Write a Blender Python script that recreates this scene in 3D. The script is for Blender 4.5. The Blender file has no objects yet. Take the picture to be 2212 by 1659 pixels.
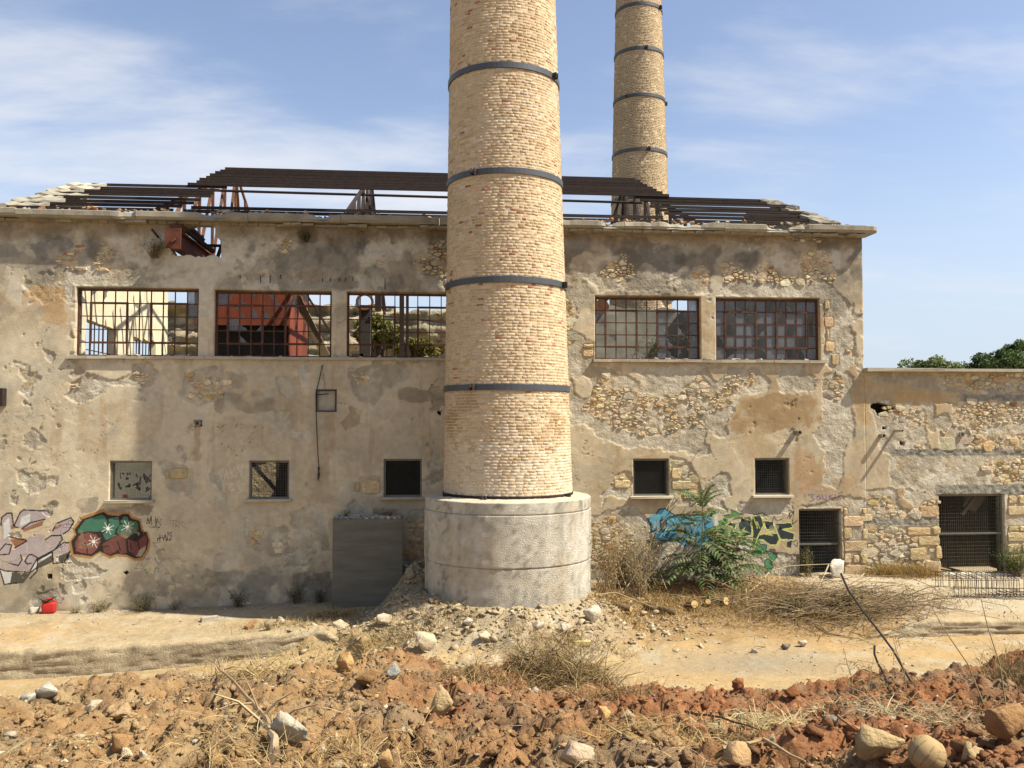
import bpy, math, random
import numpy as np
from mathutils import Vector, Matrix, Euler

sc = bpy.context.scene
rnd = random.Random(11)
rng = np.random.default_rng(11)
# ------------------------------------------------------------------ camera, sky, sun, exposure
S = 1.3
D = 19.92 * S            # camera to the facade plane (Y = 0)
H = 4.38 * S             # eye above the foot of the facade
F, CX, CY = 1836.0, 1106.0, 829.5
YAW = math.radians(5.1)
PIT = math.atan(78.5 / F)
CAM = np.array([0.0, -D, H])
cd = bpy.data.cameras.new('camera')
cam = bpy.data.objects.new('camera', cd)
sc.collection.objects.link(cam)
cam.location = CAM
cam.rotation_euler = (math.pi / 2 + PIT, 0, -YAW)
cd.sensor_width = 36.0
cd.lens = F / 2212.0 * 36.0
cd.clip_start = 0.1
cd.clip_end = 3000
sc.camera = cam

SUN_AZ, SUN_EL = math.radians(110.0), math.radians(52.5)   # azimuth clockwise from +Y
world = bpy.data.worlds.new('World')
sc.world = world
world.use_nodes = True
wn, wl = world.node_tree.nodes, world.node_tree.links
wn.clear()
def N(nodes, t, **kw):
    n = nodes.new(t)
    for k, v in kw.items():
        setattr(n, k, v)
    return n
w_out = N(wn, 'ShaderNodeOutputWorld')
w_bg = N(wn, 'ShaderNodeBackground')
w_bg.inputs['Strength'].default_value = 0.105
sky = N(wn, 'ShaderNodeTexSky', sky_type='NISHITA', sun_disc=False, sun_elevation=SUN_EL, sun_rotation=SUN_AZ,
        altitude=50.0, air_density=1.0, dust_density=1.1, ozone_density=1.6)
tc = N(wn, 'ShaderNodeTexCoord')
sep = N(wn, 'ShaderNodeSeparateXYZ')
wl.new(tc.outputs['Generated'], sep.inputs[0])
def wmath(op, a, b=None, c=None):
    n = N(wn, 'ShaderNodeMath', operation=op)
    for i, v in enumerate((a, b, c)):
        if v is None: continue
        if isinstance(v, (int, float)): n.inputs[i].default_value = v
        else: wl.new(v, n.inputs[i])
    return n.outputs[0]
den = wmath('ADD', wmath('MAXIMUM', sep.outputs['Z'], 0.0), 0.16)
px_, py_ = wmath('DIVIDE', sep.outputs['X'], den), wmath('DIVIDE', sep.outputs['Y'], den)
comb = N(wn, 'ShaderNodeCombineXYZ')
wl.new(px_, comb.inputs[0]); wl.new(py_, comb.inputs[1])
mp = N(wn, 'ShaderNodeMapping')
mp.inputs['Rotation'].default_value = (0, 0, math.radians(24))
mp.inputs['Scale'].default_value = (0.62, 1.35, 1)
mp.inputs['Location'].default_value = (0.9, 2.1, 0)
wl.new(comb.outputs[0], mp.inputs[0])
cn = N(wn, 'ShaderNodeTexNoise')
cn.inputs['Scale'].default_value = 1.35; cn.inputs['Detail'].default_value = 9; cn.inputs['Roughness'].default_value = 0.58
cn.inputs['Distortion'].default_value = 0.35
wl.new(mp.outputs[0], cn.inputs['Vector'])
# big soft cloud banks at their own directions in the sky
def bank(dirv, wid, amp):
    d = Vector(dirv).normalized()
    n = N(wn, 'ShaderNodeVectorMath', operation='DOT_PRODUCT')
    nn = N(wn, 'ShaderNodeVectorMath', operation='NORMALIZE')
    wl.new(tc.outputs['Generated'], nn.inputs[0])
    wl.new(nn.outputs[0], n.inputs[0]); n.inputs[1].default_value = d
    m = N(wn, 'ShaderNodeMapRange', interpolation_type='SMOOTHSTEP')
    m.inputs['From Min'].default_value = math.cos(math.radians(wid)); m.inputs['From Max'].default_value = 1.0
    m.inputs['To Min'].default_value = 0; m.inputs['To Max'].default_value = amp
    wl.new(n.outputs['Value'], m.inputs['Value'])
    return m.outputs[0]
# ------------------------------------------------------------------ sight lines of the photograph (2212 x 1659) onto real planes
_f = np.array([math.sin(YAW) * math.cos(PIT), math.cos(YAW) * math.cos(PIT), math.sin(PIT)])
_r = np.array([math.cos(YAW), -math.sin(YAW), 0.0])
_u = np.cross(_r, _f)
def ray(x, y):
    return _f + (x - CX) / F * _r + (CY - y) / F * _u
def onY(x, y, Y=0.0):
    d = ray(x, y); return CAM + d * ((Y - CAM[1]) / d[1])
def onX(x, y, X):
    d = ray(x, y); return CAM + d * ((X - CAM[0]) / d[0])
def onZ(x, y, Z):
    d = ray(x, y); return CAM + d * ((Z - CAM[2]) / d[2])
def W(x, y):
    p = onY(x, y); return (p[0], p[2])
def P(p):
    q = np.asarray(p, float) - CAM
    t = q @ _f
    return (CX + F * (q @ _r) / t, CY - F * (q @ _u) / t, t)
VW = {'R1': (0, 600, 1.9514), 'R2': (900, 600, 1.9514), 'R3': (2150, 600, 1.6385), 'R4': (3000, 1250, 1.3827),
      'R5': (0, 1350, 1.4427), 'R6': (1000, 1350, 1.4429), 'R7': (2200, 1400, 1.5082),
      'G1': (2450, 1850, 2.6024), 'G2': (0, 1950, 2.765), 'A4': (3500, 1300, 3.318), 'A5': (3500, 1900, 3.017),
      'V': (0, 0, 0.54861)}
def V(tag, pts):
    ox, oy, s = VW[tag]
    return [((ox + x / s) / 1.8228, (oy + y / s) / 1.8228) for x, y in pts]
def WV(tag, pts):
    return [W(*p) for p in V(tag, pts)]

for args in (((*ray(130, 230),), 15, 0.20), ((*ray(480, 190),), 17, 0.22), ((*ray(800, 260),), 14, 0.21), ((*ray(1260, 230),), 10, 0.14),
             ((*ray(1600, 260),), 10, 0.10), ((*ray(1980, 240),), 8, 0.03), ((*ray(-700, 200),), 22, 0.2), ((*ray(3000, 300),), 20, 0.15)):
    b_ = bank(*args)
    bank_sum = wmath('MAXIMUM', bank_sum, b_) if 'bank_sum' in globals() else b_
cover = wmath('ADD', cn.outputs['Fac'], wmath('SUBTRACT', bank_sum, 0.10))
cm = N(wn, 'ShaderNodeMapRange', interpolation_type='SMOOTHSTEP')
cm.inputs['From Min'].default_value = 0.445; cm.inputs['From Max'].default_value = 0.78
cm.inputs['To Max'].default_value = 0.85
wl.new(cover, cm.inputs['Value'])
cmix = N(wn, 'ShaderNodeMix', data_type='RGBA')
wl.new(cm.outputs[0], cmix.inputs['Factor'])
hs = N(wn, 'ShaderNodeHueSaturation')
hs.inputs['Saturation'].default_value = 0.88
wl.new(sky.outputs[0], hs.inputs['Color'])
# thin summer haze: the sky pales towards the horizon all round
hz = N(wn, 'ShaderNodeMapRange', interpolation_type='SMOOTHSTEP')
hz.inputs['From Min'].default_value = 0.0; hz.inputs['From Max'].default_value = 0.34; hz.inputs['To Min'].default_value = 0.88; hz.inputs['To Max'].default_value = 0.0
wl.new(sep.outputs['Z'], hz.inputs['Value'])
wb = N(wn, 'ShaderNodeVectorMath', operation='MULTIPLY'); wb.inputs[1].default_value = (0.98, 0.96, 0.98); wl.new(hs.outputs[0], wb.inputs[0])
hmix = N(wn, 'ShaderNodeMix', data_type='RGBA'); wl.new(hz.outputs[0], hmix.inputs['Factor']); wl.new(wb.outputs[0], hmix.inputs[6]); hmix.inputs[7].default_value = (3.35, 3.85, 4.55, 1)
wl.new(hmix.outputs[2], cmix.inputs[6])
cmix.inputs[7].default_value = (4.6, 4.7, 4.95, 1)
wl.new(cmix.outputs[2], w_bg.inputs['Color'])
wl.new(w_bg.outputs[0], w_out.inputs['Surface'])

sd = bpy.data.lights.new('sun', 'SUN')
sd.energy = 5.0
sd.angle = math.radians(0.55)
sd.color = (1.0, 0.925, 0.80)
sun = bpy.data.objects.new('sun', sd)
sc.collection.objects.link(sun)
_sv = Vector((math.sin(SUN_AZ) * math.cos(SUN_EL), math.cos(SUN_AZ) * math.cos(SUN_EL), math.sin(SUN_EL)))
sun.rotation_euler = _sv.to_track_quat('Z', 'Y').to_euler()
sun.location = (20, -20, 40)
vs = sc.view_settings
vs.view_transform = 'Standard'; vs.look = 'None'; vs.exposure = 0.88; vs.gamma = 1.0
vs.use_curve_mapping = False

# ------------------------------------------------------------------ small numpy noise library
def _hash(ix, iy, seed):
    n = (ix.astype(np.int64) * 374761393 + iy.astype(np.int64) * 668265263 + seed * 1274126177) & 0xFFFFFFFF
    n = ((n ^ (n >> 13)) * 1274126177) & 0xFFFFFFFF
    n = (n ^ (n >> 16)) & 0xFFFFFF
    return n.astype(np.float32) / 16777215.0
def vnoise(x, y, seed=0):
    x = np.asarray(x, np.float32); y = np.asarray(y, np.float32)
    ix = np.floor(x); iy = np.floor(y)
    fx = x - ix; fy = y - iy
    fx = fx * fx * (3 - 2 * fx); fy = fy * fy * (3 - 2 * fy)
    a = _hash(ix, iy, seed); b = _hash(ix + 1, iy, seed); c = _hash(ix, iy + 1, seed); d = _hash(ix + 1, iy + 1, seed)
    return (a * (1 - fx) + b * fx) * (1 - fy) + (c * (1 - fx) + d * fx) * fy
def fbm(x, y, sc_, octv=4, seed=0, gain=0.5):
    x = np.asarray(x, np.float32) * sc_; y = np.asarray(y, np.float32) * sc_
    t = 0.0; a = 1.0; n = 0.0
    for o in range(octv):
        t = t + a * vnoise(x, y, seed + o * 17); n += a
        a *= gain
        x, y = (x * 0.8 - y * 0.6) * 2.03 + 13.1, (x * 0.6 + y * 0.8) * 2.03 + 7.7
    return t / n
def sstep(e0, e1, x):
    t = np.clip((x - e0) / (e1 - e0), 0, 1)
    return t * t * (3 - 2 * t)
def inpoly(px, py, poly):
    res = np.zeros(np.shape(px), bool)
    n = len(poly)
    j = n - 1
    for i in range(n):
        xi, yi = poly[i]; xj, yj = poly[j]
        if yi != yj:
            c = ((yi > py) != (yj > py)) & (px < (xj - xi) * (py - yi) / (yj - yi) + xi)
            res ^= c
        j = i
    return res
def segdist(px, py, a, b):
    ax, ay = a; bx, by = b
    dx, dy = bx - ax, by - ay
    L = dx * dx + dy * dy + 1e-12
    t = np.clip(((px - ax) * dx + (py - ay) * dy) / L, 0, 1)
    return np.hypot(px - ax - t * dx, py - ay - t * dy)

# ------------------------------------------------------------------ materials
def ramp_mul(nt, col_out, fac_out, lo, hi):
    n, l = nt.nodes, nt.links
    m = N(n, 'ShaderNodeMapRange'); m.inputs['From Min'].default_value = 0.25; m.inputs['From Max'].default_value = 0.75
    m.inputs['To Min'].default_value = lo; m.inputs['To Max'].default_value = hi
    l.new(fac_out, m.inputs['Value'])
    v = N(n, 'ShaderNodeVectorMath', operation='SCALE')
    l.new(col_out, v.inputs[0]); l.new(m.outputs[0], v.inputs['Scale'])
    return v.outputs[0]
def mat(name, col=None, rough=0.9, var=(0.8, 1.2), scale=6.0, detail=5, bump=0.0, bscale=30.0, bdist=0.02, metal=0.0,
        spec=0.25, rough_alpha=False, alb=0.68, tint=(1.0, 0.97, 0.84), objrand=0.0, stretch=None, second=None, trans=0.0):
    """col None: the surface takes its colour from the mesh's own colour layer 'Col' (each piece has its own stone, brick or paint)."""
    m = bpy.data.materials.new(name); m.use_nodes = True
    nt = m.node_tree; n, l = nt.nodes, nt.links
    b = n['Principled BSDF']
    b.inputs['Roughness'].default_value = rough
    b.inputs['Metallic'].default_value = metal
    b.inputs['Specular IOR Level'].default_value = spec
    g = N(n, 'ShaderNodeNewGeometry')
    pos = g.outputs['Position']
    if stretch:
        mpn = N(n, 'ShaderNodeMapping'); mpn.inputs['Scale'].default_value = stretch
        l.new(pos, mpn.inputs[0]); pos = mpn.outputs[0]
    nz = N(n, 'ShaderNodeTexNoise'); nz.inputs['Scale'].default_value = scale; nz.inputs['Detail'].default_value = detail
    nz.inputs['Roughness'].default_value = 0.62
    l.new(pos, nz.inputs['Vector'])
    if col is None:
        a = N(n, 'ShaderNodeAttribute', attribute_name='Col'); base = a.outputs['Color']
    else:
        r = N(n, 'ShaderNodeRGB'); r.outputs[0].default_value = (*col, 1); base = r.outputs[0]
    if second:
        nz2 = N(n, 'ShaderNodeTexNoise'); nz2.inputs['Scale'].default_value = second[1]; nz2.inputs['Detail'].default_value = 6
        l.new(pos, nz2.inputs['Vector'])
        mr = N(n, 'ShaderNodeMapRange'); mr.inputs['From Min'].default_value = second[2]; mr.inputs['From Max'].default_value = second[2] + 0.14
        l.new(nz2.outputs['Fac'], mr.inputs['Value'])
        mx = N(n, 'ShaderNodeMix', data_type='RGBA'); mx.inputs[7].default_value = (*second[0], 1)
        l.new(mr.outputs[0], mx.inputs['Factor']); l.new(base, mx.inputs[6]); base = mx.outputs[2]
    base = ramp_mul(nt, base, nz.outputs['Fac'], var[0] * alb, var[1] * alb)
    tv = N(n, 'ShaderNodeVectorMath', operation='MULTIPLY'); l.new(base, tv.inputs[0]); tv.inputs[1].default_value = tint; base = tv.outputs[0]
    if objrand:
        oi = N(n, 'ShaderNodeObjectInfo')
        mr = N(n, 'ShaderNodeMapRange'); mr.inputs['To Min'].default_value = 1 - objrand; mr.inputs['To Max'].default_value = 1 + objrand
        l.new(oi.outputs['Random'], mr.inputs['Value'])
        v = N(n, 'ShaderNodeVectorMath', operation='SCALE'); l.new(base, v.inputs[0]); l.new(mr.outputs[0], v.inputs['Scale']); base = v.outputs[0]
    l.new(base, b.inputs['Base Color'])
    if bump and rough_alpha:
        # bare undercoat (mask in the colour layer's alpha) is much rougher than the finish coat
        al = a.outputs['Alpha']
    if bump:
        nb = N(n, 'ShaderNodeTexNoise'); nb.inputs['Scale'].default_value = bscale; nb.inputs['Detail'].default_value = 6
        nb.inputs['Roughness'].default_value = 0.65
        l.new(pos, nb.inputs['Vector'])
        bp = N(n, 'ShaderNodeBump'); bp.inputs['Strength'].default_value = bump
        if rough_alpha:
            mm = N(n, 'ShaderNodeMath', operation='MULTIPLY_ADD'); mm.inputs[1].default_value = .5; mm.inputs[2].default_value = .20; l.new(al, mm.inputs[0]); l.new(mm.outputs[0], bp.inputs['Strength'])
        bp.inputs['Distance'].default_value = bdist
        l.new(nb.outputs['Fac'], bp.inputs['Height']); l.new(bp.outputs[0], b.inputs['Normal'])
    if trans:
        tr = N(n, 'ShaderNodeBsdfTranslucent'); l.new(base, tr.inputs['Color'])
        ms = N(n, 'ShaderNodeMixShader'); ms.inputs[0].default_value = trans
        l.new(b.outputs[0], ms.inputs[1]); l.new(tr.outputs[0], ms.inputs[2])
        l.new(ms.outputs[0], n['Material Output'].inputs['Surface'])
    return m
M = {}
M['wall'] = mat('weathered_render', None, 0.95, (0.88, 1.12), 5.0, 8, 0.32, 17.0, 0.05, alb=1.0, rough_alpha=True)
M['stone'] = mat('rubble_stone', None, 0.92, (0.68, 1.28), 9.0, 7, 0.9, 24.0, 0.04, alb=1.0)
M['brick'] = mat('yellow_brick', None, 0.92, (0.80, 1.18), 14.0, 6, 0.5, 45.0, 0.02, alb=0.97, tint=(1.0, 0.965, 0.89))
M['brickfar'] = mat('brown_brick', None, 0.92, (0.82, 1.16), 5.0, 5, alb=0.72)
M['mortar'] = mat('lime_mortar', None, 0.95, (0.82, 1.15), 5.0, 7, 0.5, 40.0, 0.02, alb=0.95, tint=(1.0, 0.965, 0.89))
M['concrete'] = mat('old_concrete', (0.37, 0.345, 0.30), 0.93, (0.72, 1.25), 2.2, 8, 0.5, 28.0, 0.02, second=((0.27, 0.25, 0.215), 1.4, 0.55), alb=0.72)
M['plinth'] = mat('rough_cast_concrete', None, 0.95, (0.80, 1.16), 6.0, 9, 1.0, 30.0, 0.04, alb=1.05, tint=(1.0, 0.975, 0.88))
M['grey_concrete'] = mat('grey_board_marked_concrete', (0.21, 0.205, 0.18), 0.93, (0.75, 1.22), 1.6, 8, 0.35, 22.0, 0.02, stretch=(0.6, 0.6, 3.0))
M['marble'] = mat('sill_marble', (0.52, 0.49, 0.43), 0.7, (0.85, 1.1), 5.0, alb=1.0)
M['sillgrey'] = mat('sill_concrete', (0.40, 0.37, 0.32), 0.9, (0.75, 1.2), 3.0, 7, 0.4, 30, 0.015, alb=0.9)
M['rust'] = mat('rusty_steel', (0.036, 0.021, 0.017), 0.85, (0.55, 1.5), 7.0, 7, 0.3, 40, 0.01, spec=0.35)
M['rustwin'] = mat('rusty_window_steel', (0.115, 0.052, 0.036), 0.85, (0.45, 1.6), 9.0, 7, 0.3, 40, 0.01)
M['rustdark'] = mat('dark_flaking_rust', (0.15, 0.055, 0.035), 0.85, (0.5, 1.5), 5.0, 7, 0.3, 25, 0.02)
M['rustlight'] = mat('bright_rust_steel', (0.20, 0.095, 0.055), 0.85, (0.55, 1.4), 6.0, 7, 0.3, 40, 0.01)
M['rustred'] = mat('red_lead_plate', (0.27, 0.068, 0.038), 0.8, (0.6, 1.3), 2.2, 8, 0.25, 18, 0.02, stretch=(1.6, 1.6, 0.35), second=((0.17, 0.06, 0.035), 1.5, 0.52))
M['band'] = mat('grey_painted_steel', (0.060, 0.068, 0.078), 0.5, (0.85, 1.15), 5.0, spec=0.45, tint=(1, 1, 1), alb=0.9)
M['galv'] = mat('galvanised_wire', (0.22, 0.22, 0.21), 0.55, (0.8, 1.15), 9.0, metal=0.4, spec=0.5)
M['steel_dark'] = mat('dark_iron', (0.045, 0.036, 0.032), 0.7, (0.7, 1.3), 12.0, spec=0.4)
M['ground'] = mat('sandy_ground', None, 0.97, (0.80, 1.18), 11.0, 9, 0.9, 30.0, 0.03)
M['soil'] = mat('clay_soil', None, 0.97, (0.70, 1.28), 10.0, 9, 1.0, 30.0, 0.04, alb=0.73, tint=(1.0, 0.97, 0.88))
M['rock'] = mat('rock', None, 0.93, (0.72, 1.22), 9.0, 8, 0.9, 26.0, 0.03, alb=0.8)
M['straw'] = mat('dry_stalk', None, 0.9, (0.8, 1.2), 8.0, trans=0.12)
M['twig'] = mat('twig_bark', None, 0.9, (0.75, 1.25), 10.0)
M['leaf'] = mat('leaf_green', None, 0.6, (0.75, 1.25), 5.0, spec=0.35, trans=0.22)
M['red'] = mat('red_plastic', (0.60, 0.030, 0.024), 0.5, (0.8, 1.1), 5.0, spec=0.4)
M['black'] = mat('black_plastic', (0.02, 0.02, 0.02), 0.5, (0.8, 1.2), 6.0)
M['wood'] = mat('grey_timber', (0.22, 0.16, 0.10), 0.9, (0.65, 1.3), 5.0, stretch=(6, 6, 1))
M['cutwood'] = mat('cut_wood', (0.66, 0.46, 0.20), 0.85, (0.88, 1.1), 10.0)
M['bark'] = mat('bark', (0.17, 0.12, 0.075), 0.95, (0.6, 1.4), 9.0, 6, 0.6, 30)
M['leather'] = mat('worn_leather', None, 0.75, (0.85, 1.12), 8.0, 5, 0.25, 60, 0.004)
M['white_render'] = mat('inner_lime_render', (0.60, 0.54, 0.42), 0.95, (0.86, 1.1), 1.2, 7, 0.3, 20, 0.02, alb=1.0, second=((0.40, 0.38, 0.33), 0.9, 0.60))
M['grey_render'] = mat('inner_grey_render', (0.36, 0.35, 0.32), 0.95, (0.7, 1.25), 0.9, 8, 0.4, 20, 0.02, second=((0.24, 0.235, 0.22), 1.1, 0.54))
M['stone_wall'] = mat('pale_rubble', (0.42, 0.35, 0.24), 0.95, (0.55, 1.35), 3.2, 7, 1.0, 6.0, 0.15, second=((0.25, 0.22, 0.18), 2.6, 0.55))
M['cliff'] = mat('pale_rock_face', None, 0.95, (0.65, 1.3), 0.8, 9, 1.0, 1.6, 0.5)
M['paint'] = mat('spray_paint', None, 0.7, (0.9, 1.1), 8.0)

def glass(name, col, a):
    m = bpy.data.materials.new(name); m.use_nodes = True
    n, l = m.node_tree.nodes, m.node_tree.links
    b = n['Principled BSDF']; b.inputs['Base Color'].default_value = (*col, 1); b.inputs['Roughness'].default_value = 0.32
    t = N(n, 'ShaderNodeBsdfTransparent'); ms = N(n, 'ShaderNodeMixShader')
    nz = N(n, 'ShaderNodeTexNoise'); nz.inputs['Scale'].default_value = 3.0; nz.inputs['Detail'].default_value = 6
    g = N(n, 'ShaderNodeNewGeometry'); l.new(g.outputs['Position'], nz.inputs['Vector'])
    mr = N(n, 'ShaderNodeMapRange'); mr.inputs['From Min'].default_value = 0.3; mr.inputs['From Max'].default_value = 0.7
    mr.inputs['To Min'].default_value = a - 0.18; mr.inputs['To Max'].default_value = a + 0.18
    l.new(nz.outputs['Fac'], mr.inputs['Value']); l.new(mr.outputs[0], ms.inputs[0])
    l.new(t.outputs[0], ms.inputs[1]); l.new(b.outputs[0], ms.inputs[2])
    l.new(ms.outputs[0], n['Material Output'].inputs['Surface'])
    return m
M['glass'] = glass('dusty_glass', (0.13, 0.135, 0.14), 0.62)

# ------------------------------------------------------------------ object helpers
COL = sc.collection
def tag(o, label=None, cat=None, group=None, kind=None):
    if label: o['label'] = label
    if cat: o['category'] = cat
    if group: o['group'] = group
    if kind: o['kind'] = kind
    return o
def empty(name, loc, label, cat, group=None):
    o = bpy.data.objects.new(name, None); COL.objects.link(o)
    o.location = loc; o.empty_display_size = 0.3
    return tag(o, label, cat, group)
ORIG = {}
def link(o, parent):
    COL.objects.link(o)
    if parent is not None:
        o.parent = parent
        r = parent
        while r.parent is not None: r = r.parent
        if r.type == 'EMPTY' and parent is r:
            o.matrix_parent_inverse = Matrix.Translation(r.location).inverted()
    return o
def set_cols(me, cols):
    if cols is None: return
    cols = np.asarray(cols, np.float32)
    n = len(me.vertices)
    if cols.ndim == 1: cols = np.tile(cols[:3], (n, 1))
    a = me.color_attributes.new('Col', 'FLOAT_COLOR', 'POINT')
    c4 = np.ones((n, 4), np.float32); c4[:, :cols.shape[1]] = cols
    a.data.foreach_set('color', c4.ravel())
def mesh_np(name, v, f, m, cols=None, smooth=False):
    """v (n,3); f is an int array (k,4) or (k,3), or a list of those."""
    me = bpy.data.meshes.new(name)
    v = np.asarray(v, np.float32)
    fs = f if isinstance(f, list) else [f]
    fs = [np.asarray(q, np.int32) for q in fs if len(q)]
    me.vertices.add(len(v)); me.vertices.foreach_set('co', v.ravel())
    nl = sum(q.size for q in fs); npoly = sum(len(q) for q in fs)
    me.loops.add(nl); me.polygons.add(npoly)
    me.loops.foreach_set('vertex_index', np.concatenate([q.ravel() for q in fs]))
    tot = np.concatenate([np.full(len(q), q.shape[1], np.int32) for q in fs])
    st = np.concatenate([[0], np.cumsum(tot)[:-1]]).astype(np.int32)
    me.polygons.foreach_set('loop_start', st)
    me.update(calc_edges=True)
    if smooth: me.polygons.foreach_set('use_smooth', np.ones(npoly, bool))
    set_cols(me, cols)
    me.materials.append(m)
    return me
def obj_np(name, v, f, m, parent=None, cols=None, smooth=False):
    return link(bpy.data.objects.new(name, mesh_np(name, v, f, m, cols, smooth)), parent)
class MB:
    def __init__(s): s.v = []; s.f = []; s.c = []
    def add(s, v, f, c=(0.5, 0.5, 0.5)):
        o = len(s.v); s.v += [tuple(p) for p in v]; s.f += [tuple(i + o for i in q) for q in f]
        if len(c) == len(v) and not isinstance(c[0], (int, float, np.floating)): s.c += [tuple(q) for q in c]
        else: s.c += [tuple(c)] * len(v)
    def box(s, c, size, rot=None, col=(0.5,) * 3, jit=0.0):
        hx, hy, hz = (q / 2 for q in size)
        v = [Vector((x * hx, y * hy, z * hz)) for z in (-1, 1) for y in (-1, 1) for x in (-1, 1)]
        if jit: v = [p + Vector((rnd.uniform(-jit, jit), rnd.uniform(-jit, jit), rnd.uniform(-jit, jit))) for p in v]
        if rot is not None:
            R_ = rot if isinstance(rot, Matrix) else Euler(rot).to_matrix()
            v = [R_ @ p for p in v]
        c = Vector(c)
        s.add([p + c for p in v], [(0, 2, 3, 1), (4, 5, 7, 6), (0, 1, 5, 4), (2, 6, 7, 3), (0, 4, 6, 2), (1, 3, 7, 5)], col)
    def bar(s, a, b, w, h=None, col=(0.5,) * 3, up=(0, 0, 1)):
        """rectangular bar from a to b, w wide, h high"""
        a, b = Vector(a), Vector(b); h = h or w
        d = (b - a); L = d.length
        if L < 1e-6: return
        d /= L; upv = Vector(up)
        if abs(d.dot(upv)) > 0.95: upv = Vector((0, 1, 0)) if abs(d.y) < .9 else Vector((1, 0, 0))
        sd_ = d.cross(upv).normalized(); upv = sd_.cross(d)
        s.box((a + b) / 2, (w, L, h), Matrix((sd_, d, upv)).transposed(), col)
    def tube(s, pts, r, n=6, col=(0.5,) * 3, cap=True):
        pts = [Vector(p) for p in pts]; k = len(pts)
        rs = r if isinstance(r, (list, tuple)) else [r] * k
        o = len(s.v); prev = None; vv = []
        for i, p in enumerate(pts):
            d = (pts[min(i + 1, k - 1)] - pts[max(i - 1, 0)])
            d = d.normalized() if d.length > 1e-9 else Vector((0, 0, 1))
            if prev is None:
                a = d.cross(Vector((0.13, 0.2, 1)));  a = a.normalized() if a.length > 1e-3 else Vector((1, 0, 0))
            else:
                a = (prev - d * prev.dot(d)); a = a.normalized() if a.length > 1e-6 else d.orthogonal().normalized()
            prev = a; b = d.cross(a)
            for j in range(n):
                t = 2 * math.pi * j / n
                vv.append(p + (a * math.cos(t) + b * math.sin(t)) * rs[i])
        ff = [(i * n + j, i * n + (j + 1) % n, (i + 1) * n + (j + 1) % n, (i + 1) * n + j) for i in range(k - 1) for j in range(n)]
        if cap: ff += [tuple(range(n - 1, -1, -1)), tuple((k - 1) * n + j for j in range(n))]
        s.add(vv, ff, col)
    def build(s, name, m, parent=None, smooth=False):
        return link(bpy.data.objects.new(name, s.mesh(name, m, smooth)), parent)
    def mesh(s, name, m, smooth=False):
        me = bpy.data.meshes.new(name); me.from_pydata(s.v, [], s.f); me.update()
        if smooth: me.polygons.foreach_set('use_smooth', np.ones(len(me.polygons), bool))
        set_cols(me, np.array(s.c, np.float32).reshape(-1, 3))
        me.materials.append(m)
        return me
def jitcol(c, a=0.12, h=0.05):
    k = rnd.uniform(1 - a, 1 + a)
    return tuple(max(0.0, q * k * rnd.uniform(1 - h, 1 + h)) for q in c)
def cpy(o, parent, mw=None):
    c = o.copy(); COL.objects.link(c); c.parent = parent
    return c
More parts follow.
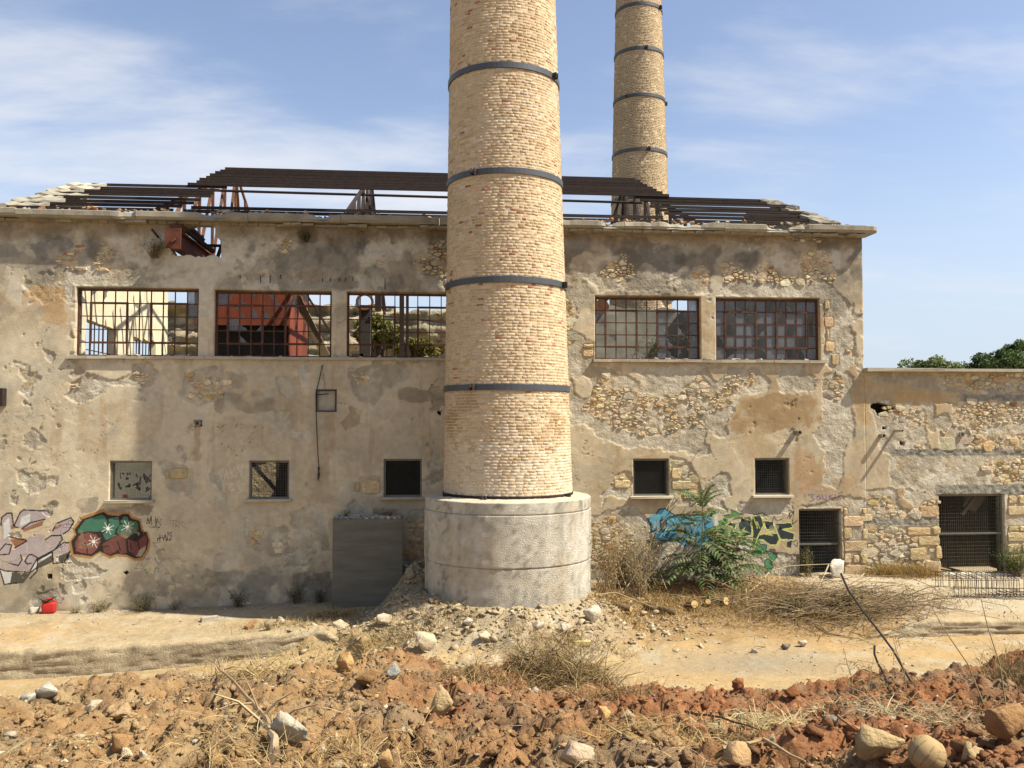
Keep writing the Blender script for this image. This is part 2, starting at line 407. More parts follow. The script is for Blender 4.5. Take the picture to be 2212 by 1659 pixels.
# ------------------------------------------------------------------ lie of the land
CHX, CHY, PLR, PLZ = 1.99, -2.33, 2.28, 3.62          # chimney axis, plinth radius, plinth top
_cr = [(-300, 1500), (0, 1508), (100, 1500), (230, 1462), (430, 1470), (600, 1432), (740, 1418), (800, 1400), (870, 1402), (960, 1430), (1100, 1440),
       (1200, 1462), (1290, 1486), (1400, 1508), (1470, 1515), (1590, 1500), (1700, 1522), (1830, 1492), (1990, 1474), (2110, 1474), (2212, 1452), (2500, 1440)]
_crx = [9.5 * (0.0889 + (x - CX) / F * 0.996) / (0.996 - (x - CX) / F * 0.0889) for x, y in _cr]
_crz = [H - (y - 908) / F * 9.5 * 0.985 - 0.06 for x, y in _cr]
def zground(X, Y, fine=True):
    X = np.asarray(X, float); Y = np.asarray(Y, float)
    t = Y + D
    wz = np.interp(X, [-20, -12.5, -7, -3.3, 0, 4, 8, 11, 13, 17, 25], [.15, .17, .22, .34, .45, .62, .8, .88, .88, .8, .75])
    fall = np.interp(X, [-20, -3, 3, 8, 20], [.2, .2, .4, .42, .36])
    slab = wz - fall * np.clip(-Y / 4.4, 0, 1.3)
    path = np.interp(X, [-20, -12.5, -8.5, -3.5, 1.7, 12.5, 25], [-.8, -.72, -.58, -.33, .12, .13, .2])
    Ye = np.interp(X, [-20, -8, -4, -1, 2, 5, 9, 11, 25], [-3.75, -3.65, -3.65, -3.8, -4.3, -4.5, -4.75, -4.7, -4.7])
    w = np.interp(X, [-4, -1, 6, 9.5, 11], [.08, .8, 1.2, .9, .08])
    s = sstep(-1, 1, (Y - Ye) / w)
    z = path + (slab - path) * s
    n1 = fbm(X, Y, 0.9, 4, 3) - 0.5
    n2 = fbm(X, Y, 4.5, 4, 5) - 0.5
    r = np.hypot(X - CHX, Y - CHY) + n1 * 1.3
    hp = np.interp(r, [0, 2.35, 2.7, 3.2, 3.8, 4.5, 5.2], [1.1, 1.04, .95, .62, .3, .1, -1.2]) + n1 * .2 + n2 * .16
    k = 0.12
    z = np.where(np.abs(Y) < 8, np.maximum(z, hp), z)
    lp = 1.62 * np.exp(-((X + .45) / .95) ** 2 - ((Y + .7) / 1.5) ** 2) + n2 * .18
    z = np.maximum(z, np.where(lp > .25, lp, -5))
    rdg = .42 * np.exp(-((X + 2.3) / 2.3) ** 2 - ((Y + 3.6) / .55) ** 2) + .22 * np.exp(-((X - 6.5) / 1.5) ** 2 - ((Y + 5.2) / .6) ** 2)
    z = z + rdg * (0.7 + n1 * 1.6)
    z = z + n1 * .07 * s + n2 * .035
    zc = np.interp(X, _crx, _crz)
    ml = 3.85 + (zc - 3.85) * (t - 4.5) / 5.0
    ml = np.where(t < 3.2, 3.85 + (zc - 3.85) * (-1.3) / 5.0, ml)
    mr = zc - 0.62 * (t - 9.5) - 0.05 * (t - 9.5) ** 2 * 0.3
    m = np.where(t < 9.5, ml, mr)
    if fine:
        m = m + (fbm(X, Y, 1.05, 3, 21) - .5) * .42 * np.clip((t - 3) / 4, .3, 1) + (fbm(X, Y, 3.6, 4, 22) - .5) * .24
        b = np.abs(fbm(X, Y, 5.0, 3, 23) - .5) * 2; b2 = np.abs(fbm(X, Y, 12.0, 2, 25) - .5) * 2
        m = m + np.minimum(b, .30) * .30 - .04 + np.minimum(b2, .3) * .11 + (fbm(X, Y, 30.0, 2, 24) - .5) * .03
    return np.where(t < 15.0, np.maximum(m, z), z)
def hit(x, y, lo=2.5, hi=60.0):
    """where the sight line through the photograph's point meets the ground"""
    d = ray(x, y)
    ts = np.arange(lo, hi, 0.03)
    p = CAM[None] + d[None] * ts[:, None]
    g = zground(p[:, 0], p[:, 1])
    i = np.argmax((p[:, 2] < g) | ((p[:, 1] > -.22) & (p[:, 1] < 1)))
    q = p[i]
    return np.array([q[0], q[1], float(g[i])]), ts[i]

# ------------------------------------------------------------------ facade: openings, render coats, bare stone, paint
STEP = 0.03
def rect_px(x0, y0, x1, y1):
    a, b = W(x0, y0), W(x1, y1)
    c, d = W(x0, y1), W(x1, y0)
    return [(a[0] + c[0]) / 2, (c[1] + b[1]) / 2, (b[0] + d[0]) / 2, (a[1] + d[1]) / 2]    # X0 Z0 X1 Z1
def snap(r):
    return [X0G + STEP * round((r[0] - X0G) / STEP), Z0G + STEP * round((r[1] - Z0G) / STEP),
            X0G + STEP * round((r[2] - X0G) / STEP), Z0G + STEP * round((r[3] - Z0G) / STEP)]
X0G, X1G, Z0G = -17.4, 23.4, -0.75
ZTOP = 11.62
XCOR = W(1866, 760)[0]
ZANN = W(2000, 803)[1]
UP = [snap(rect_px(*r)) for r in ((163, 621, 428, 768), (462, 626, 716, 769), (748, 631, 1004, 771), (1286, 640, 1514, 775), (1546, 643, 1772, 777))]
zt_ = max(r[3] for r in UP); zb_ = UP[0][1]
for r in UP: r[1] = zb_
LOW = [snap(rect_px(*r)) for r in ((237, 997, 328, 1081), (538, 995, 624, 1079), (829, 992, 911, 1074), (1367, 991, 1446, 1072), (1630, 990, 1705, 1070))]
DOOR1 = snap(rect_px(1727, 1099, 1818, 1262)); DOOR1[1] = 0.3
DOOR2 = snap(rect_px(2030, 1068, 2172, 1262)); DOOR2[1] = 0.3
NICHE = snap(rect_px(683, 842, 725, 889))
HOLE1 = WV('R1', [(1305, 540), (1370, 560), (1640, 530), (1668, 600), (1690, 800), (1500, 805), (1400, 790), (1310, 780), (1300, 650), (1340, 600)])
HOLE2 = WV('R4', [(600, 470), (640, 465), (690, 480), (740, 490), (690, 520), (650, 535), (610, 525), (598, 500)])
HOLES = [HOLE1, HOLE2, WV('G2', [(505, 852), (565, 852), (568, 908), (508, 905)]), WV('G2', [(1340, 832), (1395, 822), (1405, 845), (1370, 872), (1345, 850)]),
         WV('R5', [(1103, 440), (1150, 440), (1148, 475), (1104, 478)]), WV('R6', [(1040, 385), (1065, 385), (1062, 408), (1042, 405)]),
         WV('R4', [(652, 595), (682, 597), (678, 612), (654, 612)]), WV('R4', [(750, 675), (780, 675), (778, 700), (752, 698)])]

COAT1 = [  # finish coat gone, grey undercoat shows
 ('R1', [(440, 840), (470, 700), (520, 650), (640, 640), (720, 600), (860, 690), (900, 760), (870, 850), (980, 870), (1120, 900), (1200, 960), (1300, 1000), (1290, 1015), (640, 1015), (560, 1010), (490, 960)]),
 ('R1', [(1000, 640), (1180, 580), (1280, 600), (1300, 780), (1350, 900), (1180, 860), (1060, 780), (980, 720)]),
 ('R1', [(-300, 540), (300, 560), (560, 560), (470, 690), (300, 660), (150, 800), (40, 700), (-300, 760)]),
 ('R2', [(0, 930), (200, 930), (560, 930), (800, 960), (1080, 940), (1300, 960), (1665, 950), (1665, 1040), (900, 1045), (600, 1040), (0, 1050)]),
 ('R2', [(330, 640), (480, 640), (500, 760), (420, 900), (350, 820), (380, 760)]),
 ('R2', [(1430, 700), (1560, 640), (1700, 630), (1700, 970), (1480, 960), (1400, 860)]),
 ('R3', [(120, 520), (560, 540), (1000, 600), (1060, 760), (1180, 860), (1100, 900), (1000, 910), (860, 880), (560, 890), (330, 900), (310, 860), (260, 820), (120, 850)]),
 ('R3', [(1130, 850), (1860, 845), (1900, 930), (1800, 940), (1100, 925)]),
 ('R3', [(1130, 700), (1330, 690), (1480, 640), (1660, 560), (1860, 580), (1940, 640), (1880, 760), (1850, 850), (1140, 845), (1120, 760)]),
 ('R3', [(1780, 930), (1900, 930), (1990, 990), (1985, 1060), (1940, 1150), (1970, 1220), (2010, 1320), (1940, 1400), (1850, 1420), (1790, 1340)]),
 ('R3', [(110, 850), (230, 830), (300, 900), (200, 1000), (180, 1150), (320, 1230), (300, 1340), (260, 1475), (130, 1475)]),
 ('R7', [(55, 20), (200, 30), (180, 60), (230, 80), (640, 60), (880, 40), (1000, 60), (1190, 70), (1190, 100), (1260, 150), (1230, 215), (1100, 235), (1070, 250), (1040, 330), (1010, 400), (980, 450), (880, 450), (840, 560), (740, 565), (640, 570), (560, 550), (480, 530), (400, 545), (350, 530), (290, 515), (240, 490), (200, 440), (150, 410), (75, 410), (60, 300)]),
 ('R7', [(1400, 120), (1440, 90), (1510, 110), (1520, 180), (1500, 210), (1420, 205), (1390, 170)]),
 ('R7', [(660, 600), (760, 615), (800, 660), (840, 730), (860, 820), (850, 870), (730, 880), (650, 860)]),
 ('R7', [(300, 770), (370, 695), (440, 705), (440, 800), (420, 860), (300, 830), (270, 900), (250, 830)]),
 ('R7', [(1340, 520), (1360, 450), (1400, 430), (1430, 470), (1410, 520), (1300, 545)]),
 ('R7', [(850, 800), (960, 700), (1000, 690), (1030, 810), (960, 850), (1000, 930), (900, 880)]),
 ('R7', [(190, 960), (420, 880), (540, 960), (560, 1080), (700, 1100), (1100, 1150), (1300, 1170), (1420, 1180), (1420, 1340), (190, 1340)]),
 ('R7', [(1060, 870), (1180, 870), (1380, 870), (1400, 930), (1200, 950), (1060, 930)]),
 ('R4', [(340, 300), (440, 280), (500, 330), (490, 420), (500, 540), (520, 640), (450, 720), (440, 880), (420, 940), (330, 900), (350, 740), (280, 640), (330, 560), (330, 420)]),
 ('R4', [(430, 0), (500, 90), (520, 200), (500, 260), (400, 280), (340, 200), (360, 0)]),
 ('R4', [(200, 1030), (330, 1000), (480, 970), (570, 985), (575, 1400), (440, 1400), (435, 1040)]),
 ('R4', [(600, 300), (1427, 300), (1800, 300), (1800, 1450), (975, 1450), (970, 960), (700, 920), (690, 760), (640, 700), (610, 560), (590, 440), (640, 370)]),
 ('R4', [(570, 930), (690, 930), (980, 960), (980, 1450), (570, 1450)]),
 ('R5', [(490, 180), (560, 195), (660, 215), (740, 180), (760, 115), (860, 110), (885, 160), (880, 240), (790, 260), (760, 320), (830, 350), (810, 250), (640, 250), (520, 320), (440, 340), (360, 310), (400, 240)]),
 ('R5', [(1050, 170), (1160, 150), (1230, 130), (1290, 180), (1315, 240), (1270, 330), (1150, 350), (1060, 330), (1010, 290)]),
 ('R5', [(905, 680), (935, 650), (1060, 690), (1110, 710), (1100, 790), (1060, 840), (980, 845), (940, 790)]),
 ('R5', [(1390, 1000), (1440, 1020), (1560, 1030), (1640, 1050), (1640, 1250), (1540, 1200), (1420, 1150), (1385, 1060)]),
 ('R5', [(350, 1300), (400, 1240), (520, 1250), (600, 1290), (560, 1335), (370, 1350)]),
 ('R5', [(130, 560), (170, 480), (240, 520), (255, 570), (200, 605), (140, 590)]),
 ('R6', [(540, 160), (640, 130), (860, 110), (900, 180), (780, 250), (680, 350), (600, 330), (540, 230)]),
 ('R6', [(110, 200), (200, 180), (260, 200), (270, 280), (210, 340), (130, 260)]),
 ('R6', [(560, 800), (620, 765), (722, 770), (722, 865), (600, 862)]),
 ('R6', [(880, 960), (980, 940), (980, 1290), (870, 1250)]),
 ('R6', [(200, 960), (340, 920), (420, 1010), (430, 1180), (310, 1200), (280, 1100), (220, 1060)]),
]
ISLANDS = [  # finish coat still standing inside those
 ('R7', [(80, 140), (150, 115), (200, 150), (190, 230), (130, 250), (90, 210)]), ('R7', [(400, 95), (470, 95), (510, 130), (490, 160), (430, 140)]),
 ('R7', [(290, 60), (470, 60), (430, 100), (370, 105)]), ('R7', [(870, 40), (1000, 40), (990, 110), (940, 170), (900, 110)]),
 ('R3', [(1490, 630), (1600, 620), (1640, 680), (1620, 740), (1560, 790), (1480, 760), (1450, 700)]), ('R3', [(780, 830), (860, 810), (880, 880), (800, 890)]),
 ('R3', [(1060, 740), (1120, 750), (1145, 820), (1110, 900), (1060, 920), (1040, 840)]), ('R3', [(220, 980), (300, 960), (300, 1180), (250, 1210), (240, 1100)]),
 ('R4', [(600, 350), (700, 345), (850, 370), (1080, 410), (1060, 460), (880, 470), (800, 455), (740, 490), (690, 440), (620, 425)]),
 ('R4', [(895, 580), (960, 600), (965, 700), (940, 740), (900, 700)]), ('R4', [(730, 920), (770, 930), (775, 1000), (840, 1030), (790, 1050), (740, 1020)]),
 ('R4', [(930, 470), (1040, 470), (1030, 560), (1000, 640), (960, 600)]),
]
BARE = [  # (region, outline, stone size, aspect)
 ('R1', [(455, 790), (520, 760), (600, 710), (650, 720), (590, 780), (600, 850), (620, 900), (540, 900), (450, 860)], .20, 2.6),
 ('R1', [(765, 740), (800, 690), (850, 720), (885, 800), (870, 850), (810, 900), (740, 900), (740, 850)], .17, 2.0),
 ('R2', [(1480, 940), (1430, 850), (1440, 790), (1530, 780), (1560, 690), (1740, 680), (1740, 960), (1480, 950)], .24, 1.5),
 ('R2', [(395, 690), (430, 655), (480, 680), (470, 730), (410, 730)], .14, 1.8), ('R2', [(395, 750), (460, 745), (470, 780), (410, 785)], .16, 1.6),
 ('R2', [(1140, 850), (1150, 830), (1200, 832), (1205, 855), (1170, 868)], .15, 1.7),
 ('R3', [(365, 745), (440, 700), (560, 710), (590, 750), (570, 800), (460, 830), (360, 800)], .19, 1.5),
 ('R3', [(480, 660), (515, 655), (515, 700), (490, 705)], .14, 1), ('R3', [(950, 770), (990, 720), (1050, 760), (1040, 830), (960, 820)], .20, 1.2),
 ('R3', [(1130, 720), (1200, 700), (1240, 740), (1330, 790), (1380, 720), (1430, 700), (1480, 770), (1560, 815), (1640, 780), (1650, 700), (1680, 630), (1800, 640), (1850, 700), (1860, 830), (1840, 842), (1150, 838), (1140, 770)], .22, 1.35),
 ('R3', [(130, 950), (170, 960), (165, 1250), (130, 1260)], .25, 1), ('R3', [(1540, 520), (1760, 545), (1760, 580), (1560, 560)], .2, 1.8),
 ('R7', [(150, 300), (200, 230), (250, 130), (300, 120), (300, 190), (420, 190), (540, 230), (560, 290), (520, 330), (580, 400), (610, 470), (520, 480), (350, 430), (230, 360), (160, 330)], .25, 1.4),
 ('R7', [(680, 260), (740, 190), (860, 120), (900, 180), (890, 300), (870, 350), (870, 430), (740, 400), (750, 370), (800, 330)], .27, 1.35),
 ('R7', [(990, 110), (1150, 105), (1180, 160), (1080, 200), (1050, 270), (980, 310), (900, 345), (880, 240), (980, 200)], .21, 1.5),
 ('R7', [(540, 240), (690, 240), (700, 330), (760, 420), (650, 470), (600, 380)], .22, 1.5),
 ('R7', [(680, 640), (760, 640), (800, 690), (840, 760), (845, 850), (700, 850), (690, 760)], .34, 1.4),
 ('R7', [(310, 760), (370, 700), (436, 712), (436, 790), (320, 795)], .34, 1.6),
 ('R7', [(190, 990), (330, 960), (430, 1010), (450, 1150), (380, 1250), (190, 1250)], .24, 1.4),
 ('R4', [(330, 310), (430, 300), (440, 390), (410, 470), (350, 440), (330, 390)], .30, 1.3), ('R4', [(470, 170), (500, 165), (510, 210), (480, 215)], .2, 1.3),
 ('R4', [(950, 335), (1000, 318), (1100, 308), (1800, 308), (1800, 420), (1150, 408), (1050, 380), (960, 370)], .29, 1.5),
 ('R4', [(1040, 500), (1090, 462), (1800, 462), (1800, 590), (1280, 582), (1240, 605), (1120, 630), (1050, 580)], .25, 1.4),
 ('R4', [(745, 500), (790, 480), (890, 510), (900, 580), (780, 580), (730, 540)], .27, 1.3), ('R4', [(640, 470), (700, 485), (740, 500), (720, 520), (660, 525)], .3, 1.4),
 ('R4', [(1110, 650), (1160, 610), (1250, 640), (1800, 640), (1800, 712), (1120, 715)], .33, 1.35),
 ('R4', [(840, 695), (890, 695), (890, 718), (840, 718)], .22, 1.6), ('R4', [(975, 685), (1005, 685), (1003, 715), (977, 715)], .25, 1.0),
 ('R4', [(1210, 785), (1427, 768), (1800, 765), (1800, 900), (1260, 895)], .26, 1.35),
 ('R4', [(575, 960), (640, 950), (700, 990), (740, 1060), (840, 1050), (880, 1000), (968, 1000), (966, 1088), (575, 1088)], .30, 1.3),
 ('R4', [(585, 1140), (960, 1140), (975, 1400), (585, 1400)], .34, 1.4),
 ('R5', [(1055, 180), (1085, 170), (1095, 230), (1180, 190), (1260, 190), (1300, 240), (1260, 320), (1130, 345), (1070, 300)], .24, 1.25),
 ('R5', [(760, 175), (860, 160), (875, 200), (800, 240), (745, 215)], .25, 1.5), ('R5', [(1415, 1080), (1445, 1025), (1475, 1090), (1480, 1150), (1412, 1150)], .24, 1.4),
 ('R5', [(1545, 1130), (1600, 1110), (1640, 1130), (1640, 1180), (1560, 1190)], .35, 1.3), ('R5', [(400, 230), (455, 215), (445, 250), (410, 260)], .2, 1.8),
 ('R6', [(565, 180), (640, 170), (650, 240), (590, 235)], .24, 1.5), ('R6', [(885, 1010), (975, 980), (975, 1290), (885, 1270)], .30, 1.3),
]
def BL(tag_, x0, y0, x1, y1): return (tag_, x0, y0, x1, y1)
BLOCKS = [  # squared stones: jambs and quoins, each one by itself
 BL('R5', 962, 712, 1066, 775), BL('R5', 940, 715, 960, 775), BL('R6', 606, 776, 720, 858), BL('R6', 572, 790, 603, 850),
 BL('R3', 1795, 945, 1835, 1015), BL('R3', 1795, 1020, 1815, 1052), BL('R3', 1798, 1056, 1862, 1130), BL('R3', 1800, 1136, 1832, 1212), BL('R3', 1800, 1218, 1866, 1290), BL('R3', 1840, 1296, 1895, 1372),
 BL('R3', 235, 1230, 312, 1262), BL('R3', 235, 1268, 312, 1318),
 BL('R7', 668, 665, 735, 735), BL('R7', 668, 740, 790, 795), BL('R7', 735, 800, 845, 855), BL('R7', 325, 735, 432, 790),
]
# jamb of the first barred doorway, courses of the wall between the doorways, jambs of the wide doorway
for (a, b, c, d) in ((443, 1035, 472, 1076), (443, 1080, 555, 1138), (443, 1142, 492, 1208), (546, 1142, 580, 1208), (443, 1213, 580, 1276), (443, 1281, 492, 1340), (496, 1290, 536, 1340), (540, 1283, 582, 1342),
                     (446, 1346, 580, 1412), (546, 1035, 574, 1072), (860, 1020, 970, 1088), (790, 1140, 920, 1190), (928, 1135, 978, 1180), (850, 1186, 970, 1242), (800, 1250, 900, 1322),
                     (945, 1245, 982, 1316), (885, 1320, 982, 1400)):
    BLOCKS.append(BL('R4', a, b, c, d))
for (a, b, c, d) in ((1338, 968, 1395, 1018), (1338, 1022, 1470, 1080), (1338, 1136, 1400, 1164), (1338, 1168, 1440, 1222), (1338, 1228, 1408, 1286), (1338, 1290, 1480, 1345), (1404, 1136, 1460, 1164), (1412, 1228, 1480, 1286), (1400, 968, 1440, 1018), (1446, 1168, 1520, 1222)):
    BLOCKS.append(BL('R4', a, b, c, d))
BEAMS = [('R4', 1092, 422, 1800, 455), ('R4', 560, 1094, 966, 1130), ('R4', 950, 905, 1800, 962), ('R4', 700, 716, 1800, 752)]   # concrete tie courses of the annex
STAINS = [  # (region, outline, colour, strength)
 ('R6', [(0, 270), (110, 255), (180, 290), (180, 360), (110, 385), (-220, 390), (-220, 300)], (.22, .185, .135), .75),
 ('R6', [(800, 260), (870, 235), (1040, 280), (1100, 330), (900, 330), (820, 300)], (.22, .18, .13), .7),
 ('R6', [(500, 450), (545, 350), (610, 380), (600, 450), (540, 490)], (.25, .19, .12), .7),
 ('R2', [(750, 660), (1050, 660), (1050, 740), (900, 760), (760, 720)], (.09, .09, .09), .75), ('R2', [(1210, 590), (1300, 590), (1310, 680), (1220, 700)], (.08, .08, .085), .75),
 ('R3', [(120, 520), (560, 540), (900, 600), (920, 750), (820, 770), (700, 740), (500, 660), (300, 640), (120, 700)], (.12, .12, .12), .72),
 ('R1', [(240, 700), (430, 640), (560, 690), (560, 830), (250, 830)], (.17, .17, .165), .75), ('R1', [(-300, 600), (60, 640), (160, 830), (-300, 820)], (.20, .19, .18), .6),
 ('R1', [(640, 660), (740, 660), (760, 830), (620, 830)], (.22, .215, .21), .7),
 ('R1', [(160, 1080), (290, 1030), (480, 1060), (500, 1300), (330, 1330), (170, 1260)], (.40, .25, .11), .6), ('R1', [(-300, 880), (40, 900), (60, 1200), (-300, 1250)], (.30, .22, .14), .5),
 ('R7', [(1080, 260), (1330, 220), (1570, 240), (1560, 430), (1380, 430), (1040, 470), (980, 470)], (.285, .20, .115), .92),
 ('R4', [(180, 720), (290, 730), (300, 900), (190, 960)], (.36, .22, .12), .6), ('R4', [(500, 300), (580, 330), (570, 600), (520, 560)], (.36, .25, .14), .7), ('R4', [(720, 400), (1040, 420), (1000, 470), (720, 450)], (.42, .28, .14), .7),
 ('R5', [(1100, 1260), (1250, 1290), (1700, 1320), (1700, 1420), (1200, 1400)], (.19, .175, .14), .7), ('R5', [(110, 1250), (560, 1330), (560, 1420), (110, 1420)], (.20, .18, .14), .6),
 ('R5', [(600, 920), (860, 930), (850, 985), (600, 970)], (.16, .135, .10), .7), ('R5', [(440, 900), (560, 880), (560, 960), (470, 970)], (.13, .12, .10), .55),
 ('R5', [(1290, 160), (1400, 170), (1400, 260), (1290, 250)], (.26, .22, .16), .6), ('R5', [(1110, 470), (1150, 470), (1135, 700), (1095, 640)], (.30, .20, .11), .5),
 ('R6', [(440, 1290), (330, 1330), (200, 1290), (210, 1470), (440, 1470)], (.13, .125, .105), .7), ('R6', [(690, 950), (830, 945), (870, 985), (690, 990)], (.24, .15, .09), .7),
 ('R6', [(-200, 1290), (210, 1280), (210, 1480), (-200, 1480)], (.21, .20, .175), .6),
]
# --- spray paint: (kind, region, points, colour, width in metres)
PAINT = []
def pp(tag_, pts, col): PAINT.append(('p', tag_, pts, col, 0))
def pl(tag_, pts, col, w): PAINT.append(('l', tag_, pts, col, w))
BLK = (.022, .020, .020); LIL = (.36, .31, .34); WHT = (.62, .62, .62); GRN = (.055, .155, .115); MAR = (.17, .065, .062); ORG = (.34, .19, .075)
# grey-lilac piece at the far left
for pts in ([(10, 330), (30, 230), (80, 195), (130, 195), (140, 340), (100, 400), (110, 520), (30, 520), (20, 430)], [(155, 330), (220, 190), (260, 160), (520, 175), (535, 215), (480, 260), (250, 370), (200, 350)],
            [(560, 420), (590, 330), (620, 300), (770, 245), (800, 280), (760, 370), (690, 420), (620, 440)], [(490, 485), (560, 440), (660, 445), (680, 480), (620, 570), (410, 690), (420, 580)],
            [(585, 600), (690, 515), (750, 520), (780, 580), (700, 640), (600, 640)], [(265, 720), (310, 650), (340, 650), (410, 680), (330, 810), (210, 840), (10, 800), (15, 680), (90, 600), (180, 590), (240, 680)],
            [(140, 500), (260, 480), (420, 420), (490, 440), (430, 560), (400, 680), (240, 670), (170, 580)], [(0, 480), (60, 500), (50, 570), (0, 600)], [(0, 560), (70, 530), (130, 550), (100, 640), (0, 650)]):
    pp('G2', pts, LIL)
for pts in ([(40, 300), (100, 240), (120, 420), (40, 480)], [(230, 240), (330, 200), (330, 290), (220, 340)], [(5, 810), (130, 835), (110, 960), (45, 970)], [(330, 820), (410, 700), (400, 830)], [(430, 700), (575, 615), (560, 720), (520, 740)], [(600, 720), (640, 650), (730, 630), (720, 650), (640, 715)]):
    pp('G2', pts, (.55, .57, .60))
for pts in ([(120, 330), (150, 320), (200, 350), (120, 370)], [(240, 370), (480, 270), (460, 330), (260, 400)], [(105, 455), (280, 470), (270, 520), (170, 570), (120, 500)], [(575, 380), (610, 320), (690, 320), (640, 360)]):
    pp('G2', pts, (.25, .12, .075))
for pts in ([(130, 840), (330, 850), (300, 900), (250, 960), (110, 955)], [(415, 740), (580, 640), (570, 730), (410, 800)], [(640, 660), (770, 610), (740, 710), (640, 730)]):
    pp('G2', pts, (.07, .065, .06))
for pts in ([(10, 330), (20, 240), (80, 195), (130, 195), (150, 340), (200, 352)], [(155, 330), (220, 185), (260, 160), (520, 172), (537, 200)], [(240, 365), (330, 300), (490, 260)], [(575, 385), (610, 310), (770, 245), (805, 285), (750, 380), (690, 420)],
            [(490, 485), (560, 440), (665, 440), (680, 480), (600, 590), (410, 690)], [(585, 600), (690, 515), (755, 518), (778, 580), (720, 690), (700, 730), (580, 745), (570, 620)], [(340, 740), (300, 750), (270, 720), (310, 650), (345, 645)], [(345, 645), (410, 680), (330, 820)],
            [(0, 805), (60, 825), (330, 840), (400, 790)], [(5, 830), (45, 970), (190, 955)], [(0, 600), (60, 530), (130, 540), (100, 640), (0, 650)], [(105, 455), (285, 490)], [(160, 575), (290, 500)], [(90, 740), (200, 765), (240, 700), (225, 645)], [(410, 700), (400, 830), (330, 905)], [(570, 620), (420, 700)]):
    pl('G2', pts, BLK, .035)
# green and maroon piece
OUT = [(775, 500), (830, 430), (815, 370), (900, 260), (1100, 190), (1130, 180), (1180, 215), (1290, 225), (1330, 205), (1400, 205), (1430, 250), (1520, 280), (1540, 390), (1590, 400), (1620, 490), (1600, 590), (1540, 680), (1460, 685), (1380, 650), (1270, 640), (1200, 665), (1090, 610), (1000, 665), (900, 650), (800, 640)]
_c = (sum(p[0] for p in OUT) / len(OUT), sum(p[1] for p in OUT) / len(OUT))
pp('G2', [(_c[0] + (x - _c[0]) * 1.055, _c[1] + (y - _c[1]) * 1.13) for x, y in OUT], ORG)
pp('G2', OUT, BLK)
for pts in ([(860, 360), (930, 270), (1110, 210), (1150, 240), (1170, 300), (1160, 370), (1060, 400), (960, 390), (860, 420), (840, 400)], [(1185, 250), (1290, 235), (1300, 320), (1260, 370), (1240, 450), (1150, 490), (1120, 420), (1190, 350)],
            [(1310, 290), (1350, 230), (1390, 240), (1400, 290), (1360, 320)], [(1270, 400), (1300, 330), (1400, 280), (1490, 290), (1510, 370), (1450, 430), (1380, 440), (1290, 430)]):
    pp('G2', pts, jitcol(GRN, .1))
for pts in ([(820, 520), (860, 440), (960, 400), (1050, 430), (1100, 500), (1060, 580), (1000, 640), (900, 630), (830, 610)], [(1115, 530), (1200, 480), (1320, 420), (1370, 490), (1380, 630), (1310, 640), (1290, 590), (1200, 650), (1130, 620)],
            [(1390, 480), (1440, 500), (1500, 500), (1580, 430), (1605, 490), (1590, 570), (1540, 660), (1480, 670), (1400, 600)]):
    pp('G2', pts, jitcol(MAR, .1))
pp('G2', [(1480, 670), (1520, 590), (1590, 550), (1580, 600), (1540, 665)], (.33, .27, .22))
for pts in ([(900, 540), (950, 570), (950, 640)], [(1080, 575), (1180, 550)], [(1420, 520), (1430, 590)], [(1500, 500), (1520, 590)], [(1280, 500), (1310, 600)]): pl('G2', pts, BLK, .03)
for cx_, cy_, r_ in ((1175, 362, 80), (1390, 345, 80), (1020, 505, 85)):
    for a in range(8):
        t = a * math.pi / 4 + .3; k = r_ * (.9 if a % 2 else .62)
        pl('G2', [(cx_, cy_), (cx_ + k * math.cos(t), cy_ + k * math.sin(t))], (.72, .74, .74), .016)
    pp('G2', [(cx_ + 16 * math.cos(a), cy_ + 16 * math.sin(a)) for a in np.linspace(0, 6.28, 9)], (.8, .8, .8))
# pen tags between the windows
DK = (.06, .055, .055)
for pts in ([(1600, 310), (1610, 240), (1625, 310), (1645, 220), (1650, 320)], [(1635, 345), (1645, 350)], [(1700, 320), (1710, 260), (1750, 330), (1755, 260)], [(1660, 345), (1740, 350)], [(1690, 240), (1700, 340)],
            [(1720, 465), (1715, 500)], [(1740, 430), (1740, 500)], [(1720, 470), (1760, 460)], [(1765, 440), (1780, 490), (1800, 420), (1810, 490)], [(1830, 400), (1820, 490), (1860, 480)], [(1870, 400), (1835, 430), (1870, 440), (1850, 490)]):
    pl('G2', pts, DK, .022)
for pts in ([(1850, 275), (1930, 270)], [(1890, 275), (1880, 345)], [(1910, 350), (1915, 290), (1955, 290), (1955, 320), (1915, 330), (1960, 350)], [(2020, 310), (1990, 290), (1970, 320), (1990, 345), (2020, 350)], [(1660, 510), (1720, 580)], [(1680, 520), (1760, 510)]):
    pl('G2', pts, (.18, .15, .13), .014)
for pts in ([(1500, 750), (1470, 800), (1510, 795)], [(1545, 750), (1540, 770)], [(1600, 800), (1570, 820), (1590, 850), (1640, 800)], [(1680, 840), (1690, 790), (1730, 800), (1720, 840)]): pl('G2', pts, (.16, .27, .13), .018)
for pts in ([(1570, 680), (1600, 700), (1630, 685)], [(1690, 680), (1700, 720), (1730, 745)]): pl('G2', pts, (.10, .12, .28), .02)
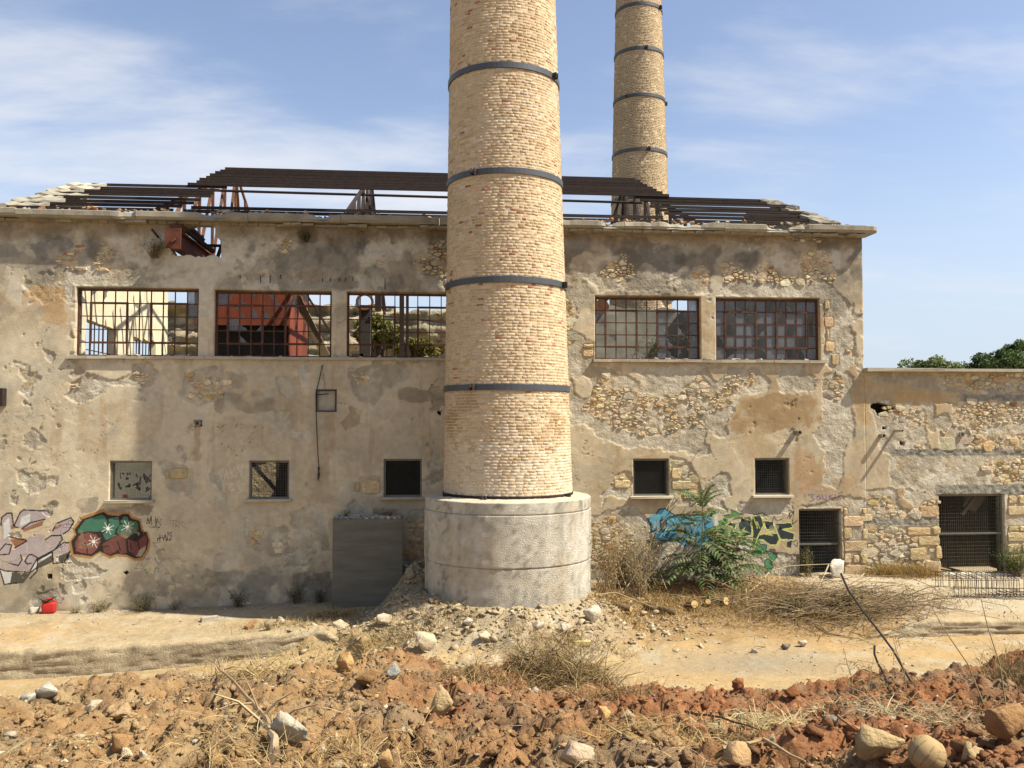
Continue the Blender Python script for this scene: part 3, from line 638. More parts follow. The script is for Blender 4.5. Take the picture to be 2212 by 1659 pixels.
# faded white letters right of the first window
FW = (.60, .55, .46)
for pts in ([(1260, 730), (1235, 740), (1260, 760), (1235, 790)], [(1275, 780), (1285, 720), (1300, 780)], [(1310, 710), (1312, 770)], [(1335, 705), (1312, 740), (1340, 765)], [(1345, 760), (1350, 700), (1372, 755), (1375, 690)],
            [(1255, 800), (1290, 800)], [(1275, 800), (1270, 850)], [(1300, 840), (1302, 800), (1325, 805), (1305, 820), (1330, 835), (1300, 840)], [(1385, 800), (1350, 815), (1380, 835), (1345, 860)]):
    pl('R5', pts, FW, .022)
# blue piece behind the young tree
BLU = (.11, .34, .50); DKB = (.03, .055, .075)
pp('G1', [(258, 500), (290, 470), (350, 450), (375, 405), (440, 395), (500, 440), (560, 460), (700, 465), (830, 455), (905, 460), (930, 520), (950, 600), (900, 640), (870, 680), (915, 720), (910, 780), (850, 800), (760, 790), (740, 700), (690, 760), (640, 790), (560, 730), (310, 725), (330, 620), (300, 640), (290, 560)], BLU)
for pts in ([(390, 520), (440, 510), (455, 560), (430, 630), (395, 600)], [(560, 560), (620, 580), (640, 640), (600, 690), (560, 650)]): pp('G1', pts, (.24, .20, .13))
for pts in ([(400, 680), (480, 640), (560, 650), (600, 700), (480, 720)], [(640, 560), (700, 540), (690, 620), (640, 700)]): pp('G1', pts, (.055, .15, .23))
for pts in ([(258, 500), (290, 560), (300, 640), (340, 620)], [(350, 520), (350, 620), (315, 725), (560, 730)], [(390, 520), (440, 505), (460, 570), (420, 640), (395, 600), (390, 520)], [(350, 450), (375, 405), (440, 395), (500, 440), (560, 480)],
            [(560, 465), (600, 530), (640, 580), (650, 640), (600, 720), (560, 730)], [(690, 545), (715, 650), (690, 760)], [(640, 790), (690, 700), (720, 640)], [(830, 455), (850, 600), (900, 640)], [(870, 680), (915, 720), (920, 790)], [(830, 660), (900, 640), (950, 600)],
            [(580, 470), (830, 460)], [(700, 640), (760, 700), (740, 790)], [(250, 720), (330, 760), (440, 740)]): pl('G1', pts, DKB, .035)
pp('G1', [(240, 740), (430, 735), (400, 800), (300, 830)], (.16, .155, .10)); pp('G1', [(930, 400), (970, 380), (985, 560), (960, 700), (930, 640), (950, 540)], (.62, .62, .60))
# dark letters edged in yellow-green
GR2 = (.12, .25, .09); EM = (.05, .20, .09); YEL = (.52, .56, .16); NAV = (.022, .036, .045)
pp('G1', [(1040, 470), (1115, 450), (1105, 405), (1240, 460), (1190, 475), (1090, 500), (1050, 490)], GR2)
pp('G1', [(980, 520), (1080, 500), (1090, 640), (1060, 780), (960, 800), (950, 740), (1000, 640)], GR2)
pp('G1', [(1200, 720), (1310, 670), (1330, 760), (1330, 830), (1240, 830), (1190, 790)], (.60, .60, .60))
pp('G1', [(1370, 680), (1410, 660), (1415, 760), (1480, 770), (1480, 840), (1580, 860), (1590, 890), (1530, 960), (1550, 1000), (1470, 1060), (1460, 930), (1510, 900), (1470, 850), (1310, 900), (1360, 830), (1370, 760)], EM)
ZOV = [[(1060, 565), (1110, 535), (1170, 550), (1160, 600), (1130, 620), (1210, 640), (1205, 680), (1110, 700), (1100, 640), (1130, 580)],
       [(1190, 560), (1230, 490), (1330, 530), (1335, 570), (1320, 670), (1220, 690), (1200, 620)], [(1320, 560), (1335, 470), (1420, 465), (1450, 560), (1420, 620), (1380, 700), (1360, 800), (1330, 760), (1340, 640)],
       [(1450, 520), (1550, 530), (1560, 630), (1480, 620)], [(1400, 670), (1480, 650), (1590, 650), (1610, 710), (1580, 770), (1520, 770), (1440, 720), (1380, 720)], [(1560, 550), (1730, 540), (1750, 590), (1640, 610), (1760, 650), (1760, 720), (1620, 710), (1590, 640)],
       [(1690, 740), (1740, 720), (1730, 800), (1690, 790)]]
for p in ZOV: pp('G1', p, NAV)
for p in ZOV[:6]: pl('G1', p + [p[0]], YEL, .024)
pp('G1', [(1225, 615), (1265, 585), (1250, 610), (1270, 630), (1235, 635)], YEL)
for pts in ([(1345, 480), (1385, 600), (1380, 530), (1410, 600)], [(1480, 610), (1560, 615), (1500, 640), (1530, 670), (1470, 660)], [(1640, 610), (1740, 600)], [(1380, 720), (1440, 715), (1520, 775), (1600, 770), (1620, 715), (1670, 730)], [(1650, 760), (1700, 840), (1720, 800)]): pl('G1', pts, YEL, .022)
for pts in ([(1370, 760), (1480, 770), (1470, 850)], [(1310, 890), (1450, 905)], [(1470, 830), (1580, 855), (1590, 890), (1530, 960), (1550, 1000), (1470, 1060), (1460, 930), (1510, 905)], [(1105, 405), (1240, 460)], [(1040, 470), (1115, 455)], [(1210, 755), (1310, 740)], [(1250, 830), (1255, 880)], [(1290, 830), (1310, 870), (1340, 850)]): pl('G1', pts, DKB, .03)
for pts in ([(1690, 500), (1720, 440), (1715, 500), (1760, 420), (1740, 560), (1790, 520)], [(1540, 530), (1555, 480), (1580, 520)], [(1600, 520), (1640, 500)], [(1740, 740), (1790, 720)], [(1760, 760), (1790, 790), (1800, 730)], [(1345, 465), (1440, 440), (1500, 480)], [(1440, 470), (1480, 510)]): pl('G1', pts, BLK, .022)
# purple name over the small doorway, faint marks on the annex
PUR = (.15, .10, .24)
for pts in ([(252, 968), (282, 962), (268, 980), (285, 992), (258, 1002)], [(305, 970), (296, 985), (306, 996), (318, 985), (308, 970)], [(330, 965), (332, 990), (350, 990), (352, 965)], [(365, 962), (366, 992)], [(385, 965), (367, 978), (390, 990)], [(400, 965), (402, 988)], [(430, 968), (412, 978), (432, 988)], [(415, 958), (440, 950)]): pl('R4', pts, PUR, .028)
pl('R4', [(280, 940), (320, 945)], (.35, .14, .10), .02)
for pts in ([(750, 950), (765, 945), (770, 965), (752, 962)], [(752, 985), (768, 975)], [(750, 1000), (765, 1008), (762, 990)]): pl('R4', pts, (.22, .15, .10), .02)
PREP = []
for kind, tg, pts, col, w in PAINT:
    q = WV(tg, pts)
    xs_ = [p[0] for p in q]; zs_ = [p[1] for p in q]
    PREP.append((kind, q, col, w, min(xs_) - w, max(xs_) + w, min(zs_) - w, max(zs_) + w))
PZONES = [WV('G2', [(-400, 120), (860, 120), (860, 1010), (-400, 1010)]), WV('G2', [(760, 150), (1680, 150), (1680, 720), (760, 720)]), WV('G1', [(225, 370), (950, 370), (950, 860), (225, 860)]), WV('G1', [(950, 370), (1830, 370), (1830, 1080), (950, 1080)])]
PZ = [[min(p[0] for p in z), min(p[1] for p in z), max(p[0] for p in z), max(p[1] for p in z)] for z in PZONES]

C1 = [WV(t, p) for t, p in COAT1]; ISL = [WV(t, p) for t, p in ISLANDS]; BR = [(WV(t, p), s_, a_) for t, p, s_, a_ in BARE]
BK = [snap(rect_px(*V(t, [(a, b)])[0], *V(t, [(c, d)])[0])) for t, a, b, c, d in BLOCKS]
BM = [rect_px(*V(t, [(a, b)])[0], *V(t, [(c, d)])[0]) for t, a, b, c, d in BEAMS]
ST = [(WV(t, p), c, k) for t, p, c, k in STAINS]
def bb(mask_fn, X, Z, poly, pad=0.35):
    x0 = min(p[0] for p in poly) - pad; x1 = max(p[0] for p in poly) + pad; z0 = min(p[1] for p in poly) - pad; z1 = max(p[1] for p in poly) + pad
    return (X >= x0) & (X <= x1) & (Z >= z0) & (Z <= z1)
def wall_surface(X, Z):
    """X, Z flat arrays of wall points -> depth of the surface (outwards +), albedo, paint (-1 none or zone index)"""
    n = len(X)
    wx = (fbm(X, Z, 2.2, 4, 31) - .5) * .42; wz = (fbm(X, Z, 2.2, 4, 41) - .5) * .42
    wx2 = wx * .45 + (fbm(X, Z, 7, 4, 33) - .5) * .17; wz2 = wz * .45 + (fbm(X, Z, 7, 4, 43) - .5) * .17
    big = fbm(X, Z, .55, 4, 51); med = fbm(X, Z, 1.7, 5, 52); fine = fbm(X, Z, 8.5, 4, 53)
    streak = fbm(X * 3.2, Z * .35, 1.0, 4, 54)
    coat = np.zeros(n, np.int8)
    def inside(poly, wxx, wzz):
        b = bb(None, X, Z, poly); r = np.zeros(n, bool)
        if b.any(): r[b] = inpoly(X[b] + wxx[b], Z[b] + wzz[b], poly)
        return r
    for p in C1: coat[inside(p, wx2, wz2)] = 1
    for p in ISL: coat[inside(p, wx2, wz2)] = 0
    # smaller flaking: high wall, foot of the wall, random chips
    flake = fbm(X, Z, 1.25, 5, 61); chip = fbm(X, Z, 5.2, 3, 62)
    hi = sstep(8.6, 9.6, Z) * .085
    foot = sstep(1.6, .6, Z) * (X < XCOR) * .05
    coat[(coat == 0) & (flake + hi + foot > .695)] = 1
    coat[(coat == 0) & (chip > .865)] = 1
    for p, s_, a_ in BR: coat[inside(p, wx2 * .5, wz2 * .5)] = 2
    blk = np.zeros(n, bool)
    for r in BK: blk |= (X > r[0]) & (X < r[2]) & (Z > r[1]) & (Z < r[3])
    coat[blk] = 2
    h = .004 * (med - .5) * 2
    c1, c2 = coat == 1, coat == 2
    h = np.where(c1, -.019 + (fbm(X, Z, 5.5, 4, 63) - .5) * .022 + (fine - .5) * .028, h)
    h = np.where(c2, -.030 + (fbm(X, Z, 3.2, 4, 64) - .5) * .085 + (fine - .5) * .02, h)
    h = np.where(blk, -.04, h)
    # thin second skin of render, standing a few mm proud with cracked edges
    skin = fbm(X, Z, .9, 5, 65)
    h = np.where((coat == 0) & (skin > .53), h + .005, h)
    crk = np.abs(fbm(X, Z, .75, 5, 66) - .5)
    crack = (crk < .0022) & (coat == 0) & (fbm(X, Z, .5, 3, 69) + .2 * sstep(8.4, 9.2, Z) > .57)
    h = np.where(crack, h - .012, h)
    # colours
    A = np.array([.51, .445, .345]); B = np.array([.43, .36, .265]); G = np.array([.385, .35, .29]); T = np.array([.545, .475, .37])
    k = sstep(.36, .64, big)[:, None]; col = A * (1 - k) + B * k
    k = (sstep(.50, .68, med) * .6)[:, None]; col = col * (1 - k) + G * k
    k = (sstep(.56, .74, fbm(X, Z, 1.0, 5, 67)) * .65)[:, None]; col = col * (1 - k) + T * k
    k = (sstep(.60, .75, streak) * .4 * sstep(2, 5, Z))[:, None]; col = col * (1 - k) + np.array([.30, .20, .11]) * k
    k = (sstep(.62, .78, fbm(X * 2.6, Z * .3, 1.0, 4, 68)) * .45)[:, None]; col = col * (1 - k) + np.array([.50, .42, .32]) * k
    # tan finish on the east half, greyer to the west
    k = (sstep(4.0, 6.5, X) * (.35 + .65 * sstep(.38, .60, fbm(X, Z, .8, 4, 74))))[:, None]; col = col * (1 - k) + col * np.array([.78, .70, .585]) * k
    k = (sstep(9.0, 9.9, Z + (med - .5) * 1.6) * (X < XCOR) * .55)[:, None]; col = col * (1 - k) + np.array([.37, .345, .295]) * k
    U = np.array([.43, .39, .325]); U2 = np.array([.335, .30, .245]); U3 = np.array([.53, .50, .44])
    k = sstep(.4, .62, fbm(X, Z, 1.6, 5, 71))[:, None]; u = U * (1 - k) + U2 * k
    k = (sstep(.56, .70, fbm(X, Z, 2.6, 5, 72)) * .75)[:, None]; u = u * (1 - k) + U3 * k
    k = (sstep(.60, .72, fbm(X, Z, 1.9, 4, 73)) * .5)[:, None]; u = u * (1 - k) + np.array([.40, .30, .19]) * k
    col = np.where(c1[:, None], u, col)
    mo = (np.array([.445, .395, .31]) + np.array([.05, -.01, -.05]) * sstep(.4, .65, med)[:, None]) * (.75 + .5 * fine)[:, None]
    col = np.where(c2[:, None], mo, col)
    col = np.where(crack[:, None], np.array([.2, .165, .12]), col)
    # weathered skins: crisp-edged pale and dark scales, strongest high on the wall and at its foot
    sc1 = fbm(X, Z, 1.15, 6, 85, .58); sc2 = fbm(X, Z, .8, 6, 86, .58)
    wgt = np.clip(sstep(8.4, 9.4, Z) + sstep(2.2, .8, Z) * .7 + .30, 0, 1) * (X < XCOR) * (coat < 2)
    k = (sstep(.545, .565, sc1) * .62 * wgt)[:, None]; col = col * (1 - k) + np.array([.50, .475, .42]) * k
    k = (sstep(.455, .43, sc1) * .55 * wgt)[:, None]; col = col * (1 - k) + np.array([.235, .215, .18]) * k
    k = (sstep(.57, .59, sc2) * .5 * sstep(8.6, 9.6, Z) * (X < XCOR))[:, None]; col = col * (1 - k) + np.array([.16, .15, .135]) * k
    # concrete tie courses
    for r in BM:
        b = (X > r[0]) & (X < r[2]) & (Z > r[1]) & (Z < r[3]) & (fine + med < 1.42)
        h = np.where(b, -.012 + (fine - .5) * .05, h)
        col = np.where(b[:, None], np.array([.235, .225, .20]) * (.6 + .8 * fine)[:, None], col)
    # mould and damp
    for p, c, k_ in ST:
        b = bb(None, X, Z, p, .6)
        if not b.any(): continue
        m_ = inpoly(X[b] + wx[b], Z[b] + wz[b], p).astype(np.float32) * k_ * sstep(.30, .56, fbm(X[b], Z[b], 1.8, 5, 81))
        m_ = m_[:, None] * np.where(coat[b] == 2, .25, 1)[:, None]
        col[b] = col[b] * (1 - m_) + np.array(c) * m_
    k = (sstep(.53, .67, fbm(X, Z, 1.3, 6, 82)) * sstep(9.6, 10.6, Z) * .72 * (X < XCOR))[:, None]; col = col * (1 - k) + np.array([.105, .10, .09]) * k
    k = (sstep(.48, .66, fbm(X, Z, 1.7, 5, 83)) * sstep(1.5, .5, Z) * .55)[:, None]; col = col * (1 - k) + np.array([.185, .175, .145]) * k
    k = (sstep(11.0, 11.35, Z + (med - .5) * .8) * .55)[:, None]; col = col * (1 - k) + np.array([.17, .115, .06]) * k
    col = col * (.86 + .28 * fine)[:, None]
    # paint
    zone = np.full(n, -1, np.int8)
    pm = np.zeros(n, bool)
    for kind, q, c, w, xa, xb, za, zb in PREP:
        b = np.nonzero((X >= xa) & (X <= xb) & (Z >= za) & (Z <= zb))[0]
        if not len(b): continue
        if kind == 'p':
            m_ = inpoly(X[b], Z[b], q)
        else:
            d_ = np.full(len(b), 9.0)
            for i in range(len(q) - 1): d_ = np.minimum(d_, segdist(X[b], Z[b], q[i], q[i + 1]))
            m_ = d_ < w * .55
        i = b[m_]
        if not len(i): continue
        worn = np.where(fbm(X[i], Z[i], 3.4, 5, 91) > .70, .45, np.where(coat[i] == 0, .97, .92))[:, None]
        shade = (.82 + .36 * med[i])[:, None]
        col[i] = col[i] * (1 - worn) + np.array(c) * shade * worn
        pm[i] = True
    for zi, r in enumerate(PZ):
        zone[pm & (X > r[0]) & (X < r[2]) & (Z > r[1]) & (Z < r[3]) & (zone < 0)] = zi
    return h, np.concatenate([np.clip(col, 0.01, .8), np.where(coat == 0, 0.0, np.where(coat == 1, 1.0, .8))[:, None] * (~pm)[:, None]], 1), zone, coat

nx = int(round((X1G - X0G) / STEP)); nz = int(round((ZTOP - Z0G) / STEP))
gx = X0G + STEP * np.arange(nx + 1); gz = Z0G + STEP * np.arange(nz + 1)
ccx, ccz = np.meshgrid(gx[:-1] + STEP / 2, gz[:-1] + STEP / 2)          # cell centres, [z, x]
keep = np.ones((nz, nx), bool)
keep &= ~((ccx > XCOR) & (ccz > ZANN))
def cutrect(r): keep[(ccx > r[0]) & (ccx < r[2]) & (ccz > r[1]) & (ccz < r[3])] = False
for r in UP + LOW + [DOOR1, DOOR2]: cutrect(r)
jx = (fbm(ccx.ravel(), ccz.ravel(), 3, 3, 101) - .5).reshape(ccx.shape) * .25
jz = (fbm(ccx.ravel(), ccz.ravel(), 3, 3, 102) - .5).reshape(ccx.shape) * .25
for i, p in enumerate(HOLES):
    a = 1.0 if i < 2 else .25
    keep[inpoly(ccx + jx * a, ccz + jz * a, p)] = False
annex_c = ccx > XCOR
# painted areas get a finer grid, aligned to the coarse one
fine_c = np.zeros_like(keep)
for r in ([X0G + STEP * 120, PZ[0][1], PZ[1][2] + 1.2, PZ[1][3]], [PZ[2][0], PZ[3][1], PZ[3][2], PZ[3][3]]):
    fine_c |= (ccx > r[0]) & (ccx < r[2]) & (ccz > r[1]) & (ccz < r[3])
VX, VZ = np.meshgrid(gx, gz)
hV, cV, zV, coV = wall_surface(VX.ravel(), VZ.ravel())
def niche(h, X, Z):
    return np.where((X > NICHE[0]) & (X < NICHE[2]) & (Z > NICHE[1]) & (Z < NICHE[3]), -.09, h)
hV = niche(hV, VX.ravel(), VZ.ravel())
vid = np.arange((nz + 1) * (nx + 1)).reshape(nz + 1, nx + 1)
def quads(mask):
    k, i = np.nonzero(mask)
    return np.stack([vid[k, i], vid[k, i + 1], vid[k + 1, i + 1], vid[k + 1, i]], 1)
vert3 = np.stack([VX.ravel(), -hV, VZ.ravel()], 1)
WALLT = .46
def wall_part(mask_all, sel_fine):
    """one wall: front surface, reveals at every opening and edge, rear face"""
    m_ = mask_all & ~sel_fine
    q = quads(m_)
    V_, C_ = [vert3, vert3 * [1, 0, 1] + [0, WALLT, 0]], [cV, cV]
    nv = len(vert3); sk = []
    pad = np.pad(mask_all, 1)
    for dk, di, e in ((0, -1, (0, 0, 1, 0)), (0, 1, (1, 1, 0, 1)), (-1, 0, (0, 1, 0, 0)), (1, 0, (1, 0, 1, 1))):
        nb = pad[1 + dk:1 + dk + nz, 1 + di:1 + di + nx]
        k, i = np.nonzero(mask_all & ~nb)
        a = vid[k + e[0], i + e[1]]; b = vid[k + e[2], i + e[3]]
        sk.append(np.stack([a, b, b + nv, a + nv], 1))
    # rear face, rows of merged cells
    back = []
    for k in range(0, nz):
        row = mask_all[k]
        d_ = np.diff(np.concatenate([[0], row.astype(np.int8), [0]]))
        for a, b in zip(np.nonzero(d_ == 1)[0], np.nonzero(d_ == -1)[0]):
            back.append((vid[k, b] + nv, vid[k, a] + nv, vid[k + 1, a] + nv, vid[k + 1, b] + nv))
    F_ = [q] + sk + [np.array(back)]
    F_ = np.concatenate([f for f in F_ if len(f)])
    return np.concatenate(V_), np.concatenate(C_), F_
def compact(v, c, f):
    u, inv = np.unique(f.ravel(), return_inverse=True)
    return v[u], c[u], inv.reshape(f.shape).astype(np.int32)
# fine cells
k, i = np.nonzero(fine_c & keep)
SUB = 2
fk = (k[:, None] * SUB + np.repeat(np.arange(SUB), SUB)[None]).ravel(); fi = (i[:, None] * SUB + np.tile(np.arange(SUB), SUB)[None]).ravel()
NXF = nx * SUB + 1
cor = np.stack([fk * NXF + fi, fk * NXF + fi + 1, (fk + 1) * NXF + fi + 1, (fk + 1) * NXF + fi], 1)
uq, inv = np.unique(cor.ravel(), return_inverse=True)
fX = X0G + (uq % NXF) * STEP / SUB; fZ = Z0G + (uq // NXF) * STEP / SUB
fh, fc, fz, fco = wall_surface(fX, fZ)
fv = np.stack([fX, -fh, fZ], 1); fq = inv.reshape(-1, 4).astype(np.int32)
fzone = fz[fq].max(1)
# ------------------------------------------------------------------ the factory hall
hall = empty('factory_hall', (0, 0, 0), 'long roofless factory hall with peeling ochre render and broken steel windows', 'building')
annex = empty('annex_building', (XCOR, 0, 0), 'low flat-topped stone annex with wide barred doorway, joined to the big hall', 'building')
for root, msk in ((hall, keep & ~annex_c), (annex, keep & annex_c)):
    v, c, f = compact(*wall_part(msk, fine_c))
    if root is hall:
        sel = fzone < 0
        v2, c2, f2 = compact(fv, fc, fq[sel])
        f = np.concatenate([f, f2 + len(v)]); v = np.concatenate([v, v2]); c = np.concatenate([c, c2])
    obj_np('front_wall', v, f, M['wall'], root, c)
GL = ['graffiti of grey-lilac block letters outlined in black', 'graffiti of green and maroon bubble letters edged in orange', 'graffiti of large blue letters', 'graffiti of dark letters edged in yellow-green']
for zi in range(4):
    sel = fzone == zi
    if sel.any():
        v, c, f = compact(fv, fc, fq[sel]); tag(obj_np('graffiti', v, f, M['wall'], hall, c), GL[zi])

# --- bare stones
SC = [((.50, .395, .25), 5), ((.54, .455, .325), 7), ((.47, .41, .32), 6), ((.45, .33, .18), 2.5), ((.38, .35, .30), 1.6), ((.36, .18, .10), .45), ((.58, .515, .41), 4)]
def stonecol(warm=1.0):
    t = rnd.random() * sum(w for _, w in SC)
    for c, w in SC:
        t -= w
        if t < 0: return jitcol(c, .16, .05)
    return SC[0][0]
def rubble(poly, size, asp, seed):
    r_ = random.Random(seed)
    x0 = min(p[0] for p in poly); x1 = max(p[0] for p in poly); z0 = min(p[1] for p in poly); z1 = max(p[1] for p in poly)
    x1 = min(x1, X1G - .3)
    pts = []
    for _ in range(int(60 * max(.1, (x1 - x0) * (z1 - z0)) / (size * size / asp))):
        x, z = r_.uniform(x0, x1), r_.uniform(z0, z1)
        q = size * r_.choice((.42, .55, .7, .85, 1.0, 1.25, 1.5))
        if all(math.hypot(x - a, (z - b) * asp) > .5 * (q + c) * .92 for a, b, c in pts): pts.append((x, z, q))
    pa = np.array([(x, z) for x, z, _ in pts]).reshape(-1, 2)
    if not len(pa): return []
    ok = inpoly(pa[:, 0], pa[:, 1], poly)
    out = []
    for i, (x, z, q) in enumerate(pts):
        if not ok[i]: continue
        if any(r[0] - .03 < x < r[2] + .03 and r[1] - .03 < z < r[3] + .03 for r in BK): continue
        k_ = .8 * q
        cell = [(-k_, -k_), (k_, -k_), (k_, k_), (-k_, k_)]
        for j, (a, b, c) in enumerate(pts):
            if j == i: continue
            dx, dz = a - x, (b - z) * asp
            L = math.hypot(dx, dz)
            if L > 2.6 * size: continue
            lim = L * q / (q + c)
            nx_, nz_ = dx / L, dz / L
            new = []
            for s in range(len(cell)):
                A, B = cell[s], cell[(s + 1) % len(cell)]
                da, db = A[0] * nx_ + A[1] * nz_ - lim, B[0] * nx_ + B[1] * nz_ - lim
                if da <= 0: new.append(A)
                if da * db < 0:
                    t = da / (da - db); new.append((A[0] + t * (B[0] - A[0]), A[1] + t * (B[1] - A[1])))
            cell = new
            if len(cell) < 3: break
        if len(cell) < 3: continue
        # rounded, slightly shrunk outline
        rd = []
        for s in range(len(cell)):
            A, B = cell[s], cell[(s + 1) % len(cell)]
            f1, f2 = r_.uniform(.04, .2), r_.uniform(.80, .96)
            rd.append((A[0] + f1 * (B[0] - A[0]), A[1] + f1 * (B[1] - A[1]))); rd.append((A[0] + f2 * (B[0] - A[0]), A[1] + f2 * (B[1] - A[1])))
        sh = max(.75, 1 - .020 / max(q, .05)) * r_.uniform(.86, 1.0)
        out.append(([(x + a * sh, z + b / asp * sh) for a, b in rd], q))
    return out
def stone_geo(ring, depth0, proud, seed):
    r_ = random.Random(seed); n = len(ring)
    cx_ = sum(p[0] for p in ring) / n; cz_ = sum(p[1] for p in ring) / n
    v = [(x, depth0, z) for x, z in ring]
    tx, tz = r_.uniform(-.10, .10), r_.uniform(-.12, .08)
    for x, z in ring:
        v.append((cx_ + (x - cx_) * r_.uniform(.82, .95), -proud * r_.uniform(.6, 1.0) + tx * (x - cx_) + tz * (z - cz_) + r_.uniform(-.006, .008), cz_ + (z - cz_) * r_.uniform(.80, .95)))
    v.append((cx_ + r_.uniform(-.02, .02), -proud - r_.uniform(.0, .014), cz_))
    f = [(i_, (i_ + 1) % n, n + (i_ + 1) % n, n + i_) for i_ in range(n)] + [(n + i_, n + (i_ + 1) % n, 2 * n) for i_ in range(n)]
    return v, f
def block_ring(r):
    x0, z0, x1, z1 = r; g = .012; e = min(x1 - x0, z1 - z0) * .13
    x0 += g; x1 -= g; z0 += g; z1 -= g
    j = lambda: rnd.uniform(-.012, .012)
    pts = [(x0 + e, z0), ((x0 + x1) / 2, z0), (x1 - e, z0), (x1, z0 + e), (x1, (z0 + z1) / 2), (x1, z1 - e), (x1 - e, z1), ((x0 + x1) / 2, z1), (x0 + e, z1), (x0, z1 - e), (x0, (z0 + z1) / 2), (x0, z0 + e)]
    return [(a + j(), b + j()) for a, b in pts]
def block_geo(ring, proud):
    n = len(ring); cx_ = sum(p[0] for p in ring) / n; cz_ = sum(p[1] for p in ring) / n
    w_ = max(p[0] for p in ring) - min(p[0] for p in ring); h_ = max(p[1] for p in ring) - min(p[1] for p in ring)
    kx, kz = 1 - .05 / w_, 1 - .05 / h_
    v = [(x, .05, z) for x, z in ring] + [(cx_ + (x - cx_) * kx, -proud + rnd.uniform(-.008, .01), cz_ + (z - cz_) * kz) for x, z in ring] + [(cx_, -proud - rnd.uniform(0, .012), cz_)]
    f = [(i_, (i_ + 1) % n, n + (i_ + 1) % n, n + i_) for i_ in range(n)] + [(n + i_, n + (i_ + 1) % n, 2 * n) for i_ in range(n)]
    return v, f
stones = []      # (area, is_annex, verts, faces, colour)
for bi, (poly, size, asp) in enumerate(BR):
    for si, (ring, q) in enumerate(rubble(poly, size * 1.08, asp * 1.28, 500 + bi)):
        v, f = stone_geo(ring, .08, rnd.uniform(-.030, .022), bi * 997 + si)
        xs_ = [p[0] for p in ring]; zs_ = [p[1] for p in ring]
        stones.append(((max(xs_) - min(xs_)) * (max(zs_) - min(zs_)), sum(xs_) / len(xs_) > XCOR, v, f, stonecol()))
for r in BK:
    v, f = block_geo(block_ring(r), rnd.uniform(.004, .03))
    stones.append(((r[2] - r[0]) * (r[3] - r[1]), (r[0] + r[2]) / 2 > XCOR, v, f, jitcol((.50, .395, .245), .12)))
for is_a, root in ((False, hall), (True, annex)):
    L = sorted([s for s in stones if s[1] == is_a], key=lambda s: -s[0])
    rest = MB()
    for i, (_, _, v, f, c) in enumerate(L):
        if i < 295:
            b = MB(); b.add(v, f, c); b.build('stone', M['stone'], root)
        else: rest.add(v, f, c)
    if rest.v: tag(rest.build('small_stones', M['stone'], root), kind='stuff')
print('stones', len(stones))

# --- steel windows of the upper floor
PANES = ['bbb......g' '....b....g' '.........b' 'b........b' '..........',
         'gbbbbbbb..' '.bbbbbb...' '.gbb......' '..b.......' '..........',
         'b.......bb' '..........' '..........' '..........' '..........',
         '......bb.g' 'b.....gbbg' '......g.bg' '.b....gb.g' '......gbbg',
         'gbbbg.bbgg' 'gbgbggbgg.' 'g.ggbggbgb' 'bgggbggg.g' 'gbggbgg.bg']
def broken(w, h):
    """outline of what is left of a pane: a jagged remnant clinging to two sides"""
    c = rnd.randrange(4); a, b = rnd.uniform(.35, .95), rnd.uniform(.35, .95)
    pts = [(0, 0), (a, 0)] + sorted([(a * (1 - t) + rnd.uniform(-.12, .12), b * t + rnd.uniform(-.12, .12)) for t in (.3, .55, .8)], key=lambda p: p[1]) + [(0, b)]
    pts = [(min(1, max(0, x)), min(1, max(0, y))) for x, y in pts]
    if c in (1, 2): pts = [(1 - x, y) for x, y in pts][::-1]
    if c in (2, 3): pts = [(x, 1 - y) for x, y in pts][::-1]
    return [(x * w, y * h) for x, y in pts]
YW = .17
def win_bar(b, p, q, w, d): b.bar(p, q, w, d, up=(0, -1, 0))
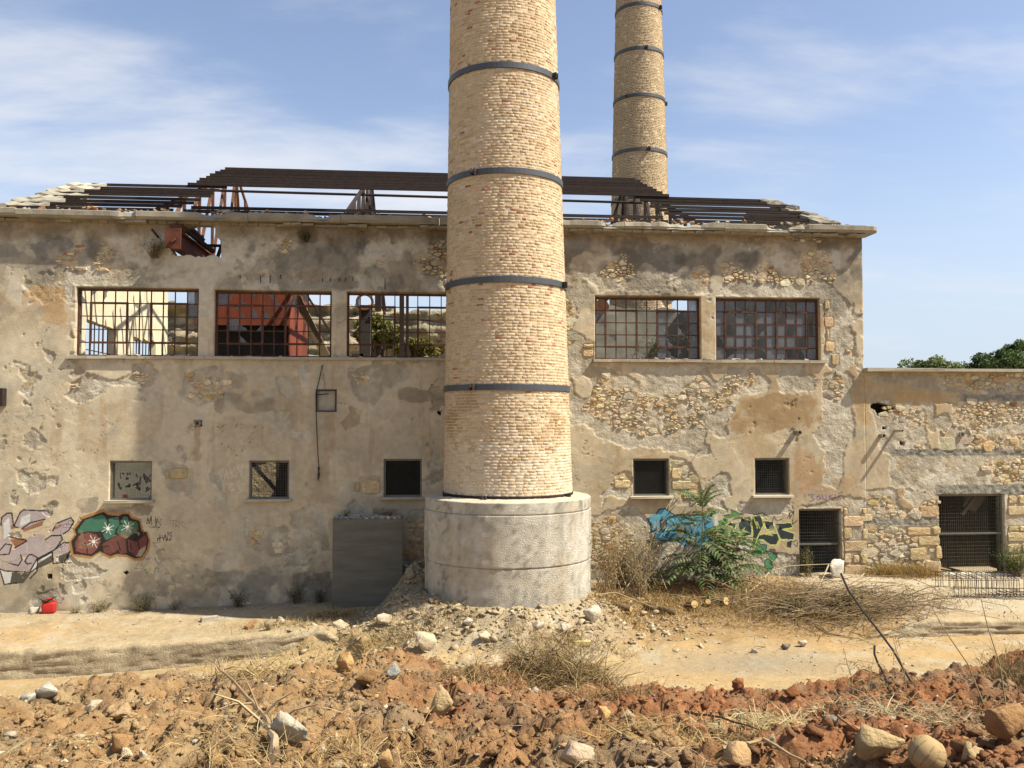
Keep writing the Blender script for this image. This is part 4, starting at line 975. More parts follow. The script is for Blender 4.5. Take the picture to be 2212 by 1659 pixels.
for wi, r in enumerate(UP):
    x0, z0, x1, z1 = r; x0 += .03; x1 -= .03; z1 -= .07; z0 += .015
    root = MB()
    for p, q in (((x0, z0), (x1, z0)), ((x0, z1), (x1, z1))): root.box(((p[0] + q[0]) / 2, YW, p[1]), (x1 - x0 + .06, .06, .065))
    for x in (x0, x1): root.box((x, YW, (z0 + z1) / 2), (.065, .058, z1 - z0 - .07))
    wo = root.build('window', M['rustwin'], hall)
    cw, ch = (x1 - x0) / 10, (z1 - z0) / 5
    for i in range(1, 10):
        b = MB(); b.box((x0 + i * cw + rnd.uniform(-.008, .008), YW + .001, (z0 + z1) / 2), (.03, .032, z1 - z0 - .06)); b.build('glazing_bar', M['rustwin'], wo)
    for i in range(1, 5):
        b = MB(); b.box(((x0 + x1) / 2, YW + .002, z0 + i * ch), (x1 - x0 - .06, .026, .03)); b.build('glazing_bar', M['rustwin'], wo)
    for c0 in (1, 6):
        b = MB(); xa, xb, za, zb = x0 + c0 * cw, x0 + (c0 + 3) * cw - (.0), z0 + ch, z0 + 4 * ch
        for z in (za, zb): b.box(((xa + xb) / 2, YW - .012, z), (xb - xa + .06, .05, .062))
        for x in (xa, xb): b.box((x, YW - .012, (za + zb) / 2), (.06, .049, zb - za - .06))
        b.build('casement_frame', M['rustwin'], wo)
    for k in range(50):
        s = PANES[wi][k]
        if s == '.': continue
        cxp, czp = x0 + (k % 10) * cw + .012, z1 - (k // 10 + 1) * ch + .012
        w, h = cw - .024, ch - .024
        pts = [(0, 0), (w, 0), (w, h), (0, h)] if s == 'g' else broken(w, h)
        tl = rnd.uniform(-.012, .012)
        n = len(pts)
        v = [(cxp + x, YW + .006 + tl * y, czp + y) for x, y in pts] + [(cxp + x, YW + .010 + tl * y, czp + y) for x, y in pts]
        f = [tuple(range(n)), tuple(range(2 * n - 1, n - 1, -1))] + [(i, n + i, n + (i + 1) % n, (i + 1) % n) for i in range(n)]
        b = MB(); b.add(v, f); b.build('pane', M['glass'], wo)
# long sills, lintel shadows are real reveals
for xa, xb in ((W(146, 770)[0], W(1012, 772)[0]), (W(1281, 778)[0], W(1784, 778)[0])):
    b = MB(); n = int((xb - xa) / .55)
    for i in range(n):
        u0, u1 = xa + (xb - xa) * i / n, xa + (xb - xa) * (i + 1) / n
        b.box(((u0 + u1) / 2, .05 + rnd.uniform(-.006, .006), zb_ - .045 + rnd.uniform(-.004, .004)), (u1 - u0 - .004, .29, .085), (rnd.uniform(-.01, .01), 0, 0), jit=.006)
    b.build('window_sill', M['sillgrey'], hall)
    b = MB()
    for i in range(int((xb - xa) * 3)):
        x = rnd.uniform(xa, xb); s = rnd.uniform(.02, .09)
        b.box((x, rnd.uniform(-.05, .10), zb_ + s * .25), (s * 2, s, s * .6), (rnd.uniform(-.3, .3), rnd.uniform(-.3, .3), rnd.uniform(0, 3)), jit=.015)
    tag(b.build('broken_render_chips', M['sillgrey'], hall), kind='stuff')
# small ground-floor windows: frame, wire mesh, sill
def mesh_grid(x0, z0, x1, z1, Y, nxw, nzw, wd, wob=.004):
    b = MB()
    for i in range(1, nxw):
        x = x0 + (x1 - x0) * i / nxw
        b.box((x + rnd.uniform(-wob, wob), Y, (z0 + z1) / 2), (wd, wd, z1 - z0), (0, rnd.uniform(-.004, .004), 0))
    for i in range(1, nzw):
        z = z0 + (z1 - z0) * i / nzw
        b.box(((x0 + x1) / 2, Y + wd, z + rnd.uniform(-wob, wob)), (x1 - x0, wd, wd), (0, rnd.uniform(-.003, .003), 0))
    return b
for li, r in enumerate(LOW):
    x0, z0, x1, z1 = r
    b = MB(); Y = .10
    for z in (z0 + .03, z1 - .03): b.box(((x0 + x1) / 2, Y, z), (x1 - x0 - .01, .05, .055))
    for x in (x0 + .03, x1 - .03): b.box((x, Y, (z0 + z1) / 2), (.05, .049, z1 - z0 - .11))
    wo = b.build('small_window', M['galv'], hall)
    mesh_grid(x0 + .05, z0 + .05, x1 - .05, z1 - .05, Y, 15, 14, .0045).build('wire_mesh', M['galv'], wo)
    ms = M['marble'] if li >= 3 else M['sillgrey']
    b = MB(); b.box(((x0 + x1) / 2, .05, z0 - .035), (x1 - x0 + .20, .36, .07), jit=.006); b.build('sill', ms, wo)
# niche with iron frame, lid and hanging rod
b = MB(); x0, z0, x1, z1 = NICHE
for z in (z0, z1): b.box(((x0 + x1) / 2, .03, z), (x1 - x0 + .05, .10, .04))
for x in (x0, x1): b.box((x, .03, (z0 + z1) / 2), (.04, .099, z1 - z0))
nf = b.build('niche_frame', M['steel_dark'], hall)
b = MB(); b.box(((x0 + x1) / 2 + .02, .075, (z0 + z1) / 2), (x1 - x0 - .06, .02, z1 - z0 - .05), (0.02, 0, 0)); b.build('niche_lid', M['sillgrey'], nf)
b = MB(); a = W(683, 853); c = W(711, 851); b.tube([(a[0], -.05, a[1]), (c[0], -.09, c[1])], .016, 5); b.build('hinge_pin', M['steel_dark'], nf)
rod = MB()
P3 = [(*W(697, 791),), (*W(690, 822),), (*W(683, 850),), (*W(684, 900),), (*W(688, 985),), (*W(690, 1008),)]
rod.tube([(x, -.09 + .02 * math.sin(i), z) for i, (x, z) in enumerate(P3)], .014, 6)
ax, az = W(689.5, 1008); bx_, bz_ = W(688.5, 1038)
rod.tube([(ax, -.09, az), (ax, -.09, az - .06), (ax - .005, -.09, az - .09), (ax, -.09, az - .16), (ax, -.09, az - .22), (bx_, -.09, bz_)], [.02, .045, .022, .022, .042, .012], 7)
tag(rod.build('hanging_rod', M['steel_dark'], None), 'thin dark iron rod hanging down the render below the long window', 'rod')
bpy.data.objects['hanging_rod'].parent = None
b = MB(); a = W(697, 791); c = W(703, 842); b.tube([(a[0], -.08, a[1]), (c[0], -.03, c[1])], .006, 4); b.tube([(a[0] + .0, .05, a[1] + .02), (a[0], -.11, a[1])], .02, 6)
b.build('rod_bracket', M['steel_dark'], hall)
# cast pipes and stubs sticking out of the wall
def stub(px, py, r, L, m, root, tilt=0.0, name='pipe_stub'):
    x, z = W(px, py); b = MB(); n = 10; v = []
    for k, (yy, rr) in enumerate(((.06, r), (-L, r), (-L, r * .72), (-L + .12, r * .70))):
        for j in range(n): v.append((x + rr * math.cos(j * 2 * math.pi / n), yy, z + rr * math.sin(j * 2 * math.pi / n) + tilt * yy))
    f = [(k * n + j, k * n + (j + 1) % n, (k + 1) * n + (j + 1) % n, (k + 1) * n + j) for k in range(3) for j in range(n)] + [tuple(3 * n + j for j in range(n))]
    b.add(v, f); return b.build(name, m, root)
stub(429, 914, .085, .16, M['concrete'], hall); stub(1718, 934, .075, .34, M['concrete'], hall)
stub(1902, 941, .07, .22, M['concrete'], annex); stub(1934, 930, .045, .42, M['sillgrey'], annex); stub(2077, 938, .09, .05, M['concrete'], annex)
b = MB(); x, z = W(1492, 1007)[0], W(1492, 1007)[1]
a = W(1511, 972); c = W(1487, 1012); b.tube([(a[0], -.12, a[1]), (a[0] - .01, .02, a[1])], .012, 5); b.build('iron_pin', M['steel_dark'], hall)
b = MB(); a = V('R1', [(1175, 595)])[0]; c = V('R1', [(1222, 658)])[0]; p, q = W(*a), W(*c); b.bar((p[0], -.12, p[1]), (q[0], -.02, q[1]), .05); b.build('iron_bracket', M['rust'], hall)
b = MB(); p = W(-4, 839); q = W(14, 877); b.box(((p[0] + q[0]) / 2, -.12, (p[1] + q[1]) / 2), (q[0] - p[0], .26, p[1] - q[1])); b.build('rusty_bracket_box', M['rust'], hall)
for (tg, x, y, L) in (('R2', 246, 945, 60), ('R2', 320, 945, 60), ('R2', 722, 965, 30), ('R2', 782, 965, 30), ('R2', 853, 965, 25), ('R2', 897, 962, 30), ('R2', 956, 960, 28), ('R2', 1203, 965, 90), ('R2', 400, 940, 30), ('R2', 90, 940, 30)):
    p = W(*V(tg, [(x, y)])[0]); q = W(*V(tg, [(x, y + L)])[0]); b = MB(); b.tube([(p[0], -.005, p[1]), (q[0], -.012, q[1])], .011, 5); b.build('reinforcing_bar', M['rust'], hall)

# --- cornice: concrete slabs on a course of broken tiles
CZ0, CZ1, CY0 = 11.59, 11.84, -.38
XG0, XG1 = -12.75, 13.05
xe = onY(1896, 498, -.38)[0]
x = -19.0; ci = 0
while x < xe - .05:
    L = min(rnd.uniform(1.6, 3.4), xe - x)
    if xe - x - L < .5: L = xe - x
    n = max(3, int(L / .12)); rows = []
    s_off = rnd.uniform(-.02, .02)
    prof = [(.45, CZ0 + .02), (CY0 + .06, CZ0 + .02), (CY0 + .02, CZ0 + .07), (CY0, CZ0 + .09), (CY0, CZ1 - .02), (CY0 + .03, CZ1), (.45, CZ1 + .03)]
    v = []
    for i in range(n + 1):
        u = x + .006 + (L - .012) * i / n
        bite = max(0, fbm(np.array([u]), np.array([1.3]), 1.1, 4, 201)[0] - .56) * 1.1
        for k_, (yy, zz) in enumerate(prof):
            e = (fbm(np.array([u]), np.array([k_ * 1.7]), 3.0, 3, 202)[0] - .5) * .035
            v.append((u, yy + (bite * .5 if k_ in (2, 3) else bite if k_ in (4, 5) else 0) + e * (k_ not in (0, 6)), zz + e * .7 + s_off - (bite * .35 if k_ in (4, 5, 6) else 0)))
    m_ = len(prof)
    f = [(i * m_ + j, i * m_ + j + 1, (i + 1) * m_ + j + 1, (i + 1) * m_ + j) for i in range(n) for j in range(m_ - 1)]
    f += [tuple(range(m_ - 1, -1, -1)), tuple(n * m_ + j for j in range(m_))]
    b = MB(); b.add(v, f); b.build('cornice', M['concrete'], hall)
    x += L
b = MB(); x = XG0 - 6
while x < xe - .3:
    w = rnd.uniform(.22, .36); o = rnd.uniform(0, .07) + (.18 if fbm(np.array([x]), np.array([.5]), .5, 3, 210)[0] > .58 else 0)
    tiles = MB(); tiles.box((x + w / 2, CY0 + .30 + o, CZ0 - .025), (w - .012, .42, .075), (rnd.uniform(-.03, .03), rnd.uniform(-.02, .02), 0), jit=.014); tiles.build('tile', M['concrete'], hall); x += w
# rubble, tile bits and dry weeds left along the eaves
bits = MB()
for i in range(300):
    x = rnd.uniform(-14, 13.2)
    if 0.2 < x < 4 and rnd.random() < .5: continue
    s = rnd.choice((.03, .04, .06, .09))
    bits.box((x, rnd.uniform(-.28, .35), CZ1 + .03 + s * .3), (s * rnd.uniform(1, 2), s * 1.4, s * rnd.uniform(.5, 1)), (rnd.uniform(-.5, .5), rnd.uniform(-.5, .5), rnd.uniform(0, 3)), jitcol(rnd.choice(((.36, .18, .11), (.45, .35, .24), (.40, .37, .31), (.36, .24, .15))), .2), jit=.02)
tag(bits.build('roof_rubble', M['rock'], hall), kind='stuff')

# --- roof steel: purlins along the hall, trusses across it
def roofz(Y): return 12.02 + .405 * (Y - .3)
XL2, XR2 = -9.03, 8.83
NP = 15
YP = [.35 + i * .765 for i in range(NP)]
def purlin(xa, xb, Y, z, h=.084, m='rust'):
    b = MB()
    b.box(((xa + xb) / 2, Y, z), (xb - xa, .010, h)); b.box(((xa + xb) / 2, Y + .028, z + h / 2 + .005), (xb - xa, .066, .010)); b.box(((xa + xb) / 2, Y - .022, z - h / 2 - .005), (xb - xa, .054, .010))
    tl, sg, L_ = rnd.uniform(-.010, .010), rnd.uniform(-.006, .010), (xb - xa) / 2
    b.v = [(x_, y_ + rnd.uniform(-.004, .004), z_ + tl * (x_ - (xa + xb) / 2) / L_ - sg) for x_, y_, z_ in b.v]
    return b.build('purlin', M[m], hall)
for i, Y in enumerate(YP):
    z = roofz(Y)
    j = lambda: rnd.uniform(-.12, .12)
    if i <= 7:
        purlin(XG0 + .12 + j(), XL2 + 1.1 + .05 * i + j(), Y, z); purlin(XR2 - 1.2 + j(), 12.95 + j() + (.18 if i == 0 else 0), Y, z)
    if i <= 1: purlin(XL2 + 1.4, XR2 - 1.5, Y, z - .03)
    if i >= 7: purlin(XL2 + j() * .6, XR2 + j() * .6, Y, z + .10, .096)
b = MB(); p = onY(525, 413, 8.6); b.tube([(XL2 + .3, 8.6, p[2]), (XR2 - .3, 8.6, p[2] - .1)], .055, 8); b.build('tie_pipe', M['rust'], hall)
def bars2(b, p, q, w=.09, gap=.03):
    b.bar(p, q, w * .35, w)
YR = YP[-1] + .25
for ti, xt in enumerate((XL2 + .38, onY(772, 430, 5.0)[0], XR2 - .42)):
    for dx in ((0.0,)):
        mt = M['rustlight'] if ti == 0 else M['rust']
        b = MB(); X_ = xt + dx
        b.bar((X_, .25, roofz(.25) - .12), (X_, YR, roofz(YR) - .10), .09, .11); b.bar((X_, YR, roofz(YR) - .10), (X_, 2 * YR - .3, roofz(.25) - .12), .09, .11)
        b.bar((X_, .25, roofz(.25) - .32), (X_, 2 * YR - .3, roofz(.25) - .32), .09, .10)
        tr = b.build('truss', mt, hall)
        n = 6
        for k_ in range(1, 2 * n):
            Y = .25 + (YR - .25) * k_ / n; zt = roofz(Y if Y <= YR else 2 * YR - Y) - .12; zb2 = roofz(.25) - .30
            b = MB(); b.bar((X_, Y, zb2), (X_, Y, zt), .10, .10); b.build('truss_strut', mt, tr)
            Y2 = .25 + (YR - .25) * (k_ - 1) / n; zt2 = roofz(Y2 if Y2 <= YR else 2 * YR - Y2) - .12
            b = MB()
            if k_ <= n: b.bar((X_, Y2 + .02, zb2), (X_, Y - .02, zt), .10, .09)
            else: b.bar((X_, Y2 + .02, zt2), (X_, Y - .02, zb2), .10, .09)
            b.build('truss_strut', mt, tr)
# gable walls with ragged sloping tops, back wall, middle floor
def ragged_wall(name, pts_top, zbot, axis, pos, th, m, root, holes=(), seed=0, amp=.10):
    """wall along a line: pts_top = [(u, z)]; axis 'X' = at X = pos running in Y, 'Y' = at Y = pos running in X"""
    u0, u1 = pts_top[0][0], pts_top[-1][0]; st = .22
    nu = int((u1 - u0) / st); us = np.linspace(u0, u1, nu + 1)
    top = np.interp(us, [p[0] for p in pts_top], [p[1] for p in pts_top]) + (fbm(us, us * 0 + seed, 1.6, 4, 300 + seed) - .5) * amp * 2
    nv_ = int((max(top) - zbot) / st); b = MB(); vv = []
    gridv = {}
    def vid_(i, k, side):
        key = (i, k, side)
        if key not in gridv:
            z = zbot + (top[i] - zbot) * k / nv_
            d = (fbm(np.array([us[i]]), np.array([z]), 1.3, 4, 320 + seed)[0] - .5) * .07
            q = pos + (d if side == 0 else th)
            gridv[key] = len(vv); vv.append((q, us[i], z) if axis == 'X' else (us[i], q, z))
        return gridv[key]
    kp = np.ones((nu, nv_), bool)
    for i in range(nu):
        for k in range(nv_):
            u, z = (us[i] + us[i + 1]) / 2, zbot + ((top[i] + top[i + 1]) / 2 - zbot) * (k + .5) / nv_
            for a, b2, c, d in holes:
                if a < u < c and b2 < z < d: kp[i, k] = False
    ff = []
    for i in range(nu):
        for k in range(nv_):
            if not kp[i, k]: continue
            ff.append((vid_(i, k, 0), vid_(i + 1, k, 0), vid_(i + 1, k + 1, 0), vid_(i, k + 1, 0)))
            ff.append((vid_(i, k, 1), vid_(i, k + 1, 1), vid_(i + 1, k + 1, 1), vid_(i + 1, k, 1)))
            for di, dk, e in ((-1, 0, ((i, k), (i, k + 1))), (1, 0, ((i + 1, k), (i + 1, k + 1))), (0, -1, ((i, k), (i + 1, k))), (0, 1, ((i, k + 1), (i + 1, k + 1)))):
                a, c = i + di, k + dk
                if a < 0 or c < 0 or a >= nu or c >= nv_ or not kp[a, c]:
                    (p, q) = e; ff.append((vid_(*p, 0), vid_(*q, 0), vid_(*q, 1), vid_(*p, 1)))
    b.add(vv, ff); return b.build(name, m, root)
XGL = XG0 + .1
h1a, h1b = onX(186, 700, XGL), onX(253, 700, XGL); h2a, h2b = onX(291, 740, XGL), onX(338, 740, XGL)
ztop1 = onX(183, 690, XGL)[2]; ztop2 = onX(292, 727, XGL)[2]
GH = [(h1a[1], 5.2, h1b[1], ztop1), (h2a[1], 5.2, h2b[1], ztop2)]
endY = onX(362, 700, XGL)[1]
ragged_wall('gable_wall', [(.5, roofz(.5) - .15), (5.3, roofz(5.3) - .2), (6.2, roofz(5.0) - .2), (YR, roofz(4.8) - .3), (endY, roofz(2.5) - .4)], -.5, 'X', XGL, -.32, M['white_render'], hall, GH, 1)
for (ya, za, yb, zb2) in GH:
    b = MB()
    for k_ in range(1, 7): b.box((XGL - .2, ya + (yb - ya) * k_ / 7, (za + zb2) / 2), (.035, .035, zb2 - za))
    for k_ in (1, 2, 3): b.box((XGL - .2, (ya + yb) / 2, za + (zb2 - za) * k_ / 4), (.03, yb - ya, .03))
    b.build('window_grille', M['rust'], hall)
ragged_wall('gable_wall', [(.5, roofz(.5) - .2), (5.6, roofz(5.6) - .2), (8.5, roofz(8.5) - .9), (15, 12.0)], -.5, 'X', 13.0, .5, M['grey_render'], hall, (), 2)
zbk = onY(1400, 668, 13.0)[2]
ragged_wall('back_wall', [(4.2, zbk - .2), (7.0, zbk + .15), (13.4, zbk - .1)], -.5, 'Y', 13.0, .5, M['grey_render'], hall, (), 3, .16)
zb3 = onY(380, 652, 15.0)[2]
# sloping masonry that clung to the ends of the purlins
for side, xg, i1 in ((-1, XG0, 7), (1, 12.6, 7)):
    for i in range(0, i1):
        Y0_, Y1_ = YP[i] + .05, YP[i + 1] - .02
        b = MB(); w_ = rnd.uniform(.7, 1.5) if side < 0 else rnd.uniform(.2, .8); n = 7; v = []
        xa = xg - .25 if side < 0 else xg - w_ + .45
        for q in range(n + 1):
            u = xa + w_ * q / n; e = rnd.uniform(-.05, .06)
            v += [(u, Y0_ - .03, roofz(Y0_) - .10), (u, Y0_ + rnd.uniform(-.03, .03), roofz(Y0_) + .06 + e), (u, Y1_, roofz(Y1_) + .03 + e), (u, Y1_, roofz(Y1_) - .14)]
        f = [(q * 4 + j, q * 4 + (j + 1) % 4, q * 4 + 4 + (j + 1) % 4, q * 4 + 4 + j) for q in range(n) for j in range(4)] + [(3, 2, 1, 0), tuple(n * 4 + j for j in range(4))]
        b.add(v, f); b.build('roof_masonry', M['concrete'] if i < 5 or side > 0 else M['sillgrey'], hall)
# upper floor slab over the east half keeps the ground floor dark
xs0 = W(735, 800)[0]
b = MB(); b.box(((xs0 + 12.9) / 2, 7.0, 7.05), (12.9 - xs0, 12.9, .3)); b.build('floor_slab', M['concrete'], hall)
b = MB(); b.box((xs0 + .2, 7.0, 3.2), (.3, 12.9, 7.3)); b.build('inner_wall', M['grey_render'], hall)
ragged_wall('back_wall', [(xs0, 6.6), (4.2, 6.7)], -.5, 'Y', 13.0, .5, M['grey_render'], hall, (), 6)
# inner partition seen through the first two small windows
zA = 6.6
b = MB(); b.box((-11.1, 4.2, zA / 2 - .6), (3.4, .3, zA)); pw = b.build('inner_wall', M['grey_render'], hall)
b = MB()
pc = [((.10, .06, .14), 1), ((.05, .05, .05), 0), ((.3, .04, .03), 2)]
def tagstroke(cx_, cz_, s, col, n, Y):
    px0 = cx_
    for q in range(n):
        pts = [(px0 + rnd.uniform(0, s * .8), cz_ + rnd.uniform(-s * .5, s * .5)) for _ in range(4)]
        for (xa, za), (xb, zb2) in zip(pts[:-1], pts[1:]): b.bar((xa, Y, za), (xb, Y, zb2), .028, .004, col, up=(0, -1, 0))
        px0 += s * .8
p = onY(285, 1040, 4.04); tagstroke(p[0] - .2, p[2] + .1, .35, (.12, .05, .14), 5, 4.04); tagstroke(p[0] - 1.2, p[2] - .6, .3, (.04, .04, .04), 2, 4.04); tagstroke(p[0] - .3, p[2] - .5, .3, (.32, .04, .03), 1, 4.04); tagstroke(p[0] + .6, p[2] - .5, .3, (.04, .04, .04), 2, 4.04); tagstroke(p[0] - .8, p[2] + .25, .25, (.35, .33, .36), 5, 4.04); tagstroke(p[0] - .6, p[2] - .2, .4, (.05, .05, .06), 4, 4.04)
b.build('graffiti', M['paint'], pw)
ragged_wall('inner_wall', [(-8.6, 6.4), (-5.0, 6.6), (xs0, 6.4)], -.5, 'Y', 5.6, .4, M['stone_wall'], hall, (), 5)
b = MB(); a, c = onY(545, 1000, 2.6), onY(606, 1070, 2.6); b.bar(a, c, .12, .12); a, c = onY(612, 1000, 2.4), onY(608, 1085, 2.4); b.bar(a, c, .2, .2); b.bar(onY(545, 1004, 2.6), onY(575, 998, 2.6), .12); b.build('steel_brace', M['steel_dark'], hall)

# --- crane beam poking through the hole under the eaves
p = W(384, 522); b = MB()
b.box((p[0] + .02, 1.8, p[1] + .0), (.07, 4.5, .50)); b.box((p[0] + .02, 1.8, p[1] - .24), (.28, 4.5, .05)); b.box((p[0] + .02, 1.8, p[1] + .26), (.28, 4.5, .05)); b.box((p[0], -.46, p[1]), (.45, .06, .60), jit=.01)
b.tube([(p[0] + .02, -.50, p[1] - .06), (p[0] + .02, -.60, p[1] - .06)], .085, 6)
b.box((p[0] + .02, .0, p[1] + .38), (.34, .5, .15)); b.build('crane_girder', M['rustdark'], hall)
b = MB(); a, c = onY(382, 482, .7), onY(462, 545, 1.6); b.bar(a, c, .12); b.bar(onY(400, 480, .9), onY(440, 520, 1.5), .1); b.bar((p[0] + 1.35, 1.0, 10.4), (p[0] + 1.35, 1.0, 12.0), .09); b.bar((p[0] + .8, 1.0, 10.4), (p[0] + 1.3, 1.0, 12.0), .09)
b.bar((p[0] + .5, 1.0, p[1] + .1), (p[0] + 1.6, 1.0, p[1] + .1), .08); b.build('crane_bracing', M['rust'], hall)

# --- annex: coping, doorway grilles, unseen roof slab added with a back wall to darken the inside
xa1 = X1G
x = XCOR - .02
while x < xa1:
    L = min(rnd.uniform(2.2, 3.4), xa1 - x); b = MB(); b.box((x + L / 2, .12, ZANN + .045), (L - .008, .78, .10), jit=.008); b.build('coping', M['sillgrey'], annex); x += L + .001
b = MB(); b.box(((XCOR + X1G) / 2, 4.4, ZANN - .25), (X1G - XCOR - .4, 7.8, .2)); b.build('unseen_roof_slab', M['concrete'], annex)
b = MB(); b.box(((XCOR + X1G) / 2, 8.2, 3.4), (X1G - XCOR, .4, 7.6)); b.build('back_wall', M['concrete'], annex)
b = MB(); b.box((X1G - .2, 4.2, 3.4), (.4, 7.4, 7.6)); b.build('side_wall', M['concrete'], annex)
b = MB(); a, c = onY(2090, 1072, 2.4), onY(2083, 1108, 2.4); b.box((a[0] + .25, 2.5, a[2] - .15), (.5, .3, .7), (0, .5, 0), jit=.1); b.bar(onY(2110, 1068, 2.2), onY(2078, 1112, 2.2), .1); b.build('lit_roof_fragment', M['marble'], annex)  # sunlight on the broken roof piece is put in as pale marble
b = MB()
for i in range(3):
    b.bar(onY(2032, 1238 - i * 8, 1.0 + .3 * i), onY(2092 - i * 9, 1240 - i * 3, .8), .16, .03)
b.build('fallen_board', M['wood'], annex)
def gate(r, zcross, root, nxw, nzw, name='barred_gate'):
    x0, z0, x1, z1 = r; Y = .16; zb2 = z0 + .35; b = MB()
    for x in (x0 + .03, x1 - .03): b.box((x, Y, (z0 + z1) / 2), (.055, .05, z1 - z0))
    b.box(((x0 + x1) / 2, Y + .001, z1 - .04), (x1 - x0 - .11, .05, .05)); b.box(((x0 + x1) / 2, Y + .001, zb2), (x1 - x0 - .11, .05, .05))
    g = b.build(name, M['galv'], root)
    b = MB(); b.box(((x0 + x1) / 2, Y - .03, zcross), (x1 - x0 - .02, .03, .055)); b.build('cross_bar', M['galv'], g)
    mesh_grid(x0 + .05, zb2, x1 - .05, z1 - .05, Y + .01, nxw, nzw, .005, .006).build('wire_mesh', M['galv'], g)
gate(DOOR1, W(1770, 1176)[1], hall, 17, 22); gate(DOOR2, W(2100, 1153)[1], annex, 30, 23)
b = MB(); x0, z0, x1, z1 = DOOR2; b.box(((x0 + x1) / 2, .0, .78), (x1 - x0 + .3, .5, .12), jit=.01); b.build('door_step', M['marble'], annex)
# ------------------------------------------------------------------ chimneys of single bricks
def chimney(root, cx0, cy, z0, z1, Rf, course, lmin, lmax, colf, seed, m, mm, mortarcol, n_parts, groove=.0065, joint=.013, jit=.0022, lean=0.0):
    cx = cx0
    r_ = np.random.default_rng(seed)
    # mortar core
    nz_, na = 60, 72
    v, f = [], []
    for k in range(nz_ + 1):
        z = z0 + (z1 - z0) * k / nz_
        for a in range(na):
            t = 2 * math.pi * a / na; R_ = Rf(z) - groove
            v.append((cx + R_ * math.cos(t) + lean * (z - z0), cy + R_ * math.sin(t), z))
    f = [(k * na + a, k * na + (a + 1) % na, (k + 1) * na + (a + 1) % na, (k + 1) * na + a) for k in range(nz_) for a in range(na)]
    f4 = np.array(f)
    obj_np('mortar_core', v, f4, mm, root, np.array(mortarcol), smooth=True)
    A0, A1, ZZ, RR = [], [], [], []
    z = z0; row = 0
    while z < z1 - course:
        R_ = Rf(z); per = 2 * math.pi
        a = r_.uniform(0, .2); end = a + per
        while a < end - .3 * lmin / R_:
            L = r_.uniform(lmin, lmax) / R_ if r_.random() > .25 else lmin * .75 / R_
            L = min(L, end - a)
            A0.append(a); A1.append(a + L); ZZ.append(z + r_.normal(0, .0022)); RR.append(R_); a += L
        z += course; row += 1
    A0, A1, ZZ, RR = map(np.array, (A0, A1, ZZ, RR)); n = len(A0)
    hj = joint / 2
    t0 = A0 + hj / RR; t1 = A1 - hj / RR; za = ZZ + hj; zb = ZZ + course - hj
    ero = r_.random(n)
    rad = RR + r_.normal(0, jit, n) - np.where(ero > .95, .007, 0)
    rin = RR - groove - .002
    tl = r_.normal(0, .0022, n); ts_ = r_.normal(0, .0025, n)
    bx = .010; bz = .009
    V8 = np.zeros((n, 8, 3), np.float32)
    def put(i, t, rr, z):
        V8[:, i, 0] = cx + rr * np.cos(t) + lean * (z - z0); V8[:, i, 1] = cy + rr * np.sin(t); V8[:, i, 2] = z
    ez = lambda: r_.normal(0, .0035, n); et = lambda: r_.normal(0, .004, n) / RR
    put(0, t0, rin, za); put(1, t1, rin, za); put(2, t1, rin, zb); put(3, t0, rin, zb)
    put(4, t0 + bx / RR + et(), rad - tl - ts_, za + bz + ez()); put(5, t1 - bx / RR + et(), rad - tl + ts_, za + bz + ez())
    put(6, t1 - bx / RR + et(), rad + tl + ts_, zb - bz + ez()); put(7, t0 + bx / RR + et(), rad + tl - ts_, zb - bz + ez())
    q = np.array([[4, 5, 6, 7], [0, 1, 5, 4], [1, 2, 6, 5], [2, 3, 7, 6], [3, 0, 4, 7]])
    tm = (A0 + A1) / 2
    col = colf(tm, ZZ, r_)
    # the bricks that show largest from the photograph are single objects
    px = cx + RR * np.cos(tm) - CAM[0]; py = cy + RR * np.sin(tm) - CAM[1]; pz = ZZ - CAM[2]
    d2 = px ** 2 + py ** 2 + pz ** 2
    vis = -(px * np.cos(tm) + py * np.sin(tm)) / np.sqrt(d2) * (A1 - A0) * RR / d2
    up_ = CAM[2] + (np.hypot(px, py)) * .50
    vis = np.where(ZZ > up_, 0, vis)
    order = np.argsort(-vis); big = order[:n_parts]
    for i in big:
        link(bpy.data.objects.new('brick', mesh_np('brick', V8[i], q, m, col[i])), root)
    rest = np.ones(n, bool); rest[big] = False
    idx = np.nonzero(rest)[0]
    vv = V8[idx].reshape(-1, 3); ff = (np.arange(len(idx))[:, None, None] * 8 + q[None]).reshape(-1, 4)
    tag(obj_np('brickwork', vv, ff, m, root, np.repeat(col[idx], 8, 0)), kind='stuff')
def ring_band(root, cx, cy, z, Rf, h, out, m, lug_angles, name='steel_band', lug=.16):
    b = MB(); n = 72; v = []
    for (rr, zz) in ((-.01, -h / 2), (out, -h / 2), (out, h / 2), (-.01, h / 2)):
        for a in range(n):
            t = 2 * math.pi * a / n; R_ = Rf(z) + rr; v.append((cx + R_ * math.cos(t), cy + R_ * math.sin(t), z + zz))
    f = [(k * n + a, k * n + (a + 1) % n, ((k + 1) % 4) * n + (a + 1) % n, ((k + 1) % 4) * n + a) for k in range(4) for a in range(n)]
    b.add(v, f); o = b.build(name, m, root)
    for t in lug_angles:
        b = MB(); R_ = Rf(z) + out
        for s in (-.045, .045):
            tt = t + s / R_; b.box((cx + (R_ + .05) * math.cos(tt), cy + (R_ + .05) * math.sin(tt), z), (.13, .018, lug), (0, 0, tt))
        b.tube([(cx + (R_ + .07) * math.cos(t - .09 / R_), cy + (R_ + .07) * math.sin(t - .09 / R_), z), (cx + (R_ + .07) * math.cos(t + .09 / R_), cy + (R_ + .07) * math.sin(t + .09 / R_), z)], .016, 6)
        b.build('clamp', M['steel_dark'], o)
